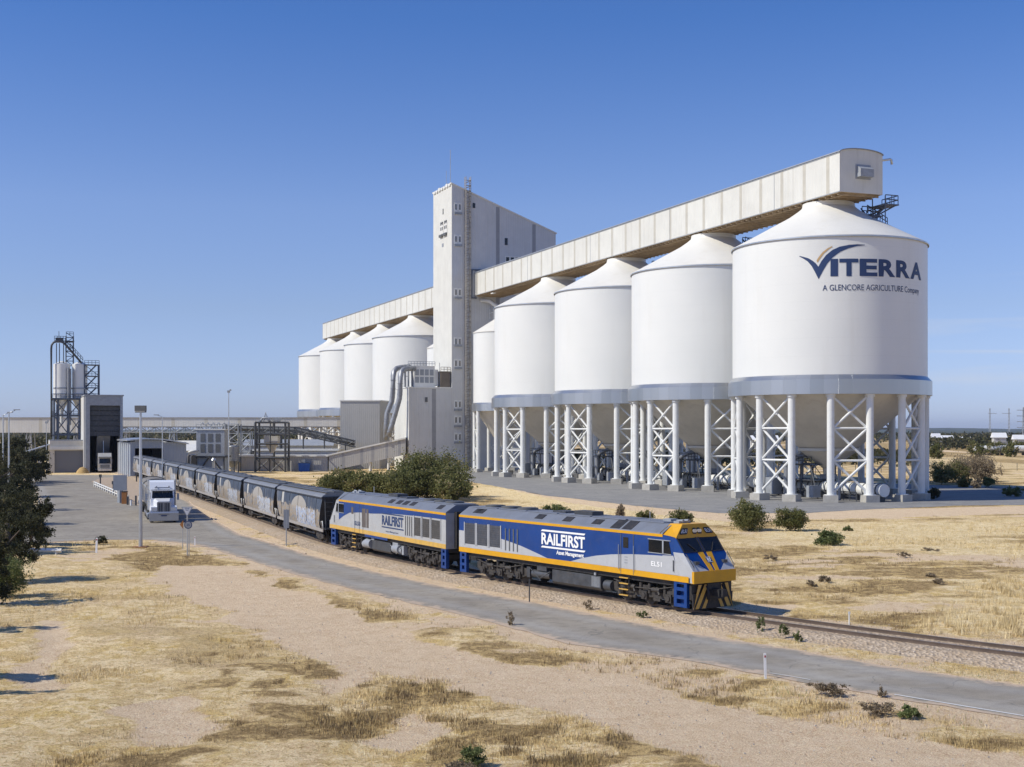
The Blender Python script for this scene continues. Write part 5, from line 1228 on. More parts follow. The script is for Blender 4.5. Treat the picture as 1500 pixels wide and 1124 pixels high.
# ------------------------------------------------------------ grain hopper wagons
def mural_mat():
    m, nt, b = _mat('painted_wagon_side'); v = coords(nt); s = xyz(nt, v)
    oi = nt.nodes.new('ShaderNodeObjectInfo').outputs['Random']
    off = nt.nodes.new('ShaderNodeCombineXYZ'); nt.links.new(mth(nt,'MULTIPLY',oi,40), off.inputs[0]); nt.links.new(mth(nt,'MULTIPLY',oi,17), off.inputs[2])
    va = nt.nodes.new('ShaderNodeVectorMath'); va.operation = 'ADD'; nt.links.new(v, va.inputs[0]); nt.links.new(off.outputs[0], va.inputs[1]); vv = va.outputs[0]
    n1 = noise(nt, .5, 5, .6, vv); n2 = noise(nt, 2.2, 6, .65, vv, 1.2); n3 = noise(nt, 5, 5, .7, vv)
    c = mix(nt, ramp(nt, n1, .35, .65), (.04,.055,.085), (.08,.10,.14))
    # tan dome
    dx = mth(nt,'DIVIDE', mth(nt,'ADD', s[0], mth(nt,'MULTIPLY', mth(nt,'SUBTRACT', oi, .5), 1.6)), 3.0); dz = mth(nt,'DIVIDE', mth(nt,'SUBTRACT', s[2], 2.3), 1.15)
    rr = mth(nt,'ADD', mth(nt,'MULTIPLY',dx,dx), mth(nt,'MULTIPLY',dz,dz)); dome = mth(nt,'MULTIPLY', mth(nt,'LESS_THAN', rr, 1), mth(nt,'GREATER_THAN', s[2], 2.3))
    c = mix(nt, mth(nt,'MULTIPLY',dome,.85), c, (.40,.37,.33))
    # wheat band and pale graffiti in the lower half
    lo = ramp(nt, mth(nt,'ADD', s[2], mth(nt,'MULTIPLY', mth(nt,'SUBTRACT', n2, .5), 2.2)), .0, 1, (1,1,1,1), (0,0,0,1))
    band = mth(nt,'LESS_THAN', mth(nt,'ADD', s[2], mth(nt,'MULTIPLY', mth(nt,'SUBTRACT', n2, .5), 1.6)), 2.55)
    wheat = mix(nt, ramp(nt, n3, .4, .6), (.37,.265,.14), (.35,.335,.32)); wheat = mix(nt, ramp(nt, n2, .50, .60), wheat, (.20,.22,.26))
    c = mix(nt, mth(nt,'MULTIPLY',band,.85), c, wheat)
    gx = mth(nt,'LESS_THAN', mth(nt,'ABSOLUTE', mth(nt,'SUBTRACT', s[0], 3.0)), mth(nt,'ADD', 2.6, mth(nt,'MULTIPLY', n2, 1.4))); gz = mth(nt,'LESS_THAN', s[2], mth(nt,'ADD', 1.9, mth(nt,'MULTIPLY', n2, 1.2)))
    gf = mth(nt,'MULTIPLY', gx, gz); wv = nt.nodes.new('ShaderNodeTexWave'); wv.inputs['Scale'].default_value = 1.1; wv.inputs['Distortion'].default_value = 9; wv.inputs['Detail'].default_value = 2; nt.links.new(vv, wv.inputs['Vector'])
    gcol = mix(nt, ramp(nt, wv.outputs['Fac'], .35, .5), mix(nt, mth(nt,'GREATER_THAN', oi, .35), (.10,.22,.50), (.15,.22,.36)), (.64,.66,.68))
    c = mix(nt, mth(nt,'MULTIPLY', mth(nt,'MULTIPLY', gf, ramp(nt, n2, .40, .50)), .85), c, gcol)
    tg = mth(nt,'MULTIPLY', mth(nt,'LESS_THAN', mth(nt,'ABSOLUTE', mth(nt,'ADD', s[0], 5.9)), .42), mth(nt,'GREATER_THAN', s[2], 2.55)); c = mix(nt, mth(nt,'MULTIPLY', tg, .7), c, (.62,.60,.55))
    # panel ribs
    j = mth(nt,'LESS_THAN', mth(nt,'FRACT', mth(nt,'DIVIDE', s[0], 1.55)), .03); c = mix(nt, mth(nt,'MULTIPLY', j, .12), c, (.07,.07,.08))
    st = ramp(nt, noise(nt, 1.0, 6, .6, coords(nt,'Object',(1.6,1.6,.15))), .5, .8); c = mix(nt, mth(nt,'MULTIPLY', st, .4), c, (.30,.26,.21))
    nt.links.new(c, b.inputs['Base Color']); b.inputs['Roughness'].default_value = .6; b.inputs['Specular IOR Level'].default_value = .25; return m
MT['mural'] = mural_mat(); MT['wagon_roof'] = M('weathered_wagon_roof', (.25,.255,.265), .5, .3, .12, 1.2, (.2,.17,.14), .5)
MT['wagon_end'] = M('wagon_end_black', (.03,.032,.038), .55, .1, .3, 2)
def make_wagon():
    t = thing('hopper_wagon', (0,0,RZ), 0, None, 'hopper wagon', 'grain hopper wagons of the train'); H = 8.55
    prof = [(-1.30,1.15),(-1.42,1.5),(-1.47,2.1),(-1.47,2.7),(-1.42,3.3),(-1.36,3.62)]
    sd = MB()
    for s_ in (-1,1):
        rows = []; N = 8
        for (y, z) in prof:
            e = H - .95*max(0, (3.0-z)/1.85)**.8 if z < 3.0 else H + .15*(z-3.0)
            rows.append([(-e + 2*e*k/N, y*(-s_) if s_ > 0 else y, z) for k in range(N+1)])
        vs = [p for r in rows for p in r]; fs = []
        for i in range(len(rows)-1):
            for k in range(N): fs.append((i*(N+1)+k, i*(N+1)+k+1, (i+1)*(N+1)+k+1, (i+1)*(N+1)+k))
        sd.add(vs, fs, True)
    body = sd.build('hopper_body', MT['mural'], t)
    rb = MB()
    for k in range(5):
        xx = -H+2.2+k*3.3
        if abs(xx) < H-.9:
            for s_ in (-1,1): rb.path([(xx, s_*1.485, 1.5),(xx, s_*1.49, 2.1),(xx, s_*1.49, 2.7),(xx, s_*1.44, 3.3),(xx, s_*1.38, 3.6)], .022, 4)
    rb.build_each('side_rib', MT['mural'], body)
    for e in (-1,1):
        en = MB()
        en.poly([(e*(H-.02),-1.38,3.5),(e*(H-.02),1.38,3.5),(e*(H+.08),1.1,3.95),(e*(H+.08),-1.1,3.95)])
        P = []
        for (y,z) in prof: ee = H - .95*max(0,(3.0-z)/1.85)**.8 if z < 3.0 else H+.15*(z-3.0); P.append((e*(ee-.03),y,z))
        Q = [(x,-y,z) for x,y,z in P]; en.add(P+Q, [(i,i+1,6+i+1,6+i) for i in range(5)])
        en.bb(e*(H-1.0),e*(H+.55),-1.2,1.2,1.1,1.2); en.bb(e*(H+.05),e*(H+.2),-1.44,1.44,3.58,3.72)
        for s_ in (-1,1): en.bar((e*(H+.1),s_*1.15,3.7),(e*(H+.35),s_*1.15,1.2),.09); en.bar((e*(H+.1),s_*.5,3.7),(e*(H+.35),s_*.5,1.2),.07)
        for z_ in (1.5,1.85,2.2,2.55,2.9,3.25): en.bar((e*(H+.3),-1.1,z_),(e*(H+.3),-.55,z_),.05)
        en.build('end_plate', MT['wagon_end'], t)
    rf = MB(); N = 10; arc = [(1.42*math.cos(PI*i/N), 3.63+.42*math.sin(PI*i/N)**.8) for i in range(N+1)]
    rf.prism(arc, 'x', -H-.12, H+.12, smooth=False); ro = rf.build('roof', MT['wagon_roof'], t)
    rr = MB()
    rr.bb(-H,H,-.42,.42,4.07,4.12); rr.bb(-H-.1,H+.1,.95,1.05,3.86,3.96); rr.bb(-H-.1,H+.1,-1.05,-.95,3.86,3.92)
    for k in range(6): rr.box((-H+1.4+k*2.9,0,4.13),(.9,.7,.06))
    rr.bb(-H,H,-1.02,-.44,4.02,4.06); rr.build('roof_walk', MT['wagon_top'], ro)
    MB().bb(-H-.1,H+.1,-1.445,-1.40,3.55,3.66).bb(-H-.1,H+.1,1.40,1.445,3.55,3.66).build('roof_rail', MT['wagon_end'], ro)
    sl_ = MB()
    for s_ in (-1,1): sl_.bb(-H-.2,H+.2,s_*1.28,s_*1.36,.92,1.16)
    sl_.build('sill', M('rust_stained_sill', (.34,.32,.30), .6, .1, .2, 3, (.22,.12,.06), .7), t)
    uf = MB(); uf.bb(-H-.3,H+.3,-.3,.3,.8,1.1); uf.box((H+.5,0,.9),(.6,.3,.3)); uf.box((-H-.5,0,.9),(.6,.3,.3))
    for xh in (-3.3,0,3.3):
        frust(uf, (xh,0), .5,.5,.35, 1.5,1.2,1.14)
    for s_ in (-1,1): uf.bar((-5,s_*1.1,.55),(5,s_*1.1,.55),.07); uf.bar((-5,s_*1.1,.55),(-5.6,s_*1.2,1.0),.07); uf.bar((5,s_*1.1,.55),(5.6,s_*1.2,1.0),.07); uf.tube((1.2,s_*1.0,.7),(2.2,s_*1.0,.7),.2,10)
    uf.build('underframe', MT['black'], t)
    hb = MB()
    for e in (-1,1):
        for s_ in (-1,1): hb.path([(e*(H-.1),s_*1.38,1.15),(e*(H-.1),s_*1.42,1.75),(e*(H+.3),s_*1.42,1.8),(e*(H+.45),s_*1.4,1.15)],.035,6)
    hb.build_each('handrail', MT['offwhite'], t)
    for xc in (-6.5, 6.5):
        b = MB()
        for s_ in (-1,1):
            y_ = s_*1.0; b.prism([(xc-1.25,.38),(xc-1.25,.62),(xc-.4,.86),(xc+.4,.86),(xc+1.25,.62),(xc+1.25,.38),(xc+.4,.22),(xc-.4,.22)], 'y', y_-.07, y_+.07)
            for q in (-.15,0,.15): b.tube((xc+q,y_+s_*.06,.3),(xc+q,y_+s_*.06,.62),.08,8)
        bo_ = b.build('bogie', MT['bogie'], t)
        for dx in (-.88,.88): w2 = MB(); wheelset(w2, xc+dx, .46); w2.build('wheelset', MT['bogie'], bo_)
    return t
wg0 = make_wagon()
WL = ['grain hopper wagon coupled right behind the second locomotive, with pale blue graffiti', 'second grain hopper wagon behind the locomotives, with a tan dome painted on its side',
 'third grain hopper wagon behind the locomotives', 'fourth grain hopper wagon behind the locomotives', 'fifth grain hopper wagon, beside the tail of the white truck',
 'sixth grain hopper wagon, third one out of the rail shed', 'seventh grain hopper wagon, second one out of the rail shed', 'eighth grain hopper wagon, just outside the mouth of the rail shed', 'last grain hopper wagon, still mostly inside the dark rail shed']
for k in range(9):
    l_, r_ = orient(-43.9-18.75*k)
    if k == 0: wg0.location = l_; wg0.rotation_euler[2] = r_; wg0['label'] = WL[0]
    else: dup(wg0, l_, r_, WL[k])
# ------------------------------------------------------------ road trucks (local x forward, z from ground)
def tyre(par, x, y, r=.52, w=.28, name='wheel'):
    s_ = 1 if y > 0 else -1
    o = MB().tube((x,y-w/2,r),(x,y+w/2,r),r,22).build(name, MT['rubber'], par); MB().tube((x,y+s_*(w/2-.04),r),(x,y+s_*(w/2+.012),r),r*.55,16).tube((x,y+s_*(w/2+.01),r),(x,y+s_*(w/2+.08),r),r*.2,10).build('rim', MT['wheel'], o); return o
def bonnet_truck(loc, rz):
    t = thing('bonneted_truck', loc, rz, 'white bonneted truck with big chrome bull bar driving out towards the give way sign', 'truck'); t.scale = (1.06, 1.08, 1.04)
    hood = MB()
    A = [(-.62,1.0),(.62,1.0),(.62,1.95),(.5,2.08),(-.5,2.08),(-.62,1.95)]; B = [(-.85,1.0),(.85,1.0),(.85,2.1),(.7,2.3),(-.7,2.3),(-.85,2.1)]
    P = [(3.4,y,z) for y,z in A]; Q = [(1.3,y,z) for y,z in B]; hood.add(P+Q, [tuple(range(6)), tuple(range(6,12))]+[(i,(i+1)%6,6+(i+1)%6,6+i) for i in range(6)])
    for s_ in (-1,1): hood.prism([(3.35,.62),(3.35,1.25),(3.1,1.5),(2.2,1.62),(1.45,1.2),(1.45,.9),(1.75,.95),(2.1,1.25),(2.7,1.25),(3.05,.9),(3.05,.62)], 'y', s_*.66, s_*1.22); hood.prism([(3.4,1.15),(3.4,1.55),(3.0,1.65),(3.0,1.15)],'y',s_*.64,s_*1.16)
    ho = hood.build('bonnet', MT['truck_white'], t)
    gm = MB(); gm.bb(3.402,3.46,-.60,.60,.98,2.05); go_ = gm.build('grille', MT['steel'], ho); g2 = MB()
    for k in range(6): g2.bb(3.46,3.475,-.50+k*.2,-.485+k*.2,1.0,1.93)
    g2.bb(3.46,3.485,-.02,.02,1.0,1.95); g2.bb(3.40,3.49,-.63,-.58,.98,1.98); g2.bb(3.40,3.49,.58,.63,.98,1.98); g2.bb(3.40,3.49,-.63,.63,1.95,2.0); g2.build('grille_bar', MT['wheel'], go_)
    for s_ in (-1,1): MB().bb(3.405,3.45,s_*.72,s_*1.1,1.22,1.48).build('headlight', MT['wheel'], t)
    bb_ = MB(); bb_.prism([(3.55,.18),(3.74,.22),(3.78,.98),(3.66,1.10),(3.5,1.1)], 'y', -1.33, 1.33)
    bo = bb_.build('bull_bar', MT['chrome'], t); MB().bb(3.775,3.80,-.26,.26,.66,.78).build('number_plate', MT['navy'], bo); MB().bb(3.775,3.798,-.5,.5,.84,.88).build('bar_slot', MT['steel'], bo)
    cab = MB(); cab.prism([(1.3,1.0),(1.3,2.25),(1.02,3.05),(.6,3.1),(-.4,3.15),(-.4,1.0)], 'y', -1.08, 1.08)
    cab.prism([(.75,3.1),(.35,3.85),(-.2,3.98),(-1.9,3.98),(-1.9,1.0),(-.4,1.0),(-.4,3.1)], 'y', -1.14, 1.14); co_ = cab.build('cab', MT['truck_white'], t)
    w_ = MB(); w_.poly([(1.318,-.98,2.3),(1.318,.98,2.3),(1.05,.92,3.0),(1.05,-.92,3.0)]); wo = w_.build('windscreen', MT['glass'], co_, fix=False)
    MB().bar((1.2,0,2.32),(1.08,0,3.0),.04).build('centre_post', MT['steel'], wo)
    for s_ in (-1,1): MB().prism([(.05,2.2),(1.0,2.2),(.85,2.85),(.05,2.85)], 'y', s_*1.08, s_*1.092).build('door_window', MT['glass'], co_)
    v = MB(); v.prism([(1.35,3.02),(1.35,3.08),(.8,3.2),(.8,3.12)], 'y', -1.05, 1.05); v.build('sun_visor', MT['chrome'], co_)
    MB().bb(.62,.66,-.7,.7,3.27,3.36).build('roof_lamp', MT['sign_grey'], co_)
    hn = MB(); 
    for y_ in (-.55,.62): hn.tube((.62,y_,3.42),(.98,y_,3.42),.03,8,.09)
    hn.build('air_horn', MT['chrome'], co_)
    for s_ in (-1,1):
        MB().tube((-.25,s_*1.25,1.1),(-.25,s_*1.25,4.1),.09,12).build('exhaust_stack', MT['chrome'], t)
        MB().tube((-.1,s_*1.16,2.7),(.9,s_*1.42,2.7),.02,6).bb(.86,.95,s_*1.36,s_*1.56,2.1,2.75).build('mirror', MT['greysteel'], t)
        MB().tube((1.35,s_*1.12,.55),(-.1,s_*1.12,.55),.3,14).build('fuel_tank', MT['chrome'], t)
    MB().bb(-18.6,3.3,-.42,.42,.78,1.02).build('chassis', MT['black'], t)
    for s_ in (-1,1):
        tyre(t, 2.55, s_*1.05)
        for x_ in (-2.2,-3.5): tyre(t, x_, s_*1.0, .52, .5)
    for (xa, xb) in ((-2.4,-9.2),(-9.9,-18.6)):
        b = MB(); b.prism([(-1.22,1.42),(1.22,1.42),(1.25,3.25),(-1.25,3.25)], 'x', xa, xb); tb_ = b.build('trailer_body', MT['tippers'], t)
        r = MB()
        for k in range(int((xa-xb)/1.0)):
            for s_ in (-1,1): r.bb(xa-.4-k, xa-.3-k, s_*1.235, s_*1.275, 1.45, 3.2)
        for s_ in (-1,1): r.bb(xa,xb,s_*1.2,s_*1.3,3.2,3.32)
        r.build('trailer_rib', MT['greysteel'], tb_)
        N = 8; a_ = [(1.27*math.cos(PI*i/N), 3.33+.42*math.sin(PI*i/N)) for i in range(N+1)]
        MB().prism(a_, 'x', xa-.03, xb+.03, smooth=False).build('tarpaulin', MT['tarp'], t)
        hp = MB()
        for q in (xa-.05, xb+.05): hp.path([(q,1.31*math.cos(PI*i/N), 3.33+.47*math.sin(PI*i/N)) for i in range(N+1)], .045, 6)
        hp.build('tarp_hoop', MT['steel'], t)
        n3 = (xb+1.0, xb+2.3, xb+3.6)
        for x_ in n3:
            for s_ in (-1,1): tyre(t, x_, s_*1.0, .5, .46)
    return t
lx, ly = ground(240, 766.5)
fx_, fy_ = ly*0, 0
hd = math.atan2(-1, .33)                       # heads almost straight at the viewer
bonnet_truck((lx-.313*3.7, ly+.95*3.7, .02), hd)
def tipper(loc, rz):
    t = thing('tipping_truck', loc, rz, 'cream cab-over truck inside the tall shed with its trailer tipped up behind it', 'truck'); t.scale = (1.15, 1.18, 1.18)
    cb = MB(); cb.prism([(1.0,.55),(1.12,1.6),(.95,2.95),(.5,3.75),(-.9,3.75),(-.9,.55)], 'y', -1.22, 1.22); co_ = cb.build('cab', MT['cream'], t)
    MB().poly([(1.128,-1.05,1.75),(1.128,1.05,1.75),(.985,1.0,2.75),(.985,-1.0,2.75)]).build('windscreen', MT['glass'], co_, fix=False)
    g = MB(); g.bb(1.13,1.16,-.85,.85,.95,1.55); 
    gq = g.build('grille', MT['louvre'], co_); g = MB()
    for k in range(4): g.bb(1.16,1.18,-.85,.85,1.0+k*.15,1.04+k*.15)
    g.build('grille_bar', MT['chrome'], gq)
    MB().bb(1.05,1.25,-1.24,1.24,.38,.8).build('bumper', MT['cream'], t)
    for s_ in (-1,1): MB().bb(1.252,1.27,s_*.8,s_*1.12,.5,.7).build('headlight', MT['wheel'], t); MB().bb(.8,.95,s_*1.3,s_*1.48,1.8,2.6).build('mirror', MT['steel'], t)
    MB().prism([(.98,2.92),(1.2,2.86),(1.2,2.92),(.95,3.05)],'y',-1.15,1.15).build('sun_visor', MT['louvre'], co_)
    MB().bb(-8.5,.6,-.42,.42,.75,1.0).build('chassis', MT['black'], t)
    for x_ in (.1,-3.2,-4.5,-7.2,-8.4):
        for s_ in (-1,1): tyre(t, x_, s_*1.0, .5, .3)
    b = MB(); b.prism([(-8.8,1.15),(-8.8,2.6),(-3.6,8.6),(-2.2,7.5),(-2.0,6.9),(-7.4,1.15)], 'y', -1.2, 1.2); b.build('tipping_body', MT['greysteel'], t)
    MB().tube((-2.6,0,1.0),(-2.9,0,6.2),.14,10).build('hoist_ram', MT['chrome'], t)
    return t
lx, ly = ground(150.5, 693.0)
tipper((lx-.2, ly+1.9, 0), R_(-90)+TH)
# ------------------------------------------------------------ lamps, posts, signs
def lamp_post(px, py, h, kind, label, r=.11, D=None):
    x, y = ground(px, py) if D is None else at(px, 700, D)[:2]
    t = thing('lamp_post', (x, y, 0), 0, label, 'lamp post')
    MB().tube((0,0,-.1),(0,0,h),r*1.25,10,r*.7).tube((0,0,-.05),(0,0,.05),r*2.4,10).build('pole', MT['galv'], t)
    if kind == 'flood':
        MB().bar((-.45,0,h),(.45,0,h),.08).bb(-.42,.42,-.22,.22,h+.06,h+.50).build('lamp_head', MT['louvre'], t); MB().bb(-.4,.4,-.24,-.221,h+.02,h+.05).build('lamp_glass', MT['offwhite'], t)
        MB().bb(-.55,.55,-.4,.4,0,.12).build('base', MT['orange'], t)
    elif kind == 'arm':
        MB().path([(0,0,h-.05),(.25,0,h+.12),(.8,0,h+.35)], .05, 6).build('arm', MT['galv'], t); MB().box((1.0,0,h+.42),(.75,.28,.12)).build('lamp_head', MT['greysteel'], t)
    elif kind == 'armL':
        MB().path([(0,0,h-.05),(-.25,0,h+.10),(-.7,0,h+.25)], .05, 6).build('arm', MT['galv'], t); MB().box((-.9,0,h+.3),(.7,.28,.12)).build('lamp_head', MT['greysteel'], t)
    else:
        MB().box((0,0,h+.2),(.5,.4,.45)).box((.35,0,h+.5),(.3,.3,.3)).build('lamp_head', MT['greysteel'], t)
    return t
lamp_post(206, 803, 10.85, 'flood', 'tall galvanised lamp post with a boxy floodlight left of the truck', .13)
lamp_post(238, 0, 11.4, 'armL', 'slim lamp post rising behind the truck in front of the rail shed', .09, D=190)
lamp_post(335, 0, 17.0, 'head', 'very tall thin floodlight mast behind the hopper wagons', .12, D=258)
lamp_post(13, 740, 11.6, 'arm', 'nearer of the two lamp posts among the dark trees at left', .12)
lamp_post(4.5, 727, 11.6, 'arm', 'farther of the two lamp posts among the dark trees at left', .11)
lamp_post(68, 0, 11.0, 'head', 'thin pole standing left of the roller door shed', .08, D=278)
def guide_post(px, py, h, label, lean=0, mat='lettering', w=.11):
    x, y = ground(px, py); t = thing('guide_post', (x, y, -.05), 0, label, 'guide post', 'white guide posts')
    MB().prism([(-w/2,0),(w/2,0),(w/2+lean,h),(-w/2+lean,h)], 'y', -.02, .02).build('post', MT[mat], t)
    MB().prism([(-w*.3+lean*.85,h*.84),(w*.3+lean*.85,h*.84),(w*.3+lean*.9,h*.92),(-w*.3+lean*.9,h*.92)], 'y', -.03, -.021).build('reflector', MT['red'], t)
guide_post(1121.5, 994, 1.0, 'white guide post on the near verge right of the locomotive front', -.03, w=.09)
guide_post(141, 811, 1.25, 'white guide post left of the tall floodlight pole', .04, w=.15)
guide_post(285.5, 799, .75, 'short white guide post just right of the give way sign', 0, w=.1)
for i, (px, py, h, lb) in enumerate([(775.5,882,1.25,'thin dark stake on the ballast below the lettering of the lead locomotive'),(1244,918,.7,'short pale stake beside the track right of the locomotive')]):
    x, y = ground(px, py); t = thing('marker_stake', (x,y,-.05), 0, lb, 'stake'); MB().bar((0,0,0),(0,0,h),.05).box((0,0,h),(.09,.07,.12)).build('stake', MT['steel' if i == 0 else 'offwhite'], t)
# track-side board on a post near the first wagon
x, y = ground(419.5, 800); t = thing('trackside_sign', (x, y, 0), R_(8), 'grey upright board on a post beside the first hopper wagon', 'sign')
MB().tube((0,0,-.1),(0,0,3.0),.05,8).build('post', MT['galv'], t); MB().bb(-.22,.22,-.045,-.025,1.45,2.95).build('board', MT['sign_grey'], t)
# give way sign and speed roundel
x, y = ground(271.5, 814); t = thing('give_way_sign', (x+.02, y+.5, 0), R_(4), 'triangular white give way sign on a post at the road junction', 'road sign')
MB().tube((0,0,-.1),(0,0,3.2),.045,8).build('post', MT['galv'], t)
s_ = .43; zt_ = 3.62
def tri(mb, sc, y0, y1): mb.prism([(-s_*sc, zt_-.245+.245*sc),(s_*sc, zt_-.245+.245*sc),(0, zt_-.245-.5*sc)], 'y', y0, y1); return mb
po = tri(MB(), 1.0, -.07, -.05).build('border', MT['sign_grey'], t); tri(MB(), .80, -.074, -.0705).build('face', M('sign_white_face', (.55,.57,.62), .4), po)
tx = MB(); text(tx, 'GIVE', lambda u, w_: (-.17+.34*u, -.0765, zt_-.17+.09*w_), .01); text(tx, 'WAY', lambda u, w_: (-.12+.24*u, -.0765, zt_-.30+.09*w_), .01); tx.build('lettering', MT['navy'], po, fix=False)
t = thing('speed_sign', (x+.22, y, 0), R_(6), 'round speed limit sign on its own post beside the give way sign', 'road sign')
MB().tube((-.06,0,-.1),(-.06,0,2.45),.035,8).tube((.06,0,-.1),(.06,0,2.45),.03,8).build('post', MT['galv'], t)
ro = MB().tube((0,-.07,2.3),(0,-.05,2.3),.30,28).build('border', M('sign_blue_grey_ring', (.06,.08,.16), .5), t); MB().tube((0,-.075,2.3),(0,-.0705,2.3),.225,28).build('face', MT['sign_grey'].copy(), ro)
tx = MB(); text(tx, '25', lambda u, w_: (-.11+.22*u, -.0775, 2.21+.18*w_), .02); tx.build('lettering', MT['navy'], ro, fix=False)
x2, y2 = ground(267.5, 806); t = thing('rusty_marker', (x2,y2,0), 0, 'rusty orange arrow board peeking out left of the speed sign', 'sign')
MB().tube((0,0,0),(0,0,1.7),.03,6).build('post', MT['galv'], t); MB().prism([(-.22,2.0),(.06,1.65),(.06,2.35)], 'y', -.04, -.02).build('board', MT['orange'], t)
# island furniture
p0, p1 = G([(138,713),(200,741)]); t = thing('guard_rail', (p0[0],p0[1],.02), 0, 'white two bar guard rail along the edge of the traffic island', 'railing')
g = MB(); v = Vector((p1[0]-p0[0], p1[1]-p0[1], 0)); n = 16
g.bar((0,0,.75), v*.85+Vector((0,0,.75)), .14); g.bar((0,0,.38), v*.85+Vector((0,0,.38)), .12)
for k in range(n): q = v*(.85*k/(n-1)); g.bar(q, q+Vector((0,0,.9)), .14)
g.build('rail', MT['offwhite'], t)
x, y = ground(176, 737); t = thing('notice_board', (x,y,.02), R_(5), 'grey notice board standing on the traffic island', 'sign')
MB().bar((0,0,0),(0,0,1.6),.5).build('pedestal', MT['sign_grey'], t); MB().bb(-.85,.85,-.12,.12,1.6,3.6).build('board', MT['sign_grey'], t)
x, y = ground(182.5, 738.5); t = thing('orange_bin', (x,y,.02), 0, 'upright rust coloured cabinet right of the notice board', 'cabinet')
MB().bb(-.3,.3,-.3,.3,0,1.55).build('body', MT['orange'], t); MB().bb(-.34,.34,-.34,.34,1.554,1.65).build('lid', MT['steel'], t)
for i, (px, py, h, m_) in enumerate([(187,740,1.0,'steel'),(192,741,.7,'lettering'),(199,741,1.2,'steel'),(204,738,1.0,'offwhite')]):
    x, y = ground(px, py); t = thing('bollard', (x,y,.02), 0, ['dark bollard next to the rust coloured cabinet','short white bollard between two dark bollards','taller dark bollard at the right end of the island','pale bollard closest to the tall floodlight pole'][i], 'bollard')
    MB().tube((0,0,0),(0,0,h),.12,10).build('post', MT[m_], t); MB().tube((0,0,h),(0,0,h+.06),.14,10,.06).build('cap', MT['steel'], t)
for i, (px, py) in enumerate([(147,710),(166,722),(200,706)]):
    x, y = ground(px, py); t = thing('person_height_post', (x,y,.02), 0, ['dark ticket post at the start of the guard rail','dark post halfway along the guard rail','dark post by the rail shed corner'][i], 'post'); t.name = 'ticket_post'
    MB().tube((0,0,0),(0,0,1.3),.12,8).box((0,0,1.5),(.4,.3,.5)).build('cabinet', MT['steel'], t)
x, y = ground(100,814); t = thing('low_beam', (x-3, y, 0), 0, 'pale horizontal pipe barrier lying near the left trees', 'barrier')
MB().bar((-1.2,0,.45),(2.6,-.3,.4),.22).bar((-1,0,0),(-1,0,.45),.15).bar((2.2,-.27,0),(2.2,-.27,.4),.15).build('beam', MT['offwhite'], t)
x, y = ground(139,687); t = thing('sand_pile', at(121,693,288)[:2], 0, 'small golden grain heap in front of the roller door', 'grain heap')
MB().lathe([(1.5,0),(1.1,.7),(.6,1.2),(0,1.4)], 14).build('heap', M('grain', (.45,.30,.12), .9, 0, .2, 3), t)
# ------------------------------------------------------------ far background
def fence(name, pts, h, st, label, mat='steel'):
    t = thing(name, pts[0]+(0,), 0, label, 'fence'); o = Vector((pts[0][0], pts[0][1], 0)); m_ = MB(); w_ = MB()
    for a, b in zip(pts[:-1], pts[1:]):
        A, B = Vector((a[0],a[1],0))-o, Vector((b[0],b[1],0))-o; n = int((B-A).length/st)
        for k in range(n+1): p = A.lerp(B,k/n); m_.bar(p, p+Vector((0,0,h)), .09)
        for z in (.25,.5,.75,1): w_.bar(A+Vector((0,0,h*z)), B+Vector((0,0,h*z)), .025)
    m_.build('post_row', MT[mat], t); t.children; w_.build('wire', MT['galv2'], t)
fence('wire_fence', [at(1090,680,270)[:2], at(1345,668,300)[:2], at(1560,668,310)[:2]], 1.8, 4, 'wire fence across the paddock seen between the silo legs', 'steel')
def far_shed(px0, px1, py0, py1, D, label, mat='clad_pale', roof='lettering'):
    x0, x1 = at(px0,0,D)[0], at(px1,0,D)[0]; zt = at(0,py0,D)[2]; t = thing('far_shed', (x0, D, 0), 0, label, 'shed'); d_ = (x1-x0)*.5
    wl = MB().bb(0,x1-x0,0,d_,0,zt*.72).build('wall', MT[mat], t); MB().prism([(-.5,zt*.72),(d_*.5,zt),(d_+.5,zt*.72)], 'x', -.5, x1-x0+.5).build('roof', MT[roof], t)
    dm = MB(); n = max(1,int((x1-x0)/14))
    for k in range(n): q = (k+.3)*(x1-x0)/n; dm.bb(q, q+5, -.06, -.003, 0, zt*.5)
    dm.build('door', MT['seam'], t)
DF = 900
for i, a in enumerate([(1366,1377,635,645,700,'small white shed at the horizon just right of the lettered silo'),(1380,1396,638,648,760,'low white shed at the horizon left of the bare bushes'),(1456,1474,634,644,640,'white shed at the horizon under the left power pylon'),
    (1486,1500,637,646,600,'white shed at the right edge of the horizon'),(1100,1140,638,646,600,'pale far shed seen between the legs of the lettered silo'),(1405,1422,640,646,820,'pale long shed far behind the bare bushes')]): far_shed(*a[:5], a[5])
for k in range(5):
    D = 500; x, _, _ = at(1436+k*19, 0, D); t = thing('tank_wagon', (x, D, 0), R_(3), ['white tank wagon at the left end of the distant rake','second white tank wagon of the distant rake','third white tank wagon of the distant rake','white tank wagon near the right frame edge','last white tank wagon, cut by the right frame edge'][k], 'tank wagon', 'distant white tank wagons in a siding')
    b = MB(); b.tube((-2.2,0,2.6),(2.2,0,2.6),1.25,16); b.build('tank', MT['white'], t); u = MB(); u.bb(-2.4,2.4,-1,1,1.0,1.3); 
    for x_ in (-1.7,1.7): u.tube((x_,-.9,.5),(x_,.9,.5),.45,12)
    u.build('underframe', MT['black'], t)
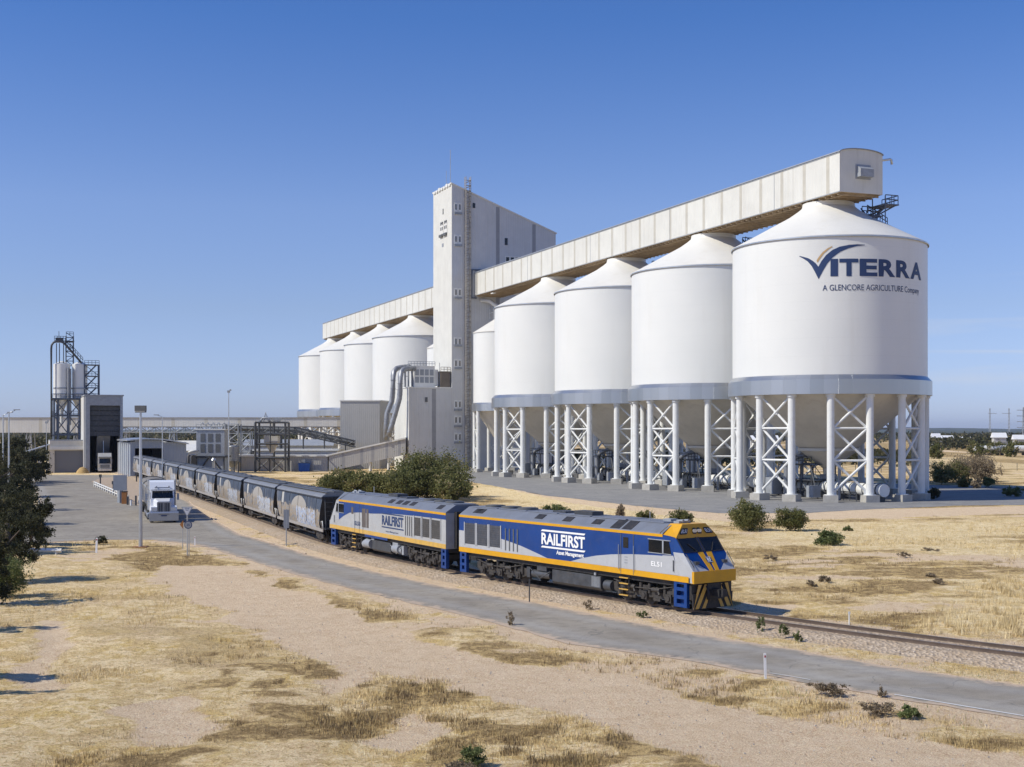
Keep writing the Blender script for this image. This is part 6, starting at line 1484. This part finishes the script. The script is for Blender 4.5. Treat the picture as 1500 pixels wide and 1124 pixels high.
for i, (px, D, h) in enumerate([(1450,1500,36),(1478,1500,36)]):
    x = at(px,0,D)[0]; t = thing('power_pylon', (x,D,0), 0, ['left leg mast of the distant power line portal','right leg mast of the distant power line portal'][i], 'pylon'); m_ = MB()
    m_.bar((-1,0,0),(-.4,0,h),.45); m_.bar((1,0,0),(.4,0,h),.45)
    for k in range(9): m_.bar((-1+.06*k,0,k*4),(1-.06*k,0,k*4+4),.25)
    m_.bar((-8 if i else -2,0,h-6),(2 if i else 8,0,h-6),.35); m_.build('mast', MT['greysteel'], t)
x = at(1499,0,900)[0]; t = thing('power_pylon', (x,900,0), 0, 'tall pylon with stepped arms at the right edge of the frame', 'pylon'); m_ = MB()
m_.bar((-.8,0,0),(-.2,0,26),.4); m_.bar((.8,0,0),(.2,0,26),.4)
for k in range(8): m_.bar((-.8,0,k*3),(.8,0,k*3+3),.2)
for z in (12,16,20,24): m_.bar((-4.5,0,z),(4.5,0,z),.3)
m_.build('mast', MT['greysteel'], t)
# low hills at the horizon, and dark tree belts
def ridge(name, D, pxa, pxb, base, amp, seed, mat, depth=300):
    xs_ = np.linspace(at(pxa,0,D)[0], at(pxb,0,D)[0], 160); h = base + amp*(fbm(xs_, xs_*0, 6.0/D*4, 5, seed)); mb = MB(); vs = []
    for x_, z_ in zip(xs_, h): vs += [(x_,D,-2),(x_,D+depth*.1,z_*.8),(x_,D+depth*.35,z_),(x_,D+depth,-2)]
    fs = [(4*i+k,4*i+k+1,4*i+5+k,4*i+4+k) for i in range(len(xs_)-1) for k in range(3)]; mb.add(vs, fs, True)
    return tag(mb.build(name, mat, fix=False), kind='structure')
MT['hill'] = M('distant_scrub_hill', (.06,.075,.06), 1, 0, .3, .01, (.2,.17,.11), .4)
ridge('hills', 4200, -600, 2200, 7, 9, 3, MT['hill'], 1500)
ridge('hills', 7500, -600, 2200, 12, 26, 8, MT['hill'], 2500)
# ------------------------------------------------------------ vegetation
def leaf_mat(name, a, b_, c_, rough=.7, tr=.0):
    m, nt, b = _mat(name); v = coords(nt); g = nt.nodes.new('ShaderNodeAttribute'); g.attribute_name = 'tint'
    c = mix(nt, ramp(nt, g.outputs['Fac'], .1, .9), a, b_); c = mix(nt, mth(nt,'GREATER_THAN', g.outputs['Fac'], .86), c, c_)
    nt.links.new(c, b.inputs['Base Color']); b.inputs['Roughness'].default_value = rough; b.inputs['Specular IOR Level'].default_value = .25
    tl = nt.nodes.new('ShaderNodeBsdfTranslucent'); nt.links.new(c, tl.inputs['Color']); ms = nt.nodes.new('ShaderNodeMixShader'); ms.inputs[0].default_value = .38
    nt.links.new(b.outputs[0], ms.inputs[1]); nt.links.new(tl.outputs[0], ms.inputs[2]); nt.links.new(ms.outputs[0], nt.nodes['Material Output'].inputs['Surface'])
    return m
MT['leaf_dark'] = leaf_mat('dark_eucalypt_leaves', (.034,.038,.020), (.095,.095,.045), (.17,.15,.08))
MT['leaf_olive'] = leaf_mat('olive_scrub_leaves', (.095,.105,.034), (.23,.225,.085), (.38,.31,.16))
MT['leaf_green'] = leaf_mat('fresh_green_leaves', (.095,.125,.045), (.21,.235,.09), (.32,.30,.14))
MT['leaf_brown'] = leaf_mat('dry_brown_leaves', (.20,.155,.10), (.38,.30,.20), (.50,.41,.28))
MT['bark'] = M('bark', (.13,.10,.075), .95, 0, .25, 3, bmp=.6)
def quads_mesh(name, C, A, B, tint, mat, parent=None):
    n = len(C); V = np.empty((n*4,3)); V[0::4] = C-A*.5; V[1::4] = C+B; V[2::4] = C+A*.5; V[3::4] = C-B
    me = bpy.data.meshes.new(name); me.vertices.add(n*4); me.vertices.foreach_set('co', V.ravel()); me.loops.add(n*4); me.loops.foreach_set('vertex_index', np.arange(n*4))
    me.polygons.add(n); me.polygons.foreach_set('loop_start', np.arange(n)*4); me.update()
    a_ = me.attributes.new('tint', 'FLOAT', 'FACE'); a_.data.foreach_set('value', tint.astype(np.float32)); me.materials.append(mat); me.validate()
    o = bpy.data.objects.new(name, me); COL.objects.link(o)
    if parent is not None: o.parent = parent
    return o
def unit(n): v = rng.normal(size=(n,3)); return v/np.linalg.norm(v, axis=1, keepdims=True)
def foliage(parent, lobes, n, size, mat, droop=0):
    """lobes: (x, y, z, rx, ry, rz)"""
    W_ = np.array([l[3]*l[4]+l[4]*l[5]+l[3]*l[5] for l in lobes]); W_ = W_/W_.sum(); C = []; T = []
    for l, w_ in zip(lobes, W_):
        m = int(n*2.3*w_); k = max(6, int(m/60)); d = unit(k); rad = .40+.6*rng.random((k,1))**.6
        cl = d*rad; cl[:,2] = np.maximum(cl[:,2], -.75)
        id_ = rng.integers(0, k, m); p = cl[id_] + rng.normal(size=(m,3))*.17*(.5+rng.random((m,1)))
        ct = rng.random(k)
        C.append(np.array(l[:3]) + p*np.array(l[3:6])); T.append(np.clip(ct[id_]*.75+rng.random(m)*.3, 0, 1))
    C = np.concatenate(C); T = np.concatenate(T); C[:,2] = np.maximum(C[:,2], .05); m = len(C)
    A = unit(m)*size*(.6+.8*rng.random((m,1))); Bv = np.cross(A, unit(m)); Bv = Bv/(np.linalg.norm(Bv,axis=1,keepdims=True)+1e-9)*size*.34*(.7+.6*rng.random((m,1)))
    return quads_mesh('crown', C, A, Bv, T, mat, parent)
def trunk(parent, h, r, limbs, spread):
    mb = MB(); mb.path([(0,0,-.2),(.05*h,.02*h,h*.4),(.02*h,-.03*h,h)], r, 8)
    for k in range(limbs):
        a_ = k*2.4+random.random(); z = h*(.3+.5*random.random()); e = spread*(.5+.4*random.random()); mb.tube((0.03*h,0,z),(e*math.cos(a_),e*math.sin(a_),z+e*.7),r*.5,6,r*.2)
    return mb.build('trunk', MT['bark'], parent)
def bush(name, px, py, w, h, n, size, mat, label, cat='bush', group=None, D=None, nl=5, loc=None, tr=True, seed=None):
    if loc is None: loc = ground(px, py) if D is None else at(px, py, D)[:2]
    r = random.Random(int(px*31+py*17) if seed is None else seed); t = thing(name, (loc[0],loc[1],0), 0, label, cat, group); lobes = []
    for k in range(nl):
        a_ = k*2.4+r.random(); q = (k/nl)**.6*.28*w; s_ = r.uniform(.6,1.0)
        lobes.append((q*math.cos(a_)*1.3, q*math.sin(a_), h*r.uniform(.36,.56)*(1-.25*q/w), w*.36*s_, w*.34*s_, h*.46*s_))
    foliage(t, lobes, n, size, MT[mat], 0)
    if tr: trunk(t, h*.6, max(.03,h*.025), 4, w*.3)
    return t
# large shrub mass behind the locomotives: separate crowns
big = [(625,0,182,9.5,6.9,7000,'rounded top tree of the olive thicket behind the locomotives'),(640,0,176,8.8,5.0,6000,'rightmost spreading olive shrub of the thicket behind the locomotives'),(592,0,176,9.5,4.6,6000,'middle olive shrub of the thicket behind the second locomotive'),
 (548,0,178,8.5,4.2,5000,'olive shrub left of the middle of the thicket, behind the second locomotive cab'),(507,0,180,8.0,4.0,4500,'leftmost tall olive shrub of the thicket behind the first wagon'),(664,0,172,5.0,3.0,2600,'low olive shrub trailing at the right end of the thicket')]
for px, py, D, w_, h_, n_, lb in big: bush('olive_shrub', px, py, w_, h_, n_, .30, 'leaf_olive', lb, 'shrub', 'olive thicket behind the train', D=D, nl=9)
bush('olive_shrub', 470, 0, 5.5, 1.9, 1800, .25, 'leaf_olive', 'low green shrub behind the first hopper wagon roof', 'shrub', None, D=182, nl=5); bush('olive_shrub', 438, 0, 4.5, 1.5, 1300, .25, 'leaf_olive', 'lowest green shrub peeping over the hopper wagon roofs', 'shrub', None, D=184, nl=4)
for px, py, w_, h_, n_, mt, lb in [(1097,777,4.2,3.0,3600,'leaf_olive','largest round green bush below the lettered silo'),(1164,778,3.6,2.5,3000,'leaf_olive','round green bush just right of the largest one below the lettered silo'),(1000,770,3.2,1.9,2000,'leaf_olive','green bush above the roof of the lead locomotive cab'),
   (1219,799,2.6,1.25,1800,'leaf_green','low green bush in the dry field right of the two round bushes'),(910,757,1.2,1.5,700,'leaf_brown','thin twiggy bush behind the lead locomotive roof'),(946,763,2.2,1.2,900,'leaf_olive','small green bush right of the twiggy one behind the locomotive roof'),
   (815,752,2.8,1.1,1200,'leaf_green','low flat green bush behind the lettering of the lead locomotive'),(1243,778,1.0,.5,300,'leaf_green','tiny green plant behind the low green field bush')]:
    bush('field_bush', px, py, w_, h_, n_, .17, mt, lb, 'bush', 'scattered bushes beyond the train')
for i, (px, py, w_, h_, n_) in enumerate([(1208,845,1.0,.75,300),(1190,850,1.1,.7,300),(1360,800,2.0,.6,350),(1030,842,.8,.6,250),(1365,838,1.0,.7,260),(1375,848,1.0,.6,260),(1130,812,1.4,.6,300),(1325,808,1.2,.7,300),(1412,700,1,1,100)]):
    if i == 8: continue
    bush('dry_shrub', px, py+8, w_*.8, h_*.6, n_, .10, 'leaf_brown', ['dry brown shrub right of the locomotive nose, the right one of a pair','dry brown shrub right of the locomotive nose, the left one of a pair','wide low dry shrub in the middle of the right field','small dry shrub touching the locomotive windscreen outline','upper dry shrub of the pair in the right part of the field','lower dry shrub of the pair in the right part of the field','dry shrub below the two round green bushes','dry shrub between the green field bush and the right frame edge'][i], 'shrub', None, nl=3, tr=False)
# background bushes right
for px, D, w_, h_, n_, mt, lb in [(1418,240,9,6.0,3500,'leaf_brown','broad bare grey-brown bush right of the lettered silo'),(1388,236,7,4.4,2400,'leaf_olive','olive bush between the silo and the bare grey-brown bush'),(1440,232,5,4.6,1800,'leaf_brown','bare bush at the right side of the big grey-brown one'),(1379,226,4,3.0,1500,'leaf_olive','dark olive bush closest to the silo in the far paddock'),
    (1448,214,2.6,2.1,900,'leaf_green','round green bush in front of the bare far bushes'),(1411,216,2.4,2.4,800,'leaf_olive','small olive bush under the bare far bushes'),(1428,212,1.8,1.2,400,'leaf_brown','small brown bush between two green ones in the far paddock'),(1481,185,3.0,1.5,900,'leaf_green','low green bush near the right frame edge in the far paddock'),
    (1367,178,2.0,1.9,900,'leaf_dark','dark bush in the shade right next to the silo legs')]:
    bush('paddock_bush', px, 0, w_, h_, n_, .24, mt, lb, 'bush', 'bushes in the paddock right of the silos', D=D, nl=6)
k = 0
far_lb = ['far dark tree left of the white sheds on the right horizon','far tree behind the bare grey-brown bush','far dark tree right of the bare bush','far tree between the pylon legs','far tree under the right pylon','far tree right of the pylons','far tree at the right edge of the horizon']
for px, D, w_, h_ in [(1372,440,6,5.6),(1432,460,7,6.0),(1452,500,7,5.8),(1468,540,7,5.4),(1480,470,6,5.6),(1492,580,7,5.8),(1510,520,7,6)]:
    bush('far_tree', px, 0, w_, h_, 900, .5, 'leaf_olive', far_lb[k], 'tree', 'far trees on the right horizon', D=D, nl=7); k += 1
# dense scrub belt seen between silo legs and behind the yard, reads as one mass
C = []; 
for (pa, pb, D0, D1, h_, n_) in [(700,1360,330,420,5,9000),(0,230,400,470,9,7000),(1340,1560,640,900,7.5,9000),(230,500,520,640,8,5000),(-60,1560,1000,1900,9,26000)]:
    D = rng.uniform(D0, D1, n_); px = rng.uniform(pa, pb, n_); x_ = (px-750)/F*D; hh_ = h_*(.35+.75*fbm(x_, D, .07, 4, 77)); keep = fbm(x_, D, .035, 3, 99) > .47
    C.append(np.stack([x_, D, hh_*rng.random(n_)**.7], 1)[keep])
C = np.concatenate(C); m = len(C); sz = (.7+C[:,1:2]/900); A = unit(m)*sz; Bv = np.cross(A, unit(m))*sz*.5
tag(quads_mesh('scrub_belt', C, A, Bv, rng.random(m), MT['leaf_dark']), 'dark belt of distant scrub behind the yard and the silos', 'scrub', kind='stuff')
# left trees
def tree(px, D, w_, h_, n_, mat, label, size=.22, x=None):
    loc = (at(px,0,D)[0] if x is None else x, D); r = random.Random(int(D*13)); t = thing('gum_tree', (loc[0],loc[1],0), 0, label, 'tree', 'dark trees along the left edge'); lobes = []
    for k in range(12):
        a_ = k*2.4+r.random(); q = .40*w_*r.random()**.5; lobes.append((q*math.cos(a_), q*math.sin(a_), h_*r.uniform(.20,.82), w_*r.uniform(.14,.26), w_*r.uniform(.14,.26), h_*r.uniform(.10,.20)))
    foliage(t, lobes, n_, size, MT[mat]); trunk(t, h_*.7, h_*.03, 6, w_*.32); return t
tree(30, 232, 9.5, 8.6, 5200, 'leaf_dark', 'dark tree beside the canopy of the receival shed', .32); tree(8, 222, 8, 8.2, 4200, 'leaf_dark', 'dark tree left of the one beside the receival canopy', .32); tree(52, 240, 6.0, 6.2, 3200, 'leaf_dark', 'smaller dark tree whose crown touches the receival canopy', .30)
tree(16, 182, 7, 6.6, 4600, 'leaf_dark', 'dark tree around the foot of the two left lamp posts', .26); tree(-6, 150, 8, 7.2, 5200, 'leaf_dark', 'dark tree at the left edge halfway down the yard', .24); tree(8, 128, 5.4, 5.0, 5000, 'leaf_dark', 'dark tree at the left edge beside the concrete kerb', .2)
tree(44, 106, 3.8, 4.4, 4600, 'leaf_dark', 'dark wispy tree leaning over the left road end', .17); tree(14, 101, 4.6, 4.6, 5200, 'leaf_dark', 'dark dense tree left of the wispy one at the road end', .17); tree(-14, 97, 5, 6.0, 4600, 'leaf_dark', 'dark tree cut by the left frame edge above the green bush', .17)
tree(10, 80, 4.4, 5.2, 5200, 'leaf_dark', 'dark low-branched tree at the left edge just above the green bush', .13); tree(-21, 70, 3.2, 5.0, 3200, 'leaf_dark', 'tree just outside the left edge casting the second shadow on the grass', .15)
bush('green_bush', 4, 872, 2.5, 2.3, 3600, .10, 'leaf_green', 'fresh green bush at the left frame edge above the dry grass', 'bush', nl=6)
tree(0, 60, 2.8, 4.0, 2500, 'leaf_dark', 'tree outside the left edge casting the shadow halfway down the grass', .15, x=-26.4); tree(0, 48.5, 2.4, 4.0, 2500, 'leaf_dark', 'tree outside the left edge casting a shadow low on the grass', .15, x=-21.7); tree(0, 45, 2.2, 4.0, 2500, 'leaf_dark', 'tree outside the left edge casting the lowest shadow on the grass', .15, x=-20.8)
# foreground saltbush
bush('salt_bush', 693, 1122, .95, .62, 1500, .055, 'leaf_green', 'small dark green saltbush at the bottom edge of the photo', 'bush', nl=4); bush('salt_bush', 668, 1138, 1.0, .5, 900, .06, 'leaf_brown', 'dry brown twigs left of the saltbush at the bottom edge', 'bush', nl=4)
for i, (px, py, w_, h_, n_, mt) in enumerate([(1208,1018,1.5,.6,900,'leaf_brown'),(1283,1046,1.2,.5,600,'leaf_brown'),(1290,1021,.35,.4,150,'leaf_brown'),(748,916,.5,.75,220,'leaf_brown'),(940,905,.6,.45,200,'leaf_green'),(860,893,.6,.6,200,'leaf_brown'),(1150,936,.5,.7,240,'leaf_green'),(1170,940,.5,.7,240,'leaf_green'),(1114,928,.5,.9,200,'leaf_green'),(150,797,1.5,.8,500,'leaf_dark'),(1335,1053,.8,.45,300,'leaf_green')]):
    bush('verge_weed', px, py, w_, h_, n_, .07 if i < 9 else .12, mt, ['brown spiky weed clump right of the white guide post on the near verge','brown weed clump below the road edge line','small dark weed right at the road edge near the painted line','thin dark weed spike beside the road below the lead locomotive','small green weed on the ballast under the locomotive front steps','dry weed on the ballast below the fuel tank','green weed between road and rails, the left one of two close together','green weed between road and rails, the right one of two close together','slim green weed between the locomotive nose and the guide post','dark weed clump by the left guide post at the junction','low green weed right of the brown clump at the road edge'][i], 'weed', None, nl=3, tr=False)
# ------------------------------------------------------------ dry grass blades and stones (uncountable)
def scatter(n, ya, yb, seed, pw=1.6):
    r = np.random.default_rng(seed); u = r.random(n); y = (ya**(1-pw)+(yb**(1-pw)-ya**(1-pw))*u)**(1/(1-pw)); x = (r.random(n)-.5)*2*(y*.43+5); return x, y, r
def grass(name, n, ya, yb, seed, hgt, mat, mode, label, pw=1.6, nb=5):
    x, y, r = scatter(n, ya, yb, seed, pw); bare, brown, gold, dr, dk = zones(x, y)
    v = (1-bare)
    if mode == 'edge': v = np.clip((1-np.abs(dr+1.8)/1.6), 0, 1)*(fbm(x, y, .5, 3, 5) > .5) + np.clip(1-np.abs(dk-4.4)/1.3, 0, 1)*(fbm(x,y,.4,3,6) > .5)
    elif mode == 'brown': v = np.clip(brown*1.3, 0, 1)*(fbm(x, y, 1.3, 2, 15) > .48)
    elif mode == 'tall': v = sstep(sdist(x, y, G([(1385,930),(1400,880),(1450,850),(1560,835),(1700,860),(1700,950),(1500,935)]))+(fbm(x,y,.4,3,8)-.5)*6, -1, 2)*(fbm(x, y, .8, 2, 16) > .42)
    elif mode == 'gold': v = gold*sstep(fbm(x, y, .25, 3, 31), .42, .6)
    else: v = v*(.25+.75*sstep(fbm(x, y, .55, 3, 21), .42, .6))*(1+brown*.6)
    keep = (r.random(n) < v) & (dr < -.25) & (dk > 1.9) & (sdist(x, y, SILO_ROAD) < -.3); x, y, br, gd = x[keep], y[keep], brown[keep], gold[keep]; m = len(x)
    X_ = np.repeat(x, nb)+r.normal(size=m*nb)*.09; Y_ = np.repeat(y, nb)+r.normal(size=m*nb)*.09; B_ = np.repeat(br, nb); k = m*nb
    H_ = hgt*(.45+.9*r.random(k))*np.repeat(.6+.8*r.random(m), nb); a_ = r.random(k)*2*PI; ln = r.random(k)*.7
    base = np.stack([X_, Y_, np.full(k, -.06)], 1); tip = base + np.stack([np.cos(a_)*ln*H_, np.sin(a_)*ln*H_, H_+.05], 1); w_ = min(hgt, .14)*.11*(.6+.8*r.random(k)); b2 = a_+PI/2
    off = np.stack([np.cos(b2)*w_, np.sin(b2)*w_, 0*w_], 1); V_ = np.empty((k*3,3)); V_[0::3] = base-off; V_[1::3] = base+off; V_[2::3] = tip
    me = bpy.data.meshes.new(name); me.vertices.add(k*3); me.vertices.foreach_set('co', V_.ravel()); me.loops.add(k*3); me.loops.foreach_set('vertex_index', np.arange(k*3)); me.polygons.add(k); me.polygons.foreach_set('loop_start', np.arange(k)*3); me.update()
    at2 = me.attributes.new('tint', 'FLOAT', 'FACE'); at2.data.foreach_set('value', np.clip(r.random(k)*.6 + (1-B_)*.4, 0, 1).astype(np.float32)); me.materials.append(mat)
    o = bpy.data.objects.new(name, me); COL.objects.link(o); tag(o, label, 'grass', kind='stuff'); return k
def straw(name, a, b_, c_):
    m, nt, b = _mat(name); g = nt.nodes.new('ShaderNodeAttribute'); g.attribute_name = 'tint'; c = mix(nt, ramp(nt, g.outputs['Fac'], .1, .9), a, b_); c = mix(nt, mth(nt,'GREATER_THAN', g.outputs['Fac'], .9), c, c_)
    nt.links.new(c, b.inputs['Base Color']); b.inputs['Roughness'].default_value = .8; b.inputs['Specular IOR Level'].default_value = .15; return m
MT['straw'] = straw('dry_straw', (.36,.255,.11), (.76,.59,.30), (.86,.74,.46)); MT['straw2'] = straw('golden_straw', (.54,.41,.20), (.74,.60,.35), (.82,.72,.48)); MT['straw4'] = straw('brown_scrub_stems', (.19,.135,.07), (.44,.32,.18), (.62,.49,.29)); MT['straw3'] = straw('verge_straw', (.30,.22,.12), (.60,.46,.25), (.16,.20,.07))
grass('dry_grass', 120000, 34, 110, 1, .085, MT['straw'], 'all', 'short dry yellow grass covering the near paddock', 1.8, 4)
grass('dry_grass_far', 40000, 100, 260, 2, .16, MT['straw'], 'all', 'short dry grass farther out past the train', 1.5, 4)
grass('golden_grass', 50000, 45, 170, 3, .22, MT['straw2'], 'gold', 'taller pale golden grass patches right of the train', 1.5, 5)
grass('verge_grass', 46000, 34, 150, 4, .10, MT['straw3'], 'edge', 'patchy dry grass along the road shoulders and the ballast', 1.6, 5)
grass('brown_scrub', 42000, 34, 120, 6, .11, MT['straw4'], 'brown', 'low dark brown dry scrub in irregular patches', 1.7, 9)
grass('tall_grass', 16000, 45, 90, 7, .36, MT['straw2'], 'tall', 'clump of tall pale grass at the right edge beyond the rails', 1.3, 22)
# loose stones
x, y, r = scatter(16000, 34, 110, 9, 1.8); bare, brown, gold, dr, dk = zones(x, y); keep = (dr < -.2) & (dk > 1.4) & (dk < 60) & (r.random(len(x)) < np.where(dk < 5, 1.0, bare*.2)); x, y, dk = x[keep], y[keep], dk[keep]; n = len(x)
s_ = (.012+.035*r.random(n)**2)*np.where(dk < 5, 1.25, 1.0); base_ = np.array([(1,0,0),(-.5,.85,0),(-.5,-.85,0),(0,0,.9),(0,0,-.5)]); V_ = (base_[None]*s_[:,None,None]*(.7+.6*r.random((n,5,1)))) + np.stack([x, y, np.where(dk < 3, .22-(dk-1.7).clip(0)*.17, -.02)], 1)[:,None]
Fc = np.array([(0,1,3),(1,2,3),(2,0,3),(1,0,4),(2,1,4),(0,2,4)])[None]+(np.arange(n)*5)[:,None,None]
me = bpy.data.meshes.new('stones'); me.from_pydata(V_.reshape(-1,3).tolist(), [], Fc.reshape(-1,3).tolist()); me.materials.append(M('pale_stones', (.50,.43,.36), .95, 0, .3, .8)); o = bpy.data.objects.new('stones', me); COL.objects.link(o); tag(o, 'loose pale stones on the ballast shoulder and bare soil', 'gravel', kind='stuff')
# ------------------------------------------------------------ air
hz = MB().bb(-7000, 7000, -200, 11500, -3, 78).build('haze', [])
m = bpy.data.materials.new('haze_air'); m.use_nodes = True; nt = m.node_tree; nt.nodes.remove(nt.nodes['Principled BSDF'])
pv = nt.nodes.new('ShaderNodeVolumePrincipled'); pv.inputs['Color'].default_value = (.80,.88,1,1); pv.inputs['Density'].default_value = .00005; pv.inputs['Anisotropy'].default_value = .3
nt.links.new(pv.outputs[0], nt.nodes['Material Output'].inputs['Volume']); hz.data.materials.append(m); tag(hz, kind='stuff')
